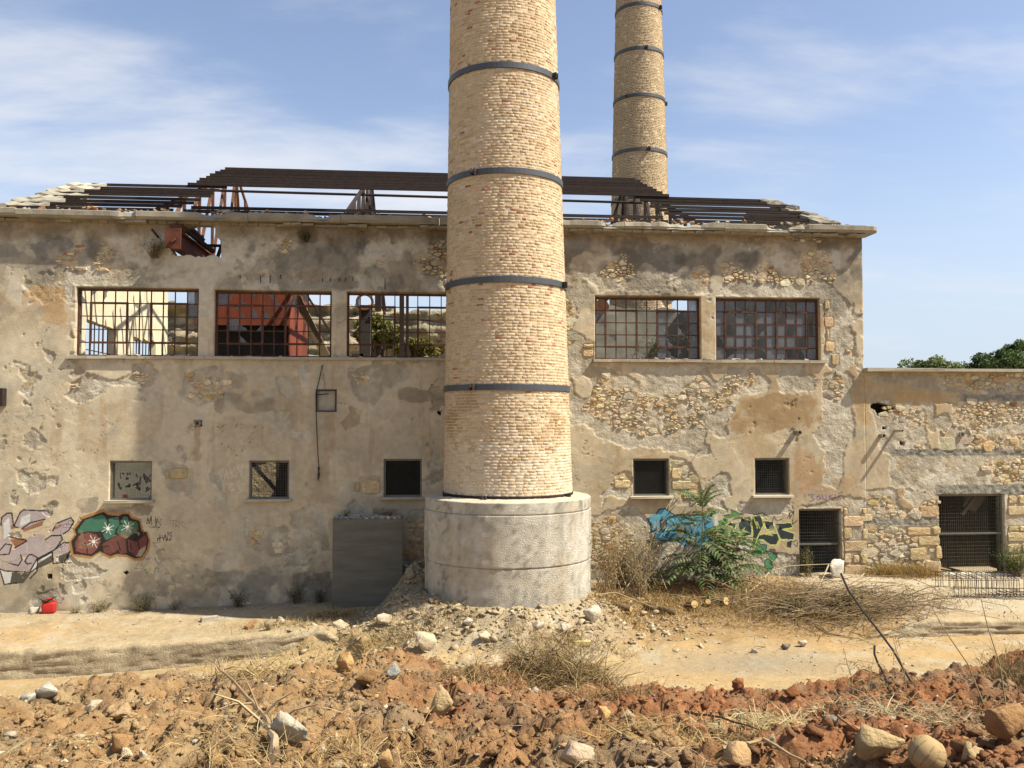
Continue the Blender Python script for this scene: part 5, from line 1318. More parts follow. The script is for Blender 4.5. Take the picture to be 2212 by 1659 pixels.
ch1 = empty('brick_chimney', (CHX, CHY, .5), 'tall yellow brick chimney on round concrete base, standing in front of the hall', 'chimney')
R1 = lambda z: 1.785 - .0214 * (z - 3.6)
def col1(t, z, r_):
    n = len(t)
    pal = np.array([[.50, .39, .25], [.475, .36, .22], [.54, .435, .29], [.455, .335, .20], [.52, .405, .27]])
    c = pal[r_.integers(0, 5, n)] * r_.uniform(.9, 1.1, n)[:, None]
    cl = fbm(t * 3.5, z * 1.1, 1.0, 3, 401)
    red = r_.random(n) < np.clip(.006 + .15 * sstep(.47, .66, cl) * sstep(7, 9.5, z), 0, .4)
    c[red] = np.array([.30, .145, .082]) * r_.uniform(.8, 1.3, red.sum())[:, None]
    pale = r_.random(n) < .72 * sstep(5.9, 4.6, z + (cl - .5) * 2.4)
    c[pale] = c[pale] * .45 + np.array([.62, .57, .48]) * .55
    pale2 = r_.random(n) < .42 * sstep(.55, .66, fbm(t * 2.2, z * .6, 1.0, 3, 402)) * sstep(12, 14, z)
    c[pale2] = c[pale2] * .4 + np.array([.62, .57, .49]) * .6
    k = (sstep(.52, .64, fbm(t * 2, z * 1.3, 1.0, 4, 403)) * .70 * sstep(6.9, 5.9, z) * sstep(4.6, 5.4, z + (cl - .5) * 1.5) + .3 * sstep(.5, .65, fbm(t * 1.2, z * .35, 1.0, 3, 404)) * sstep(11, 14, z))[:, None]
    c = c * (1 - k) + np.array([.30, .185, .075]) * k
    k = (sstep(.56, .70, fbm(t * 2.6, z * .9, 1.0, 4, 405)) * .55)[:, None]
    return c * (1 - k) + np.array([.52, .41, .27]) * k
LEAN = -.0105
chimney(ch1, CHX, CHY, PLZ + .10, 28.0, R1, .0785, .17, .235, col1, 5, M['brick'], M['mortar'], (.57, .48, .345), 299, lean=LEAN)
for py, lugs in ((134, (1190,)), (365, (1030,)), (602, (1211,)), (836, (1027,))):
    z = onY(1085, py, CHY - 1.7)[2]
    L_ = []
    for lx in lugs:
        xz = CHX + LEAN * (z - PLZ); off = (onY(lx, py, CHY - 1.0)[0] - xz) / R1(z); off = max(-.97, min(.97, off)); L_.append(-math.pi / 2 + math.asin(off) + .08 * off)
    ring_band(ch1, xz, CHY, z, R1, .155, .035, M['band'], L_)
ring_band(ch1, CHX, CHY, PLZ + .07, lambda z: R1(z) - .01, .10, .03, M['rust'], [-math.pi / 2 - .42, -math.pi / 2 + .95, -math.pi / 2 - 1.2], 'base_ring', .10)
# concrete drum: rough cast, two pour lines
n, prof = 150, []
zs_ = sorted(set(list(np.linspace(-.1, PLZ - .012, 46)) + [1.95, 1.965, 1.98, 1.995, 2.01, 3.28, 3.295, 3.31, 3.325, 3.34, PLZ - .03]))
NS = len(zs_)
for z in zs_: prof.append((0, z))
prof += [(-.012, PLZ + .002), (-.06, PLZ + .012), (-.25, PLZ + .03), (-.45, PLZ + .05), (-.62, PLZ + .05)]
v = []; cc_ = []
for k, (dr, z) in enumerate(prof):
    a = np.arange(n) * 2 * math.pi / n
    e = (fbm(a * 7, np.full(n, z * 3), 1.6, 4, 420) - .5) * .022 + (fbm(a * 30, np.full(n, z * 4), 1.0, 3, 421) - .5) * .018
    gr = -.03 * math.exp(-((z - 3.31) / .012) ** 2) - .03 * math.exp(-((z - 1.98) / .012) ** 2) + (.016 if 1.98 < z < 3.31 else 0)
    rr = PLR + dr + e + gr + (fbm(a * 5, np.full(n, 3.1), 2, 3, 423) - .5) * .035 * (k >= NS - 2)
    for i in range(n): v.append((CHX + rr[i] * math.cos(a[i]), CHY + rr[i] * math.sin(a[i]), z + (e[i] * 1.2 if k >= NS else 0)))
    stv = fbm(a * 9, np.full(n, z * .5), 1.0, 4, 424); spk = fbm(a * 12, np.full(n, z * 5.0), 1.3, 4, 425)
    c = np.array([.425, .40, .35])[None] * (.74 + .5 * spk)[:, None]; c = c * (1 - .35 * (fbm(a * 34, np.full(n, z * 12), 1.0, 2, 427) > .66))[:, None]; c = c * (1 - .18 * sstep(.5, .7, fbm(a * 16, np.full(n, z * .35), 1.0, 3, 428)))[:, None]
    w_ = (sstep(.5, .62, stv) * .6)[:, None]; c = c * (1 - w_) + np.array([.53, .51, .46]) * w_
    w_ = (sstep(.57, .7, fbm(a * 4, np.full(n, z * 1.1), 1.0, 4, 426)) * .45)[:, None]; c = c * (1 - w_) + np.array([.40, .34, .25]) * w_
    if k >= NS: c = np.array([.50, .44, .34])[None] * (.85 + .3 * spk)[:, None]
    if z < 1.3 + .0: c = c * .92
    cc_ += list(c)
f = np.array([(k * n + i, k * n + (i + 1) % n, (k + 1) * n + (i + 1) % n, (k + 1) * n + i) for k in range(len(prof) - 1) for i in range(n)])
obj_np('plinth', v, f, M['plinth'], ch1, np.array(cc_))

ch2 = empty('brick_chimney', (0, 0, 0), 'slender brown brick chimney with pale joints rising behind the hall roof', 'chimney', None)
d2_ = 36 * S
p0 = ray(1382, 430); p0 = CAM + p0 * d2_; C2X, C2Y = p0[0], p0[1]
ch2.location = (C2X, C2Y, -.5)
pz0, pz1 = p0[2], (CAM + ray(1379, 0) * d2_ * 1.02)[2]
r0_, r1_ = 60.5 / F * d2_, 48.3 / F * d2_ * 1.012
R2 = lambda z: r0_ + (r1_ - r0_) * (z - pz0) / (pz1 - pz0)
def col2(t, z, r_):
    n = len(t); k = fbm(t * 2, z * .5, 1.0, 3, 411)[:, None]
    c = np.array([.37, .27, .16]) * r_.uniform(.78, 1.2, n)[:, None]
    return c * (.8 + .4 * k)
chimney(ch2, C2X, C2Y, -.5, 36.0, R2, .0885, .20, .24, col2, 9, M['brickfar'], M['mortar'], (.56, .47, .33), 299, .006, .022, .0015)
for py, lugs in ((10, (1415,)), (105, (1379,)), (205, (1343, 1436)), (322, (1381,)), (424, (1441,))):
    z = (CAM + ray(1382, py) * (d2_ - r0_) * (1 + (430 - py) / 430 * .02))[2]
    L_ = []
    for lx in lugs:
        off = max(-.985, min(.985, (lx - 1382) / F * d2_ / R2(z))); L_.append(-math.pi / 2 + math.asin(off) + .11)
    ring_band(ch2, C2X, C2Y, z, R2, .17, .04, M['band'], L_, lug=.2)

# ------------------------------------------------------------------ ground
def gclass(X, Y):
    Ye = np.interp(X, [-20, -8, -4, -1, 2, 5, 9, 11, 25], [-3.75, -3.65, -3.65, -3.8, -4.3, -4.5, -4.75, -4.7, -4.7])
    r = np.hypot(X - CHX, Y - CHY) + (fbm(X, Y, .9, 4, 3) - .5) * 1.5
    heap = (r < 4.0) | (1.3 * np.exp(-((X + .55) / .95) ** 2 - ((Y + .6) / 1.5) ** 2) > .3)
    return np.where(heap, 2, np.where(Y > Ye, 1, 0))
def gcol(X, Y):
    n1 = fbm(X, Y, .5, 5, 501); n2 = fbm(X, Y, 2.6, 5, 502); n3 = fbm(X, Y, 9, 4, 503); st_ = fbm(X * .22, Y * 1.7, 1.0, 5, 504)
    P_ = np.array([.515, .385, .215]); A = np.array([.50, .40, .265]); Hc = np.array([.47, .385, .27])
    cl = gclass(X + (n2 - .5) * .5, Y + (n2 - .5) * .5)[:, None]
    c = np.where(cl == 2, Hc, np.where(cl == 1, A, P_)) * (.78 + .44 * n3)[:, None]
    k = (sstep(.48, .66, n1) * .55 * (cl[:, 0] < 2))[:, None]; c = c * (1 - k) + np.array([.56, .38, .19]) * k
    k = (sstep(.52, .66, st_) * .35)[:, None]; c = c * (1 - k) + np.array([.42, .33, .22]) * k
    k = (sstep(.55, .70, n2) * .5 * (cl[:, 0] > 0))[:, None]; c = c * (1 - k) + np.array([.36, .28, .18]) * k
    k = (sstep(.58, .70, fbm(X, Y, 1.6, 5, 505)) * .5)[:, None]; c = c * (1 - k) + np.array([.56, .51, .42]) * k
    # dry litter at the foot of the east wall, grey ash below it
    k = (sstep(4.2, 5.2, X) * sstep(12.2, 10.5, X) * sstep(-5.8, -4.6, Y) * (.45 + .5 * n2))[:, None]; c = c * (1 - k) + np.array([.33, .205, .085]) * k
    k = (np.exp(-((X - 7.4) / 2.2) ** 2 - ((Y + 6.6) / 1.0) ** 2) * .75)[:, None]; c = c * (1 - k) + np.array([.33, .29, .235]) * k
    k = (sstep(10.5, 12, X) * sstep(-4.6, -3.4, Y) * .6)[:, None]; c = c * (1 - k) + np.array([.56, .50, .41]) * k
    k = (sstep(-2.5, -4.2, X) * sstep(-.9, -.1, Y) * .5)[:, None]; c = c * (1 - k) + np.array([.36, .31, .24]) * k
    return c
def mcol(X, Y):
    t = Y + D
    n1 = fbm(X, Y, .55, 4, 511); n2 = fbm(X, Y, 2.2, 5, 512); n3 = fbm(X, Y, 14, 3, 513); n4 = fbm(X, Y, 5, 4, 514)
    o = np.array([.40, .252, .122]); r = np.array([.345, .15, .066]); d = np.array([.235, .155, .088]); p = np.array([.49, .36, .20])
    kr = sstep(-1.6, 1.6, X - .2 + (n1 - .5) * 5 + (n2 - .5) * 2.2)
    k = kr[:, None]; c = o * (1 - k) + r * k
    k = (sstep(.52, .68, n2) * .6)[:, None]; c = c * (1 - k) + d * k
    k = (sstep(.55, .70, n4) * (.65 - .45 * kr))[:, None]; c = c * (1 - k) + p * k
    k = (sstep(.58, .70, fbm(X, Y, 1.1, 5, 515)) * .55)[:, None]; c = c * (1 - k) + np.array([.30, .235, .15]) * k
    c = c * (.80 + .4 * n3)[:, None]
    k = sstep(10.5, 13, t)[:, None]
    return c * (1 - k) + np.array([.50, .37, .21]) * k
def gpatch(x0, x1, t0, t1, sx, st_):
    xs_ = np.linspace(x0, x1, int(round((x1 - x0) / sx)) + 1); ts_ = np.linspace(t0, t1, int(round((t1 - t0) / st_)) + 1)
    X, T = np.meshgrid(xs_, ts_); X = X.ravel(); Y = T.ravel() - D
    Z = zground(X, Y)
    m_, n_ = len(ts_), len(xs_)
    id_ = np.arange(m_ * n_).reshape(m_, n_)
    f = np.stack([id_[:-1, :-1], id_[:-1, 1:], id_[1:, 1:], id_[1:, :-1]], -1).reshape(-1, 4)
    return np.stack([X, Y, Z], 1), f
vs_, fs_, o_ = [], [], 0
for a in ((-9.5, 11.5, 3.0, 10.6, .027, .027), (-9.5, 11.5, 10.6, 15.0, .07, .07), (-9.5, 11.5, -12, 3.0, .4, .4), (-45, -9.5, -12, 15.0, .4, .4), (11.5, 45, -12, 15.0, .4, .4)):
    v, f = gpatch(*a); vs_.append(v); fs_.append(f + o_); o_ += len(v)
v = np.concatenate(vs_); f = np.concatenate(fs_)
tag(obj_np('earth_mound', v, f, M['soil'], None, mcol(v[:, 0], v[:, 1]), smooth=True), 'bank of freshly turned ochre and red clay soil in the foreground', 'earth mound', kind='structure')
v, f = gpatch(-22, 28, 15.0, D + .25, .05, .05)
fc_ = gclass(v[f, 0].mean(1), v[f, 1].mean(1))
c = gcol(v[:, 0], v[:, 1])
for k_, nm, lb, ct, kd in ((0, 'dirt_track', 'pale sandy dirt track running across the site', 'dirt track', 'structure'), (1, 'apron', 'dusty sand-covered concrete apron along the foot of the hall', 'apron', 'structure'), (2, 'rubble_heap', 'heap of pale broken rubble and dust piled round the chimney base', 'rubble heap', 'stuff')):
    a, b_, q = compact(v, c, f[fc_ == k_]); tag(obj_np(nm, a, q, M['ground'], None, b_, smooth=True), lb, ct, kind=kd)
me = bpy.data.meshes.new('ground'); me.from_pydata([(-1500, -1500, -1.25), (1500, -1500, -1.25), (1500, 1500, -1.25), (-1500, 1500, -1.25)], [], [(0, 1, 2, 3)])
set_cols(me, np.array([.40, .31, .19])); me.materials.append(M['ground']); tag(link(bpy.data.objects.new('ground', me), None), 'flat dry ground reaching to the horizon', 'ground', kind='structure')
b = MB(); b.box((0, 6.9, -.1), (25.4, 12.8, .2), col=(.36, .31, .24)); b.build('ground_floor', M['ground'], hall)
# broken concrete kerbs along the track
def kerb(x0, x1, label, seed, fall0=0., fall1=0.):
    xs_ = np.arange(x0, x1, .06); rows = []; cols = []
    Ye = np.interp(xs_, [-20, -8, -4, -1, 2, 5, 9, 11, 25], [-3.75, -3.65, -3.65, -3.8, -4.3, -4.5, -4.75, -4.7, -4.7])
    zt = zground(xs_, Ye + .35) + .035; zp = zground(xs_, Ye - .5) - .12
    zt = zp + (zt - zp) * (sstep(x0, x0 + 2.6, xs_) if x0 > 0 else sstep(x1, x1 - 2.2, xs_))
    bite = np.clip(fbm(xs_, xs_ * 0 + seed, .9, 4, 601 + seed) - .5, 0, 1)
    npf = 16
    for k in range(npf):
        e = (fbm(xs_ * 1.0, np.full(len(xs_), k * .5), 2.4, 4, 611 + seed) - .5); e2 = (fbm(xs_ * .6, np.full(len(xs_), k * 1.6), 1.2, 4, 621 + seed) - .5)
        if k == 0: y = Ye + .55; z = zt - .05
        elif k == 1: y = Ye + .30; z = zt + e * .03
        elif k == 2: y = Ye - .11 + bite * .9 + e * .06; z = zt - .0 - bite * .3 + e * .04
        else:
            q = (k - 2) / (npf - 3); y = Ye - .12 + bite * .7 * (1 - q) + e * .10 + e2 * .05 - .03 * q; z = zt - .02 + (zp - zt) * q - bite * .2 * (1 - q)
        rows.append(np.stack([xs_, y, z], 1))
        n3 = fbm(xs_, np.full(len(xs_), k * .3), 3.1, 4, 631); sv = fbm(xs_ * .35, np.full(len(xs_), k * 1.4), 2.0, 4, 632)
        cc = np.array([.37, .315, .235])[None] * (.72 + .5 * n3)[:, None] if k > 2 else np.array([.37, .30, .20])[None] * (.85 + .3 * n3)[:, None]
        w_ = (sstep(.5, .62, sv) * .6 * (k > 2))[:, None]; cols.append(cc * (1 - w_) + np.array([.21, .165, .11]) * w_)
    v = np.concatenate(rows); n_ = len(xs_); id_ = np.arange(npf * n_).reshape(npf, n_)
    f = np.stack([id_[:-1, :-1], id_[:-1, 1:], id_[1:, 1:], id_[1:, :-1]], -1).reshape(-1, 4)[:, ::-1]
    return tag(obj_np('kerb', v, f, M['stone'], None, np.concatenate(cols)), label, 'kerb', kind='structure')
kerb(-22, -1.0, 'weathered concrete kerb left of the chimney, between apron and track', 1); kerb(10.2, 28, 'crumbling concrete kerb right of the chimney, below the rebar cage', 2)
# grey concrete block against the wall
zb_blk = .2
a, c = onY(717, 1122, -1.0), onY(868, 1122, -1.0)
b = MB(); w_ = c[0] - a[0]; hgt = a[2] - zb_blk
nl = 9
for i in range(nl):
    lh = hgt / nl; b.box((rnd.uniform(-.003, .003), rnd.uniform(-.003, .003), lh * (i + .5)), (w_ + rnd.uniform(-.005, .005), .9, lh - .0005), (0, 0, rnd.uniform(-.002, .002)), jit=.0015)
blk_ = empty('concrete_block', ((a[0] + c[0]) / 2, -.52, zb_blk), 'large grey board-marked concrete block against the wall, left of the chimney', 'concrete block')
blk_.rotation_euler = (0, 0, math.radians(3))
o = link(bpy.data.objects.new('block_body', b.mesh('block_body', M['grey_concrete'])), None); o.parent = blk_
bv = o.modifiers.new('b', 'BEVEL'); bv.width = .003; bv.segments = 2
b = MB()
for i in range(130):
    s = rnd.uniform(.02, .07); b.box((rnd.uniform(-w_ / 2 + .05, w_ / 2 - .05), rnd.uniform(-.42, .4), hgt + s * .25), (s * 2, s * 1.5, s), (rnd.uniform(-.4, .4), rnd.uniform(-.4, .4), rnd.uniform(0, 3)), jitcol((.45, .43, .39), .2), jit=.012)
o2 = link(bpy.data.objects.new('loose_debris', b.mesh('loose_debris', M['rock'])), None); o2.parent = blk_; o2['kind'] = 'stuff'
# ------------------------------------------------------------------ stones, clods, litter
import bmesh
def ico(sub):
    bm = bmesh.new(); bmesh.ops.create_icosphere(bm, subdivisions=sub, radius=1.0)
    v = np.array([p.co[:] for p in bm.verts]); f = np.array([[q.index for q in p.verts] for p in bm.faces]); bm.free(); return v, f
ICO = {k: ico(k) for k in (1, 2, 3, 4, 5)}
_RC = {}
def rock_shape(sub, seed, cuts=9, rough=.10, cmin=.55):
    """angular lump: convex hull of a few random points, edges split and roughened"""
    r_ = random.Random(seed * 7 + sub); bm = bmesh.new()
    for _ in range(9 if sub == 1 else 11):
        d = Vector((r_.gauss(0, 1), r_.gauss(0, 1), r_.gauss(0, 1))).normalized() * r_.uniform(.78, 1.1)
        bm.verts.new((d.x * 1.1, d.y * .95, d.z * .9))
    h = bmesh.ops.convex_hull(bm, input=list(bm.verts))
    bmesh.ops.delete(bm, geom=[q for q in h['geom_interior'] if isinstance(q, bmesh.types.BMVert)], context='VERTS')
    if sub >= 2:
        bmesh.ops.subdivide_edges(bm, edges=list(bm.edges), cuts=sub if sub == 3 else 1, use_grid_fill=True)
        bmesh.ops.triangulate(bm, faces=list(bm.faces))
        bmesh.ops.smooth_vert(bm, verts=list(bm.verts), factor=.10, use_axis_x=True, use_axis_y=True, use_axis_z=True)
    bm.verts.index_update()
    v = np.array([p.co[:] for p in bm.verts]); f = np.array([[q.index for q in p.verts] for p in bm.faces]); bm.free()
    e = fbm(v[:, 0] * 2.4 + v[:, 2] * 1.9 + seed, v[:, 1] * 2.4 - v[:, 2] * 1.3, 1.0, 4, seed) - .5
    e2 = fbm(v[:, 0] * 7 + v[:, 2] * 4.1 + seed, v[:, 1] * 7 - v[:, 2] * 5.3, 1.0, 3, seed + 5) - .5 if sub >= 2 else 0
    return v * (1 + e * rough * 3 + e2 * rough * 1.6)[:, None], f
def scatter(name, n, pos, size, cols, m, sub=1, seed=0, flat=(.5, .9), rough=.12, variants=14, sink=.3, kind='stuff', label=None, cat=None, parent=None):
    r_ = np.random.default_rng(seed); vs_, fs_, cs_ = [], [], []; o = 0
    base = [rock_shape(sub, seed * 31 + k, 7, rough, .45) for k in range(variants)]
    for k in range(variants):
        idx = np.nonzero(np.arange(n) % variants == k)[0]
        if not len(idx): continue
        bv_, bf = base[k]; m_ = len(idx)
        a = r_.uniform(0, 6.283, m_); ca, sa = np.cos(a), np.sin(a)
        sx = size[idx] * r_.uniform(.8, 1.35, m_); sy = size[idx] * r_.uniform(.7, 1.1, m_); sz = size[idx] * r_.uniform(*flat, m_)
        tx, ty = r_.normal(0, .25, m_), r_.normal(0, .25, m_)
        x = bv_[None, :, 0] * sx[:, None]; y = bv_[None, :, 1] * sy[:, None]; z = bv_[None, :, 2] * sz[:, None]
        z2 = z + x * tx[:, None] + y * ty[:, None]
        X = x * ca[:, None] - y * sa[:, None] + pos[idx, 0][:, None]; Y = x * sa[:, None] + y * ca[:, None] + pos[idx, 1][:, None]
        Z = z2 + pos[idx, 2][:, None] + (sz * (1 - 2 * sink))[:, None] * .5
        nv = len(bv_)
        vs_.append(np.stack([X, Y, Z], -1).reshape(-1, 3)); fs_.append((bf[None] + (np.arange(m_) * nv)[:, None, None]).reshape(-1, 3) + o); o += m_ * nv
        cs_.append(np.repeat(cols[idx], nv, 0))
    return tag(obj_np(name, np.concatenate(vs_), np.concatenate(fs_), m, parent, np.concatenate(cs_)), label, cat, kind=kind)
def pick(n, pal, jit=.18):
    pal = np.array(pal); return pal[rng.integers(0, len(pal), n)] * rng.uniform(1 - jit, 1 + jit, n)[:, None]
# clods and small stones all over the turned soil
n = 26000
t_ = 3.6 + 7.0 * rng.random(n) ** 1.15; X_ = .089 * t_ + (rng.random(n) - .5) * 1.36 * t_; Y_ = t_ - D
sz_ = np.clip(rng.lognormal(-4.40, .62, n), .005, .060)
c_ = mcol(X_, Y_) * rng.uniform(.85, 1.35, n)[:, None]
scatter('soil_clods', n, np.stack([X_, Y_, zground(X_, Y_)], 1), sz_, c_, M['soil'], 1, 3, (.55, .95), .30, 20, .3, label='countless crumbly clods strewn over the turned soil', cat='clods')
n = 2600
t_ = 3.6 + 6.6 * rng.random(n); X_ = .089 * t_ + (rng.random(n) - .5) * 1.36 * t_
X_ = np.where(rng.random(n) < .55, -np.abs(X_), X_); Y_ = t_ - D
sz_ = np.clip(rng.lognormal(-4.35, .55, n), .005, .045)
scatter('scattered_pebbles', n, np.stack([X_, Y_, zground(X_, Y_)], 1), sz_, pick(n, [(.55, .44, .29), (.60, .52, .40), (.50, .33, .17), (.42, .38, .32)]), M['rock'], 1, 4, (.4, .8), .1, 12, .25, label='small pale pebbles and stone chips scattered over the turned soil', cat='pebbles')
# rubble round the chimney base and towards the block
n = 5600
a = rng.uniform(0, 6.283, n); r_ = 2.35 + np.abs(rng.normal(0, 1.0, n)); X_ = CHX + r_ * np.cos(a) * 1.15; Y_ = CHY + r_ * np.sin(a)
k = rng.random(n) < .28; X_[k] = rng.normal(-.5, 1.0, k.sum()); Y_[k] = -np.abs(rng.normal(.9, 1.3, k.sum()))
k = rng.random(n) < .2; X_[k] = rng.uniform(-4.5, 7, k.sum()); Y_[k] = rng.normal(-4.0, .7, k.sum())
ok = (Y_ < -.12) & (np.hypot(X_ - CHX, Y_ - CHY) > 2.33) & ~((X_ > W(716, 1200)[0] - .1) & (X_ < W(872, 1200)[0] + .1) & (Y_ > -1.1)); X_, Y_ = X_[ok], Y_[ok]; n = len(X_)
sz_ = np.clip(rng.lognormal(-3.45, .68, n), .010, .14)
scatter('loose_rubble', n, np.stack([X_, Y_, zground(X_, Y_)], 1), sz_, pick(n, [(.50, .41, .29), (.46, .38, .27), (.54, .47, .35), (.44, .34, .22)]), M['rock'], 1, 5, (.35, .8), .12, 14, .2, label='broken plaster and stone chips lying loose round the chimney base', cat='rubble')
n = 6500
X_ = rng.uniform(-14, 17, n); Y_ = -rng.random(n) * 8.5 - .1; sz_ = np.clip(rng.lognormal(-4.2, .55, n), .007, .06)
k = rng.random(n) < .35; Y_[k] = -np.abs(rng.normal(0, .25, k.sum())) - .05
ok = (np.hypot(X_ - CHX, Y_ - CHY) > 2.33) & ~((X_ > W(716, 1200)[0] - .1) & (X_ < W(872, 1200)[0] + .1) & (Y_ > -1.1)); X_, Y_, sz_ = X_[ok], Y_[ok], sz_[ok]; n = len(X_)
scatter('gravel', n, np.stack([X_, Y_, zground(X_, Y_)], 1), sz_, pick(n, [(.52, .45, .34), (.45, .37, .27), (.60, .54, .44), (.34, .27, .2)]), M['rock'], 1, 6, (.35, .7), .1, 10, .2, label='loose gravel dotted over apron and track', cat='gravel')

# single stones one can point at
def stone_at(name, px, py, wpx, hpx, col, label, cat='rock', seed=0, sub=3, rough=.13, up=None, group=None, cuts=10):
    p, t = hit(px, py + hpx * .42); w = wpx / F * t; h = hpx / F * t
    v, f = rock_shape(sub, 700 + seed, cuts, rough, .32)
    a = rnd.uniform(0, 6.28); v = v @ np.array([[math.cos(a), -math.sin(a), 0], [math.sin(a), math.cos(a), 0], [0, 0, 1]]).T
    ext = v.max(0) - v.min(0)
    v = v / ext * np.array([w, min(w, max(h, w * .6)), h * 1.25])
    cc = np.array(col) * (1 + (fbm(v[:, 0] * 9, v[:, 2] * 9 + v[:, 1] * 7, 1.0, 4, seed) - .5) * .5)[:, None]
    o = link(bpy.data.objects.new(name, mesh_np(name, v, f, M['rock'], cc)), None)
    o.location = (p[0], p[1], p[2] + h * .42)
    return tag(o, label, cat, group)
GREYW = (.55, .50, .42); OCH = (.50, .31, .14); TAN = (.52, .39, .22); BRN = (.30, .18, .085); PAL = (.58, .49, .37); RED = (.30, .125, .055)
for i, (px, py, w, h, c, lb) in enumerate((
    (632, 1582, 84, 62, GREYW, 'big pale grey angular rock sunk in the soil beside a dry branch'),
    (955, 1521, 50, 62, TAN, 'upright squarish block of pitted ochre stone standing in the soil'),
    (793, 1469, 68, 36, BRN, 'flat brown rock with a dark hollow underneath, on the soil crest'),
    (852, 1455, 34, 28, (.40, .40, .38), 'mottled blue-grey rock touching the flat brown rock'),
    (748, 1436, 40, 40, OCH, 'blocky ochre rock topping the crest behind the flat brown one'),
    (106, 1499, 46, 36, (.56, .54, .50), 'whitish rock at the edge of the track, larger of the pair'),
    (60, 1510, 34, 24, (.54, .52, .47), 'whitish rock at the edge of the track, smaller of the pair'),
    (1888, 1642, 114, 66, TAN, 'big tan boulder right next to the old ball'),
    (2188, 1592, 92, 62, (.36, .21, .10), 'brown boulder cut off by the right edge of the view'),
    (1592, 1646, 64, 46, (.50, .33, .18), 'ochre boulder with white patches at the lower edge, short of the tan boulder'),
    (1501, 1580, 50, 28, (.36, .19, .10), 'flat reddish slab of stone lying in dry stalks'),
    (1552, 1574, 42, 18, (.42, .32, .21), 'thin tan slab of stone beside the reddish slab'),
    (1308, 1545, 34, 30, OCH, 'rounded orange stone on the red soil below the straw heap'),
    (1250, 1640, 78, 44, (.58, .44, .33), 'pinkish white stone at the lower edge, right of the middle'),
    (1352, 1551, 40, 24, (.50, .38, .25), 'low dusty tan stone just right of the rounded orange stone'),
    (203, 1524, 38, 20, PAL, 'pale flat slab lying on the brown soil near the track'),
    (262, 1540, 56, 26, (.45, .32, .19), 'tilted brown slab casting a dark shadow among clods'),
    (262, 1606, 44, 42, (.48, .28, .13), 'leaning ochre slab with striped weathering'),
    (276, 1628, 28, 24, PAL, 'small cream stone in front of the leaning ochre slab'),
    (309, 1634, 20, 26, (.62, .56, .46), 'small white upright stone beside the cream stone'),
    (834, 1646, 34, 34, (.52, .33, .16), 'egg-shaped ochre stone at the lower edge of the view'),
    (1018, 1455, 30, 26, BRN, 'dark brown lump of earth and stone on the crest'),
    (1665, 1602, 26, 22, (.5, .42, .3), 'pale rounded pebble in the red soil'),
    (1790, 1560, 40, 24, (.26, .24, .22), 'dark grey flat stone on red soil'),
    (1845, 1572, 46, 34, (.40, .20, .10), 'orange-brown stone right of the dark grey flat stone'),
    (1600, 1487, 30, 26, RED, 'round red clod perched on the crest against the track'),
    (1710, 1504, 36, 26, RED, 'red clod on the crest, right of the perched round one'),
    (2095, 1625, 60, 40, (.48, .36, .2), 'low tan boulder at the lower edge between ball and brown boulder'),
)):
    stone_at('rock' if 'clod' not in lb else 'soil_clod', px, py, w, h, c, lb, 'rock' if 'clod' not in lb else 'clod', i, rough=.13 if 'clod' not in lb else .3)
for i, (px, py, w, h, c, lb) in enumerate((
    (911, 1390, 52, 36, PAL, 'pale broken boulder at the foot of the rubble, left of the chimney'),
    (1277, 1327, 40, 34, (.60, .56, .48), 'jagged white lump of masonry at the right end of the rubble'),
    (1053, 1378, 36, 20, PAL, 'cream lump of mortar in the rubble below the chimney'),
    (1802, 1233, 40, 34, (.66, .63, .58), 'white boulder in front of the small barred doorway'),
    (73, 1313, 24, 15, (.55, .52, .46), 'pale rounded stone beside the red jerrycan'),
    (586, 1352, 26, 22, (.42, .33, .22), 'brownish cobble where the shade ends on the apron'),
    (606, 1342, 20, 16, (.50, .42, .31), 'cream cobble behind the brownish one'),
    (740, 1350, 40, 18, (.60, .52, .38), 'flat cream slab leaning on the dry grass clump'),
    (830, 1340, 36, 18, (.52, .44, .34), 'low flat stone at the edge of the chimney shade'),
    (1010, 1345, 26, 16, (.60, .55, .47), 'small white slab lying on the rubble slope'),
    (1160, 1352, 34, 18, (.56, .50, .42), 'grey-white chunk of concrete at the right of the rubble slope'),
    (1218, 1360, 28, 18, (.5, .45, .37), 'rough cream chunk low on the right rubble slope'),
    (1630, 1408, 14, 9, (.5, .47, .42), 'tiny whitish stone on the grey ash by the track'),
    (887, 1244, 20, 24, (.42, .36, .28), 'tan stone perched on the debris slope between block and plinth'),
    (1698, 1397, 24, 12, (.18, .16, .14), 'dark stone at the edge of the dry litter'),
    (1735, 1392, 22, 14, (.52, .45, .37), 'pale stone at the edge of the dry litter'),
    )):
    stone_at('rock', px, py, w, h, c, lb, 'rock', 910 + i, sub=3)
def block_at(name, px, py, L, w, h, yaw, col, label, cat, m='rock', tilt=0.0):
    p, t = hit(px, py); b = MB(); b.box((0, 0, 0), (L, w, h), None, col, jit=.012)
    o = link(bpy.data.objects.new(name, b.mesh(name, M[m])), None); o.location = (p[0], p[1], p[2] + h * .45 + abs(tilt) * L * .3); o.rotation_euler = (0, tilt, yaw)
    bv = o.modifiers.new('b', 'BEVEL'); bv.width = .008
    return tag(o, label, cat)
block_at('wood_block', 453, 1341, .46, .16, .12, .5, (.46, .42, .38), 'pale grey squared timber offcut on the apron', 'timber')
block_at('brick', 541, 1357, .36, .14, .12, 1.0, (.40, .24, .13), 'broken brown brick on the apron, right of the timber offcut', 'brick', tilt=-.35)
block_at('wood_block', 1258, 1393, .42, .15, .10, .05, (.62, .52, .28), 'short yellowish timber offcut at the edge of the dirt track', 'timber')

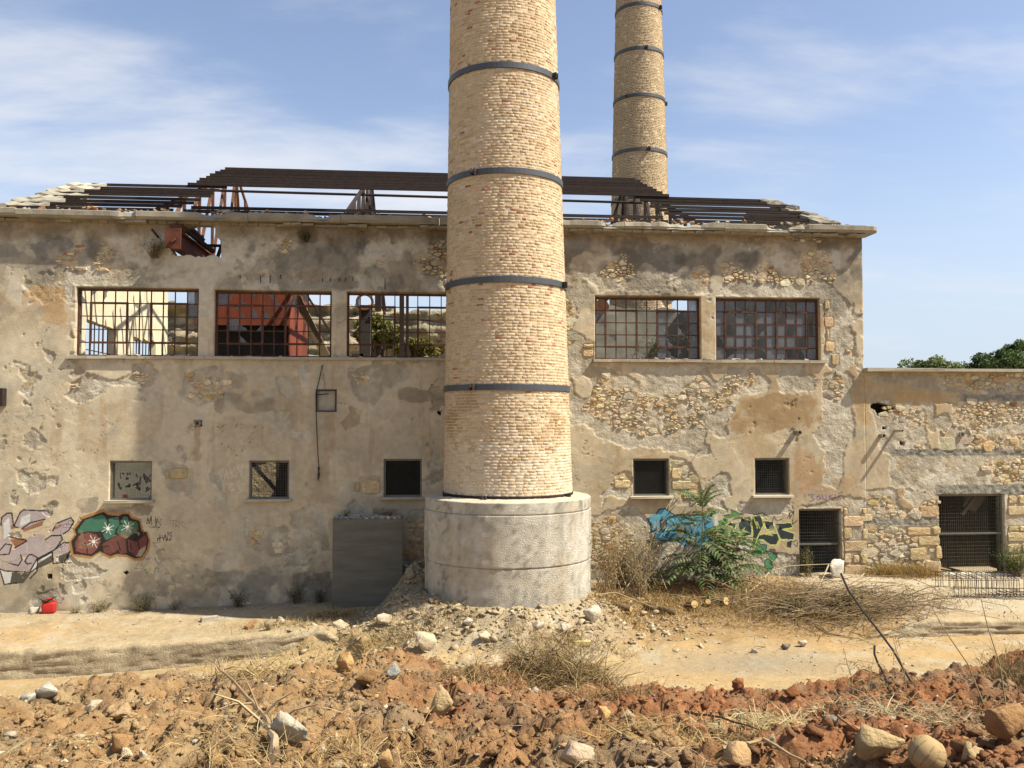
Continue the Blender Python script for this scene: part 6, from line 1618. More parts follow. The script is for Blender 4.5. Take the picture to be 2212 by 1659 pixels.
# --- dry stalks, grass and straw (strips with two bends)
def blades(name, X, Y, Z, L, Wd, lean, cols, m, seed, label=None, cat=None, kind='stuff', droop=.6, parent=None):
    r_ = np.random.default_rng(seed); n = len(X); a = r_.uniform(0, 6.283, n); s = r_.uniform(0, 6.283, n)
    dx, dy = np.cos(a) * lean, np.sin(a) * lean; dz = np.sqrt(np.clip(1 - lean ** 2, .0, 1))
    sx, sy = np.cos(s) * Wd / 2, np.sin(s) * Wd / 2
    p0 = np.stack([X, Y, Z], 1)
    p1 = p0 + np.stack([dx, dy, dz], 1) * (L * .5)[:, None]
    p2 = p1 + np.stack([dx * 1.25 + r_.normal(0, .12, n), dy * 1.25 + r_.normal(0, .12, n), dz - droop * r_.random(n)], 1) * (L * .5)[:, None]
    S_ = np.stack([sx, sy, .25 * Wd * r_.normal(0, 1, n)], 1)
    v = np.stack([p0 - S_, p0 + S_, p1 - S_ * .85, p1 + S_ * .85, p2 - S_ * .35, p2 + S_ * .35], 1).reshape(-1, 3)
    q = np.array([[0, 1, 3, 2], [2, 3, 5, 4]]); f = (np.arange(n)[:, None, None] * 6 + q[None]).reshape(-1, 4)
    return tag(obj_np(name, v, f, m, parent, np.repeat(cols, 6, 0)), label, cat, kind=kind)
STR = [(.56, .43, .21), (.50, .36, .165), (.62, .51, .29), (.42, .28, .12), (.36, .25, .13)]
# straw strewn over the soil in wisps
n = 9000
t_ = 3.7 + 6.3 * rng.random(n); X_ = .089 * t_ + (rng.random(n) - .5) * 1.32 * t_; Y_ = t_ - D
pch = fbm(X_, Y_, 1.15, 4, 701) + .10 * sstep(.5, 3.5, X_) * sstep(7.5, 5, t_); k = pch > .575; X_, Y_ = X_[k], Y_[k]; n = len(X_)
blades('straw_litter', X_, Y_, zground(X_, Y_) + .012, rng.uniform(.05, .22, n), rng.uniform(.002, .005, n), rng.uniform(.88, .998, n), pick(n, STR + [(.66, .57, .36)], .2), M['straw'], 71, 'dry straw and stalks strewn over the turned soil', 'straw')
# dry growth along the east wall, on the apron edge and by the track
def area(n, polys):
    X, Y = [], []
    for px, py, rx, ry, w in polys:
        p, t = hit(px, py); m_ = int(n * w); X.append(rng.normal(p[0], rx, m_)); Y.append(np.minimum(rng.normal(p[1], ry, m_), -.06))
    X, Y = np.concatenate(X), np.concatenate(Y); ok = (np.hypot(X - CHX, Y - CHY) > 2.35)
    return X[ok], Y[ok]
X_, Y_ = area(15000, ((1420, 1300, 1.3, .7, .2), (1580, 1290, 1.2, .8, .22), (1720, 1300, 1.2, .8, .16), (1330, 1310, .5, .6, .1), (1900, 1300, 1.6, .6, .08), (1960, 1245, .7, .25, .07), (1780, 1335, 1.2, .35, .12), (1560, 1320, 1.5, .5, .1)))
n = len(X_)
blades('dry_grass', X_, Y_, zground(X_, Y_), rng.uniform(.08, .40, n) * rng.uniform(.5, 1, n), rng.uniform(.008, .017, n), rng.uniform(.3, .97, n), pick(n, [(.44, .28, .11), (.50, .35, .155), (.36, .22, .085), (.56, .42, .21), (.24, .17, .075)], .2), M['straw'], 72, 'low tangle of dry orange-brown grass along the foot of the wall', 'dry grass')
X_, Y_ = area(5200, ((725, 1330, .35, .2, .16), (640, 1352, .9, .25, .13), (860, 1385, 1.1, .3, .25), (900, 1350, 1.2, .3, .14), (1240, 1385, .7, .25, .16), (1150, 1395, .9, .2, .08), (700, 1398, 1.5, .15, .08)))
n = len(X_)
blades('dry_grass', X_, Y_, zground(X_, Y_), rng.uniform(.06, .34, n), rng.uniform(.007, .014, n), rng.uniform(.4, .97, n), pick(n, STR, .2), M['straw'], 73, 'straw-coloured wisps growing between apron rubble and track', 'dry grass')
X_, Y_ = area(1500, ((1925, 1238, .35, .10, .6), (1985, 1240, .30, .10, .4))); n = len(X_)
blades('dry_grass', X_, Y_, zground(X_, Y_), rng.uniform(.15, .6, n), rng.uniform(.008, .014, n), rng.uniform(.1, .7, n), pick(n, [(.58, .42, .17), (.52, .36, .15), (.62, .48, .24)], .15), M['straw'], 74, 'golden dry grass growing against the stone wall between the doorways', 'dry grass')

# --- plants with stems and leaves
def leafquads(b, p, d, L, w, col, up=Vector((0, 0, 1))):
    d = Vector(d).normalized(); s = d.cross(up); s = s.normalized() if s.length > 1e-3 else Vector((1, 0, 0)); nrm = s.cross(d)
    p = Vector(p); m1 = p + d * L * .45
    b.add([p, m1 + s * w / 2 + nrm * w * .12, p + d * L - nrm * L * .10, m1 - s * w / 2 + nrm * w * .12, m1], [(0, 1, 4), (0, 4, 3), (1, 2, 4), (4, 2, 3)], col)
def shrub(name, px, py, hgt, wid, label, cat, nst, leafcol, lsize, lden, stemcol=(.22, .16, .09), dry=0.0, dep=None, loc=None, stem_r=.008, wide=.5):
    if loc is None: p, t = hit(px, py); loc = Vector(p)
    loc = Vector(loc)
    root = empty(name, loc, label, cat)
    sb, lb = MB(), MB()
    for s in range(nst):
        a = rnd.uniform(0, 6.28); sp = wid * rnd.uniform(.15, 1) * .5; h = hgt * rnd.uniform(.55, 1.0)
        base = Vector((rnd.uniform(-.25, .25) * wid * wide, rnd.uniform(-.2, .2) * (dep or wid) * wide, -.03)); pts = [base]
        end = base + Vector((math.cos(a) * sp, math.sin(a) * sp * ((dep or wid) / wid), h))
        end.y = min(end.y, -loc.y - .04)
        for q in (1, 2, 3, 4):
            u = q / 4; pts.append(base.lerp(end, u) + Vector((rnd.uniform(-1, 1), rnd.uniform(-1, 1), .4 * math.sin(u * 3.1))) * .09 * hgt)
        sb.tube(pts, [stem_r, stem_r * .8, stem_r * .6, stem_r * .45, stem_r * .25], 4, jitcol(stemcol, .2), cap=False)
        for q in range(int(lden)):
            u = rnd.uniform(.15, 1); i = min(3, int(u * 4)); pt = pts[i].lerp(pts[i + 1], u * 4 - i)
            dv = Vector((rnd.uniform(-1, 1), rnd.uniform(-1, 1), rnd.uniform(-.4, .9)))
            tw = pt + dv.normalized() * rnd.uniform(.02, .16) * hgt
            if rnd.random() < .4: sb.tube([pt, tw], [stem_r * .4, stem_r * .15], 3, jitcol(stemcol, .2), cap=False)
            leafquads(lb, tw, dv + Vector((0, 0, -.3)), lsize * rnd.uniform(.6, 1.3), lsize * .5 * rnd.uniform(.6, 1.2), jitcol(leafcol if rnd.random() > dry else (.40, .27, .11), .3, .1))
    for b, nm, m in ((sb, 'stems', M['twig']), (lb, 'foliage', M['leaf'])):
        if b.v:
            o = link(bpy.data.objects.new(nm, b.mesh(nm, m)), None); o.parent = root
    return root
GRN1, GRN2, OLV = (.075, .125, .03), (.10, .16, .035), (.16, .155, .055)
shrub('weed', 213, 1306, .42, .8, 'olive weed at the wall foot, the one just right of the red jerrycan', 'weed', 16, OLV, .06, 14, dry=.3)
shrub('weed', 309, 1308, .55, 1.0, 'bushy dark green weed at the wall foot where the shade begins', 'weed', 22, (.06, .095, .03), .055, 20, dry=.15)
shrub('weed', 163, 1312, .25, .5, 'tiny yellowish weed close by the red jerrycan', 'weed', 10, (.2, .2, .06), .05, 10, dry=.4)
shrub('weed', 377, 1309, .28, .4, 'smallest green weed in the shade at the wall foot', 'weed', 9, GRN1, .05, 9)
shrub('weed', 516, 1304, .55, .8, 'spiky upright green weed in the shade below the second small window', 'weed', 22, (.07, .10, .03), .07, 10)
shrub('weed', 640, 1302, .65, .7, 'dark green weed in the shade just left of the concrete block', 'weed', 16, (.06, .09, .03), .07, 14)
shrub('weed', 690, 1300, .5, .6, 'drooping dark weed touching the corner of the concrete block', 'weed', 14, (.05, .075, .03), .06, 14)
shrub('weed', 770, 1300, .45, .9, 'drying weed leaning in front of the concrete block', 'weed', 16, (.09, .11, .04), .06, 12, dry=.4)
pb = W(748, 1120); shrub('weed', 0, 0, .26, .4, 'small green weed growing on top of the concrete block', 'weed', 10, GRN2, .05, 10, loc=(pb[0], -.45, blk_.location.z + hgt))
pb = W(835, 1112); shrub('weed', 0, 0, .25, .8, 'tuft of brown dry weed on the right end of the concrete block top', 'weed', 24, (.30, .19, .10), .05, 5, dry=.8, loc=(pb[0], -.40, blk_.location.z + hgt))
def wallplant(px, py, h, w, label, col, n):
    x, z = W(px, py); shrub('wall_plant', 0, 0, h, w, label, 'plant', n, col, .06, 16, dry=.25, loc=(x, -.05, z), dep=.5)
wallplant(336, 556, .62, 1.0, 'olive green bush rooted in the wall left of the broken hole under the eaves', OLV, 26)
wallplant(660, 522, .40, .55, 'small dark green bush rooted in the upper wall between hole and chimney', GRN1, 18)
shrub('dry_bush', 1315, 1285, 2.5, 1.7, 'tall withered bush right against the chimney plinth', 'bush', 30, (.36, .255, .115), .07, 26, (.40, .30, .18), .55, dep=1.0)
shrub('dry_bush', 1385, 1290, 2.3, 1.6, 'tall half-dry bush with pale stalks left of the young green tree', 'bush', 28, (.27, .21, .085), .07, 24, (.50, .40, .26), .45, dep=1.0)
shrub('dry_bush', 1345, 1270, 1.5, 1.6, 'low olive and brown thicket filling the corner behind the withered bush', 'bush', 36, (.14, .12, .045), .07, 36, (.2, .15, .08), .4, dep=.8)
shrub('bush', 1410, 1275, .8, 1.5, 'low green undergrowth at the foot of the young tree', 'bush', 26, (.10, .125, .035), .07, 26, dry=.25, dep=.9)
shrub('bush', 1745, 1246, .95, .85, 'dusty green shrub in front of the small barred doorway', 'bush', 26, (.11, .135, .05), .05, 26, dry=.12, dep=.5)
shrub('bush', 2195, 1245, 1.0, 1.7, 'bright green shrub before the right jamb of the wide doorway', 'bush', 36, (.10, .20, .035), .07, 36, dep=.8)
shrub('bush', 1700, 1325, .55, 1.3, 'cut branches with dull green leaves left of the bent steel rod', 'bush', 22, (.13, .14, .05), .10, 20, dry=.35, dep=.7)
shrub('bush', 1832, 1322, .55, 1.3, 'cut branches with hanging yellow-green leaves just beside the steel rod', 'bush', 20, (.24, .20, .06), .12, 16, dry=.2, dep=.6)
# young tree with feather-shaped leaves
def frond_mesh(L, seed):
    r_ = random.Random(seed); b = MB(); npair = 11; pts = []
    for q in range(8):
        u = q / 7; pts.append(Vector((L * u, .04 * L * math.sin(u * 2 + seed), .16 * L * math.sin(u * 2.2) - .34 * L * u * u)))
    b.tube(pts, [.007, .006, .006, .005, .004, .004, .003, .002], 4, (.17, .17, .06), cap=False)
    for k in range(npair):
        u = .16 + .84 * k / (npair - 1); i = min(6, int(u * 7)); p = pts[i].lerp(pts[min(7, i + 1)], u * 7 - i); d = (pts[min(7, i + 1)] - pts[i]).normalized()
        ll = L * .23 * (1 - .55 * abs(u - .45)) * r_.uniform(.85, 1.1)
        for s in (-1, 1):
            dv = d * .45 + Vector((0, s * .9, -.18 + r_.uniform(-.2, .15)))
            leafquads(b, p, dv, ll * 1.15, ll * .42, tuple(c * r_.uniform(.75, 1.3) for c in (.15, .20, .075)))
    leafquads(b, pts[-1], pts[-1] - pts[-2], L * .16, L * .05, (.14, .21, .06))
    return b.mesh('leaf', M['leaf'])
FR = [frond_mesh(1.0, s) for s in (1, 2, 3, 4)]
def feather_tree(px, py, hgt, label, specs, lean=0.0):
    p, t = hit(px, py); root = empty('young_tree', p, label, 'tree')
    b = MB(); st_ = [Vector((lean * u * u * hgt, .05 * math.sin(u * 5), hgt * u)) for u in np.linspace(0, 1, 7)]
    b.tube(st_, [.030, .027, .023, .019, .015, .011, .007], 6, (.20, .18, .10))
    o = link(bpy.data.objects.new('trunk', b.mesh('trunk', M['twig'])), None); o.parent = root
    for i, (u, az, el, L) in enumerate(specs):
        o = bpy.data.objects.new('leaf', FR[i % 4]); COL.objects.link(o); o.parent = root
        k = min(5, int(u * 6)); o.location = st_[k].lerp(st_[k + 1], u * 6 - k)
        o.rotation_euler = (rnd.uniform(-.25, .25), -math.radians(el), math.radians(az)); o.scale = (L * 1.12, L * 1.12, L * 1.12)
sp = []
for i in range(9): sp.append((rnd.uniform(.90, 1.0), i * 40 + rnd.uniform(-15, 15), rnd.uniform(25, 65), rnd.uniform(.55, .8)))
for i in range(8): sp.append((rnd.uniform(.62, .85), rnd.choice((0, 180)) + rnd.uniform(-65, 65) * (1 if i % 2 else 1), rnd.uniform(0, 35), rnd.uniform(.72, .95)))
for i in range(26): sp.append((rnd.uniform(.12, .55), rnd.choice((0, 180, 270)) + rnd.uniform(-50, 50), rnd.uniform(-5, 30), rnd.uniform(.9, 1.3)))
feather_tree(1518, 1268, 2.5, 'taller young green tree with feathery leaves before the painted wall', sp)
sp = [(rnd.uniform(.7, 1.0), i * 45 + rnd.uniform(-20, 20), rnd.uniform(5, 45), rnd.uniform(.6, .95)) for i in range(9)] + [(rnd.uniform(.25, .6), rnd.choice((0, 180, 270)) + rnd.uniform(-50, 50), rnd.uniform(-5, 25), rnd.uniform(.8, 1.1)) for i in range(11)]
feather_tree(1578, 1262, 1.35, 'shorter young green tree with feathery leaves, just right of the taller one', sp, .12)
# straw heap on the soil crest and other dry tufts
def tuft(name, px, py, n, spread, L, label, cols=STR, lean=(.2, .9), wd=(.004, .008), hump=.0):
    p, t = hit(px, py); a = rng.uniform(0, 6.28, n); r_ = spread * np.sqrt(rng.random(n)); X = p[0] + r_ * np.cos(a); Y = p[1] + r_ * np.sin(a) * .6
    Z = zground(X, Y) + hump * np.clip(1 - r_ / spread, 0, 1) * rng.random(n)
    return blades(name, X, Y, Z, rng.uniform(.4, 1.0, n) * L, rng.uniform(*wd, n), rng.uniform(*lean, n), pick(n, cols, .22), M['straw'], int(px), label, 'dry grass', kind='thing', droop=.8)
DRY = [(.34, .24, .11), (.42, .31, .15), (.26, .18, .09), (.50, .39, .21), (.20, .14, .075)]
tuft('straw_heap', 1215, 1476, 1700, .55, .42, 'big heap of grey-brown dry weeds on the soil crest below the chimney', DRY, (.6, .99), (.004, .009), .44)
tuft('dry_tuft', 1330, 1502, 500, .5, .35, 'loose dry stalks trailing right from the big weed heap', DRY, (.5, .97), (.003, .007), .06)
tuft('dry_tuft', 1060, 1470, 500, .45, .3, 'dark dry stalks trailing left from the big weed heap', DRY, (.5, .97), (.003, .007), .06)
tuft('dry_tuft', 560, 1458, 520, .65, .42, 'mat of bent dry stalks on the crest, left side of the bank', STR, (.75, .99), (.003, .007), .10)
tuft('dry_tuft', 2195, 1478, 500, .35, .5, 'upright grey dry weeds at the right edge of the bank', DRY, (.2, .8), (.003, .006))
tuft('dry_tuft', 1655, 1576, 420, .26, .28, 'fan of bright straw pressed into the red soil, left of the tan boulder', [(.66, .56, .33), (.6, .48, .26)], (.85, .995), (.004, .008), .05)
tuft('dry_tuft', 1915, 1545, 700, .6, .3, 'flattened straw mat on the soil above the old ball', [(.60, .52, .33), (.5, .42, .26), (.42, .35, .22)], (.88, .995), (.003, .006), .02)
tuft('dry_tuft', 720, 1640, 600, .75, .24, 'tangle of dry stalks at the lower edge, right of the grey rock', STR, (.5, .97), (.003, .006), .04)
tuft('dry_tuft', 1495, 1600, 800, .6, .25, 'scattered straw around the reddish slab', STR, (.8, .99), (.003, .006), .02)
def weedstalk(px, py, h, label, dx, n=9):
    p, t = hit(px, py); root = empty('dry_weed', p, label, 'weed'); sb = MB()
    end = Vector((dx, .1, h)); main = [Vector((0, 0, -.05)), end * .35 + Vector((.02, 0, .02)), end * .7, end]
    sb.tube(main, [.006, .005, .004, .002], 5, (.42, .33, .18))
    for i in range(n):
        u = rnd.uniform(.35, 1); q = main[0].lerp(end, u); d = Vector((rnd.uniform(-1, 1), rnd.uniform(-.6, .6), rnd.uniform(-.3, .5))) * .16
        sb.tube([q, q + d, q + d * 1.6 - Vector((0, 0, .09))], [.003, .0025, .0015], 3, (.40, .31, .16))
        for k in range(7):
            e = q + d * rnd.uniform(.5, 1.6) - Vector((0, 0, rnd.uniform(0, .10))); leafquads(sb, e, (rnd.uniform(-1, 1), rnd.uniform(-1, 1), -.6), .025, .012, jitcol((.33, .22, .10), .3))
    o = link(bpy.data.objects.new('stems', sb.mesh('stems', M['straw'])), None); o.parent = root
weedstalk(1842, 1500, .42, 'withered nodding weed on the crest, left of the short steel rod', -.03, 12)
weedstalk(1870, 1500, .30, 'shorter withered weed arching right, beside the short steel rod', .14, 12)
weedstalk(1960, 1502, .52, 'thin upright dry weed between the two steel rods', -.08, 5)
weedstalk(2130, 1520, .75, 'long bare dry stalk leaning left, right of the steel rods', -.38, 0)
weedstalk(2175, 1535, .80, 'bare dry stalk near the right edge of the bank', -.12, 3)
weedstalk(1295, 1492, .40, 'thin curved stalk standing above the right flank of the weed heap', .12, 3)
weedstalk(1250, 1490, .55, 'tall thin stalk standing out of the weed heap', .05, 4)

# --- branches, logs, brushwood
def branch(pts_px, r, label, col=(.36, .27, .17), lift=.04, forks=0, name='branch', zl=None):
    P_ = []
    for i, q in enumerate(pts_px):
        p, t = hit(q[0], q[1]); p = Vector(p); p.z += (q[2] if len(q) > 2 else lift); P_.append(p)
    pts = []
    for i in range(len(P_) - 1):
        for u in (0, .33, .66): pts.append(P_[i].lerp(P_[i + 1], u) + Vector((rnd.uniform(-1, 1), rnd.uniform(-1, 1), rnd.uniform(-.6, 1))) * r * .55)
    pts.append(P_[-1]); n = len(pts)
    b = MB(); b.tube(pts, [r * (1 - .65 * i / (n - 1)) for i in range(n)], 6, col)
    for k in range(forks):
        i = rnd.randrange(n // 3, n); d = Vector((rnd.uniform(-1, 1), rnd.uniform(-.6, .6), rnd.uniform(0, .8))).normalized(); L = rnd.uniform(6, 16) * r
        b.tube([pts[i], pts[i] + d * L * .5 + Vector((0, 0, r)), pts[i] + d * L + Vector((rnd.uniform(-1, 1), 0, -.3)) * r], [r * .4, r * .28, r * .12], 4, jitcol(col, .2))
    return tag(b.build(name, M['twig'], None), label, 'branch')
branch([(598, 1648, .05), (575, 1590, .08), (535, 1545, .10), (490, 1492, .10), (470, 1470, .12)], .020, 'long forked dry branch lying on the soil left of the grey rock', (.40, .28, .17), forks=7)
branch([(600, 1655, .02), (585, 1620, .06), (560, 1580, .05)], .028, 'thick bleached root end at the lower edge, under the long forked branch', (.46, .36, .24), forks=3)
branch([(470, 1476, .02), (462, 1450, .30)], .018, 'short dark stick standing upright on the left crest', (.18, .12, .08))
branch([(1480, 1545, .02), (1560, 1570, .03), (1640, 1600, .02)], .010, 'thin dark stick lying in front of the reddish slab', (.13, .09, .06))
branch([(1560, 1625, .02), (1650, 1640, .03), (1740, 1655, .02)], .014, 'pale straight cane lying at the lower edge', (.55, .42, .24))
branch([(1780, 1535, .02), (1840, 1558, .06), (1890, 1575, .02)], .006, 'thin white stick across the straw mat', (.6, .56, .48))
branch([(1810, 1560, .03), (1850, 1600, .05), (1910, 1625, .12)], .008, 'thin brown cane bending towards the old ball', (.36, .22, .11))
branch([(1610, 1288, .05), (1635, 1276, .12), (1662, 1266, .42), (1700, 1262, .52), (1800, 1262, .60)], .030, 'long pale bow-shaped branch arching over the brushwood', (.55, .44, .28))
branch([(1612, 1290, .25), (1614, 1310, .15), (1622, 1345, .02)], .014, 'thin pale shoot hanging down from the bow-shaped branch end', (.52, .43, .27))
branch([(1790, 1265, .60), (1770, 1290, .30), (1760, 1310, .05)], .022, 'pale forked limb under the white boulder', (.50, .42, .30), forks=3)
branch([(1868, 1268, .4), (1830, 1290, .25), (1795, 1310, .02)], .016, 'pale slanting stick right of the forked limb', (.52, .44, .31), forks=2)
branch([(1690, 1336, .05), (1780, 1332, .10), (1870, 1322, .16), (1945, 1304, .20)], .042, 'thick sawn branch with pale cut end, lying behind the steel rod', (.33, .25, .16))
branch([(1500, 1300, .12), (1600, 1298, .15), (1750, 1296, .12), (1830, 1300, .05)], .014, 'long thin straight branch lying from the logs to the brushwood', (.44, .34, .22), forks=4)
branch([(1560, 1312, .05), (1640, 1300, .18), (1675, 1294, .22)], .034, 'sawn brown branch with yellow cut end, left part of the brushwood', (.25, .18, .11))
branch([(1870, 1270, .35), (1960, 1275, .4), (2020, 1290, .25), (2060, 1310, .03)], .016, 'brown branch arching down towards the rebar cage', (.34, .25, .15), forks=7)
branch([(1700, 1300, .2), (1850, 1300, .3), (1990, 1315, .12), (2190, 1345, .02)], .016, 'very long thin branch trailing right across the apron edge', (.36, .28, .18), forks=8)
branch([(1850, 1318, .2), (1960, 1308, .2), (2060, 1293, .25), (2100, 1284, .2)], .018, 'branch reaching into the left end of the rebar cage', (.38, .29, .18), forks=5)
branch([(1745, 1345, .1), (1790, 1372, .05), (1850, 1380, .02)], .030, 'thick brown branch lying across the edge of the dry litter', (.34, .24, .15))
branch([(1285, 1290, .05), (1330, 1300, .25), (1420, 1320, .05)], .024, 'thin felled stem lying right of the chimney plinth', (.46, .36, .22))
branch([(1345, 1290, .1), (1390, 1262, .6), (1412, 1250, .85), (1440, 1295, .3)], .018, 'pale bent stalk folded over right of the withered bushes', (.58, .48, .31))
branch([(1282, 1140, .05), (1300, 1250, .2)], .01, 'thin leaning twig by the plinth edge', (.5, .4, .25)) if False else None
branch([(1095, 1378, .06), (1200, 1385, .06), (1290, 1392, .04)], .018, 'thin brown branch lying at the foot of the rubble', (.36, .25, .15), forks=4)
branch([(1190, 1385, .05), (1240, 1372, .16), (1300, 1362, .10)], .022, 'grey dead branch at the right foot of the rubble', (.33, .26, .18), forks=5)
def stalk(pts, Y, r, label, col=(.52, .42, .27)):
    b = MB(); P_ = [Vector(onY(x, y, Y + .12 * i)) for i, (x, y) in enumerate(pts)]
    b.tube(P_, [r * (1 - .6 * i / (len(P_) - 1)) for i in range(len(P_))], 5, col); return tag(b.build('dry_stalk', M['twig'], None), label, 'stalk')
stalk([(1372, 1320), (1340, 1230), (1318, 1150), (1306, 1085)], -1.5, .014, 'long pale bare stalk rising highest beside the plinth')
stalk([(1400, 1318), (1384, 1250), (1352, 1180), (1326, 1120)], -1.4, .012, 'second pale bare stalk, leaning left towards the plinth')
stalk([(1352, 1300), (1330, 1240), (1296, 1180), (1282, 1150)], -1.7, .011, 'thin pale stalk leaning onto the plinth side')
stalk([(1420, 1300), (1400, 1262), (1340, 1205), (1284, 1172)], -1.2, .013, 'slanting pale stalk crossing the withered bushes')
stalk([(1290, 1255), (1330, 1290), (1362, 1312)], -2.2, .016, 'short leaning stick in front of the withered bushes', (.40, .30, .18))
# brushwood: the mass of twigs nobody could count
bw = MB()
for i in range(950):
    px = rnd.gauss(1800, 105); py = rnd.gauss(1312, 15); p, t = (None, None)
    x0 = np.interp(px, [1500, 2200], [onZ(1500, 1310, .7)[0], onZ(2200, 1310, .6)[0]]); y0 = -3.3 + rnd.gauss(0, .75)
    z0 = float(zground(x0, y0)) + abs(rnd.gauss(0, .16)); L = rnd.uniform(.3, 1.3); a = rnd.gauss(0, .5) + rnd.choice((0, math.pi)); e = rnd.uniform(-.12, .32)
    d = Vector((math.cos(a) * L, math.sin(a) * L, e * L)); s = Vector((x0, min(y0, -.6), z0))
    r = rnd.choice((.005, .007, .009, .013))
    bw.tube([s, s + d * .5 + Vector((0, 0, rnd.uniform(0, .12))), s + d], [r, r * .8, r * .4], 4, jitcol(rnd.choice(((.24, .17, .10), (.30, .22, .135), (.17, .125, .08), (.42, .33, .22))), .2), cap=False)
    for q in range(3):
        leafquads(bw, s + d * rnd.random(), (rnd.uniform(-1, 1), rnd.uniform(-1, 1), rnd.uniform(-.8, .3)), .07, .025, jitcol(rnd.choice(((.28, .18, .08), (.22, .17, .07), (.14, .14, .05))), .25))
tag(bw.build('brushwood', M['twig'], None), 'heap of cut brushwood and thin twigs between the doorways and the track', 'brushwood', kind='stuff')
def log(px, py, L, r, az, el, label, group='sawn logs in the dry grass'):
    p, t = hit(px, py); root = empty('log', (p[0], p[1], p[2] + r * .8), label, 'log', group)
    d = Vector((math.cos(az) * math.cos(el), math.sin(az) * math.cos(el), math.sin(el))); b = MB(); b.tube([d * -L / 2, d * -L * .1 + Vector((0, 0, .01)), d * L / 2], [r * 1.05, r, r * .97], 10, (.2, .15, .09))
    o = link(bpy.data.objects.new('bark', b.mesh('bark', M['bark'], True)), None); o.parent = root
    b = MB(); b.tube([d * (L / 2 + .002), d * (L / 2 + .006)], [r * .9, r * .88], 10, (.6, .45, .22)); o = link(bpy.data.objects.new('cut_end', b.mesh('cut_end', M['cutwood'])), None); o.parent = root
log(1493, 1316, .45, .115, -math.pi / 2 + .15, .35, 'log with round yellow cut face, left one of the two largest')
log(1556, 1308, .45, .12, -math.pi / 2 + .5, .3, 'log with oval yellow cut face, right one of the two largest')
log(1528, 1310, .4, .085, -math.pi / 2 - .2, .5, 'small log squeezed between the two largest sawn logs')
log(1338, 1316, .7, .085, -.75, -.06, 'slim felled log pointing at the track, near the withered bushes')
log(1410, 1322, .55, .085, -.9, -.05, 'slim log with pale end lying left of the sawn logs')
log(1440, 1326, .45, .10, 2.6, .0, 'short brown log chunk lying across, before the round cut one')
# --- jerrycan
p, t = hit(106, 1318)
jc = empty('jerrycan', (p[0], p[1], p[2] - .01), 'small red plastic jerrycan with black spout at the wall foot', 'jerrycan'); jc.rotation_euler = (0, 0, .15)
b = MB(); b.box((0, 0, .165), (.36, .24, .33), jit=0)
o = link(bpy.data.objects.new('can_body', b.mesh('can_body', M['red'])), None); o.parent = jc
bv = o.modifiers.new('b', 'BEVEL'); bv.width = .06; bv.segments = 4
for q in o.data.polygons: q.use_smooth = True
b = MB(); b.tube([(-.13, 0, .30), (-.10, 0, .385), (.0, 0, .41), (.10, 0, .385), (.14, 0, .31)], .026, 8); o = link(bpy.data.objects.new('handle', b.mesh('handle', M['red'], True)), None); o.parent = jc
b = MB(); b.tube([(-.12, -.10, .31), (.06, -.12, .40), (.22, -.11, .50)], [.026, .022, .016], 8); o = link(bpy.data.objects.new('spout', b.mesh('spout', M['black'], True)), None); o.parent = jc
b = MB(); b.tube([(-.15, 0, .32), (-.17, 0, .375)], .04, 10); b.tube([(-.17, 0, .37), (-.25, .02, .42)], .014, 6); o = link(bpy.data.objects.new('cap', b.mesh('cap', M['black'])), None); o.parent = jc
# --- rebar cage
p1, _ = hit(2062, 1292); cg = empty('rebar_cage', (p1[0], p1[1], p1[2]), 'rusty cage of bent reinforcing bars lying before the wide doorway', 'rebar cage')
cgL, cgW, cgH = 2.35, 1.15, .56
ang = math.radians(-6)
cg.rotation_euler = (0, 0, ang)
stir = MB(); r_ = .008
ring = [(0, 0, .02), (0, cgW, .02), (0, cgW, cgH), (0, 0, cgH), (0, 0, .02)]
pts = []
for i in range(4):
    A, B = Vector(ring[i]), Vector(ring[i + 1]); pts += [A.lerp(B, .08), A.lerp(B, .92)]
stir.tube(pts + [pts[0]], r_, 5); sm_ = stir.mesh('stirrup', M['rust'])
for i in range(25):
    o = bpy.data.objects.new('stirrup', sm_); COL.objects.link(o); o.parent = cg; o.location = (cgL * i / 24 + rnd.uniform(-.012, .012), rnd.uniform(-.02, .02), 0); o.rotation_euler = (rnd.uniform(-.02, .02), rnd.uniform(-.07, .07), rnd.uniform(-.04, .04))
for (y, z) in ((.02, .03), (cgW - .02, .03), (.02, cgH - .01), (cgW - .02, cgH - .01), (.02, .28), (cgW - .02, .3), (.4, .03), (.8, .03)):
    b = MB(); b.tube([(-.12, y, z), (cgL * .5, y + .01, z - .01), (cgL + .15, y, z)], .009, 5); o = link(bpy.data.objects.new('long_bar', b.mesh('long_bar', M['rust'])), None); o.parent = cg
# --- bent steel rods stuck in the bank
def rod_at(base, tip_px, dep, label, r, mid=None):
    p, t = hit(*base); tip = onY(tip_px[0], tip_px[1], p[1] + dep); P0, P1 = Vector(p) - Vector((0, 0, .15)), Vector(tip)
    m1 = P0.lerp(P1, .38) + Vector((.03, 0, .0)); m2 = P0.lerp(P1, .72) + Vector((-.01, 0, -.02))
    b = MB(); b.tube([P0, P0.lerp(P1, .2) + Vector((.012, 0, 0)), m1, P0.lerp(P1, .55) + Vector((.012, 0, -.008)), m2, P0.lerp(P1, .88) + Vector((-.02, 0, -.02)), P1], r, 7)
    return tag(b.build('steel_rod', M['steel_dark'], None), label, 'steel rod')
rod_at((1989, 1476), (1816, 1238), .35, 'long bent dark steel rod stuck in the red bank', .011)
rod_at((1920, 1487), (1889, 1394), .12, 'short dark steel rod stuck in the red bank beside the long one', .011)
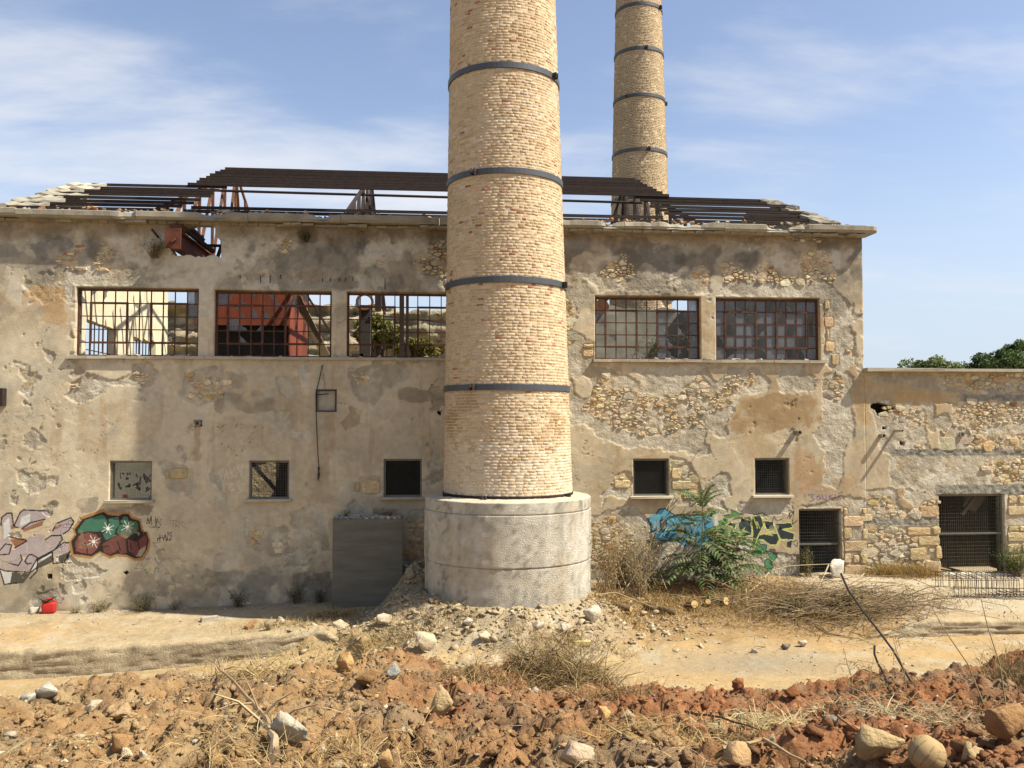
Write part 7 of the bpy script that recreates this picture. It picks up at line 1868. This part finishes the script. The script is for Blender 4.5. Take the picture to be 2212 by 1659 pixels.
# --- old ball
p, t = hit(2003, 1664); R_ = 38.5 / F * t
v, f = ICO[5]; v = v.copy(); av = np.abs(v); ax = av.argmax(1); cc = np.zeros((len(v), 3)); rr = np.ones(len(v))
rot = Euler((.5, .35, .75)).to_matrix(); Rm = np.array(rot)
for i in range(len(v)):
    k = ax[i]; q = v[i] / av[i, k]; u = q[(k + 1) % 3]; w = q[(k + 2) % 3]
    e = min(abs(abs(u) - .34), 1 - abs(u), 1 - abs(w)); dk = e < .04
    rr[i] = .975 if dk else 1.0
    cc[i] = (.30, .20, .10) if dk else (np.array((.52, .37, .19)) * (1.0 if abs(u) < .34 else .93))
v = (v * rr[:, None]) @ Rm.T
d = v @ np.array((.45, -.1, .89)) - .90; v = v - np.where(d > 0, d * 1.6, 0)[:, None] * np.array((.45, -.1, .89))
o = link(bpy.data.objects.new('ball', mesh_np('ball', v * R_, f, M['leather'], cc, True)), None); o.location = (p[0], p[1], p[2] + R_ * .86)
tag(o, 'worn tan leather ball with dark seams, half buried among boulders', 'ball')

# ------------------------------------------------------------------ things seen through the windows
def panelbox(x0, x1, y0, y1, z0, z1, m, name, parent, skip=()):
    b = MB()
    for nm, c, s in (('f', ((x0 + x1) / 2, y0, (z0 + z1) / 2), (x1 - x0, .03, z1 - z0)), ('b', ((x0 + x1) / 2, y1, (z0 + z1) / 2), (x1 - x0, .03, z1 - z0)), ('l', (x0, (y0 + y1) / 2, (z0 + z1) / 2), (.03, y1 - y0 - .031, z1 - z0)),
                     ('r', (x1, (y0 + y1) / 2, (z0 + z1) / 2), (.03, y1 - y0 - .031, z1 - z0)), ('t', ((x0 + x1) / 2, (y0 + y1) / 2, z1 + .017), (x1 - x0, y1 - y0, .03))):
        if nm not in skip: b.box(c, s)
    return b.build(name, m, parent)
TY0, TY1 = 3.6, 7.6
tx0, tx1 = onY(420, 700, TY0)[0], onY(625, 700, TY0)[0]; tz_mid = onY(560, 703, TY0)[2]; tz_top = onY(560, 610, TY0)[2]
tk = empty('steel_hopper', ((tx0 + tx1) / 2, 5.5, 0), 'big rust-red steel hopper seen through the second long window', 'hopper')
panelbox(tx0, tx1, TY0, TY1, tz_mid, tz_top, M['rustred'], 'hopper_body', tk, ('r',))
b = MB(); b.box((tx1 + .0, (TY0 + TY1) / 2, (tz_top + 6.9) / 2), (.04, TY1 - TY0 - .04, tz_top - 6.9)); b.build('side_plate', M['rustred'], tk)
panelbox(tx0 + .05, tx1 - .05, TY0 + .35, TY1 - .1, 6.6, tz_mid + .3, M['steel_dark'], 'hopper_dark_hollow', tk)  # dark box stands in for the shaded hollow below the hopper
for x in (tx0 + .2, tx1 - .3):
    for y in (TY0 + .3, TY1 - .3): b = MB(); b.box((x, y, 3.2), (.25, .25, 6.8)); b.build('leg', M['rust'], tk)
def beam_thing(name, a, c, w, m, label, cat):
    b = MB(); b.bar(a, c, w, w); return tag(b.build(name, M[m], None), label, cat)
beam_thing('leaning_beam', onY(640, 640, 3.2), onY(706, 772, 3.2), .26, 'wood', 'brown timber leaning across the right part of the second long window', 'beam')
beam_thing('stay_rod', onY(655, 625, 3.0), onY(712, 715, 3.0), .07, 'steel_dark', 'thin dark stay rod slanting behind the second long window', 'rod')
beam_thing('steel_post', onY(868, 628, 3.6), onY(868, 778, 3.6), .16, 'rust', 'grey-brown steel post in the third long window, left of a pair', 'post')
beam_thing('steel_post', onY(880, 628, 4.0), onY(880, 778, 4.0), .10, 'rust', 'thinner brown steel post in the third long window, right of a pair', 'post')
beam_thing('steel_cable', onY(800, 680, 5.0), onY(1010, 702, 5.0), .05, 'steel_dark', 'dark cable running behind the third long window', 'cable')
px_, pz_ = onY(789, 660, 5.2)[0], onY(789, 660, 5.2)[2]
mc = empty('hoist_machine', (px_, 5.2, 7.2), 'dark hoist column with a round pulley in the third long window', 'hoist')
b = MB(); b.box((px_ + .02, 5.3, (pz_ + 7.2) / 2), (.36, .5, pz_ - 7.2)); b.box((px_ - .25, 5.3, 7.65), (.4, .5, .9)); b.build('column', M['steel_dark'], mc)
b = MB(); n = 18
b.tube([(px_ + .28 * math.cos(a), 5.0, pz_ + .1 + .28 * math.sin(a)) for a in np.linspace(0, 6.283, n)], .05, 6, cap=False); b.build('pulley', M['rustlight'], mc)
b = MB(); b.box((px_ + .45, 5.4, pz_ + .5), (.22, .3, 1.3)); b.build('bracket', M['rust'], mc)
px2, pz2 = onY(1297, 664, 2.6)[0], onY(1297, 664, 2.6)[2]
b = MB(); b.tube([(px2, 2.4, pz2), (px2 - .1, 3.4, pz2 + .0)], .23, 14); b.tube([(px2, 2.39, pz2), (px2, 2.41, pz2)], .26, 14); tag(b.build('vent_pipe', M['rustlight'], None), 'end of a round rusty pipe in the corner of the fourth long window', 'pipe')
x0_, z0_ = onY(1395, 772, 3.0)[0], 7.2
shrub('bush', 0, 0, 1.5, 2.2, 'green weeds growing on the upper floor behind the fourth long window', 'bush', 26, GRN2, .09, 26, loc=(x0_, 4.2, 7.2), dep=1.2)
# trees: trunk, limbs, crown of leaf clumps
def tree(name, loc, hgt, crown, label, ncl, leaves, col, lsize, seed, group=None, squash=.75):
    r_ = np.random.default_rng(seed); root = empty(name, loc, label, 'tree', group); R_ = random.Random(seed)
    b = MB(); ct = hgt - crown * squash; trk = [Vector((0, 0, -.3)), Vector((.1, .05, hgt * .25)), Vector((.05, 0, hgt * .5)), Vector((0, 0, ct))]; r0 = hgt * .022
    b.tube(trk, [r0 * 1.3, r0, r0 * .8, r0 * .5], 8, (.2, .15, .1))
    cl = []
    for i in range(ncl):
        d = r_.normal(size=3); d /= np.linalg.norm(d); d[2] = abs(d[2]) * .9 - .25 * (r_.random()); q = d * crown * r_.uniform(.45, 1.0) * np.array([1, 1, squash]); q[2] += ct
        cl.append((q, crown * r_.uniform(.16, .34)))
        if i % 3 == 0: b.tube([trk[2].lerp(trk[3], R_.random()), Vector(q) * .6 + trk[3] * .4, Vector(q)], [r0 * .35, r0 * .22, r0 * .08], 5, (.2, .15, .1))
    o = link(bpy.data.objects.new('trunk', b.mesh('trunk', M['bark'])), None); o.parent = root
    per = leaves // ncl; V_, C_ = [], []
    for q, cr in cl:
        d = r_.normal(size=(per, 3)); d /= np.linalg.norm(d, axis=1)[:, None]; p = q + d * cr * (r_.random(per) ** .4)[:, None] * np.array([1, 1, .8])
        n1 = r_.normal(size=(per, 3)); n1 /= np.linalg.norm(n1, axis=1)[:, None]; n2 = np.cross(n1, r_.normal(size=(per, 3))); n2 /= np.linalg.norm(n2, axis=1)[:, None]
        s = lsize * r_.uniform(.6, 1.3, per)[:, None]
        V_.append(np.stack([p - n1 * s, p + n2 * s * .45, p + n1 * s, p - n2 * s * .45], 1).reshape(-1, 3))
        C_.append(np.repeat(np.array(col) * r_.uniform(.7, 1.3) * r_.uniform(.75, 1.25, per)[:, None], 4, 0))
    V_ = np.concatenate(V_); f = np.arange(len(V_)).reshape(-1, 4)
    o = link(bpy.data.objects.new('crown', mesh_np('crown', V_, f, M['leaf'], np.concatenate(C_))), None); o.parent = root
    return root
def tree_px(cx_, top, w, Y, label, **k):
    p = onY(cx_, top, Y); t = P(p)[2]; tree('pine_tree' if False else 'broadleaf_tree', (p[0], Y, -1.0), p[2] + 1.0, w / 2 / F * t, label, **k)
tree_px(2015, 766, 150, 30, 'rounded green tree beyond the annex roof, left of the group', ncl=70, leaves=15000, col=(.15, .20, .06), lsize=.13, seed=5)
tree_px(2080, 792, 60, 33, 'small dark tree in the gap beyond the annex roof', ncl=40, leaves=5000, col=(.10, .15, .045), lsize=.13, seed=6)
tree_px(2165, 752, 150, 29, 'dense dark green tree beyond the annex roof at the right', ncl=70, leaves=15000, col=(.105, .16, .05), lsize=.13, seed=7)
tree_px(2215, 732, 120, 34, 'tallest dark green tree beyond the annex, cut by the right edge', ncl=70, leaves=14000, col=(.10, .155, .05), lsize=.13, seed=8)
tree_px(2330, 720, 170, 33, 'broad green tree beyond the annex', ncl=60, leaves=9000, col=(.10, .155, .05), lsize=.14, seed=9)
p = onY(818, 672, 16.0); tree('broadleaf_tree', (p[0], 16.0, -1.0), p[2] + 1.0, 46 / F * P(p)[2] * 1.15, 'bushy yellow-green tree behind the hall in the third long window', 50, 11000, (.20, .21, .05), .11, 12, squash=1.15)
p = onY(905, 715, 18.0); tree('broadleaf_tree', (p[0], 18.0, -1.0), p[2] + 1.0, 1.2, 'low yellow-green bush behind the hall, right of the bushier tree', 26, 4500, (.26, .23, .06), .11, 13, squash=.9)
# quarry face far behind the hall
xs_ = np.linspace(-23.2, 21, 180); zs_ = np.linspace(-1.2, 1, 90)
top = onY(700, 654, 44)[2] + (fbm(xs_, xs_ * 0, .22, 5, 801) - .5) * 2.2 + (fbm(xs_, xs_ * 0, 1.6, 3, 802) - .5) * .8
X, K = np.meshgrid(xs_, np.linspace(0, 1, 90)); T = np.tile(top, (90, 1)); Z = -1.2 + (T + 1.2) * K
lay = fbm(X * .25, Z * 1.5, 1.0, 4, 803); Yc = 44 - (lay - .5) * 3.2 - (fbm(X, Z, .8, 5, 804) - .5) * 1.8 + K * 3.0
lo, hi_ = np.array([.30, .26, .19]), np.array([.56, .48, .35]); k = sstep(.35, .62, fbm(X * .5, Z * 1.2, 1.0, 5, 805).ravel())[:, None]
c = lo * (1 - k) + hi_ * k; k = (sstep(.55, .7, fbm(X, Z, .6, 4, 806).ravel()) * .6)[:, None]; c = c * (1 - k) + np.array([.22, .21, .13]) * k
n_ = len(xs_); id_ = np.arange(90 * n_).reshape(90, n_); f = np.stack([id_[:-1, :-1], id_[:-1, 1:], id_[1:, 1:], id_[1:, :-1]], -1).reshape(-1, 4)
M['quarry'] = mat('quarry_rock', None, .95, (.7, 1.25), .9, 8, 1.0, 2.0, .4)
tag(obj_np('cliff', np.stack([X.ravel(), Yc.ravel(), Z.ravel()], 1), f, M['quarry'], None, c), 'pale layered rock face behind the hall', 'cliff', kind='structure')
print('objects', len(bpy.data.objects))
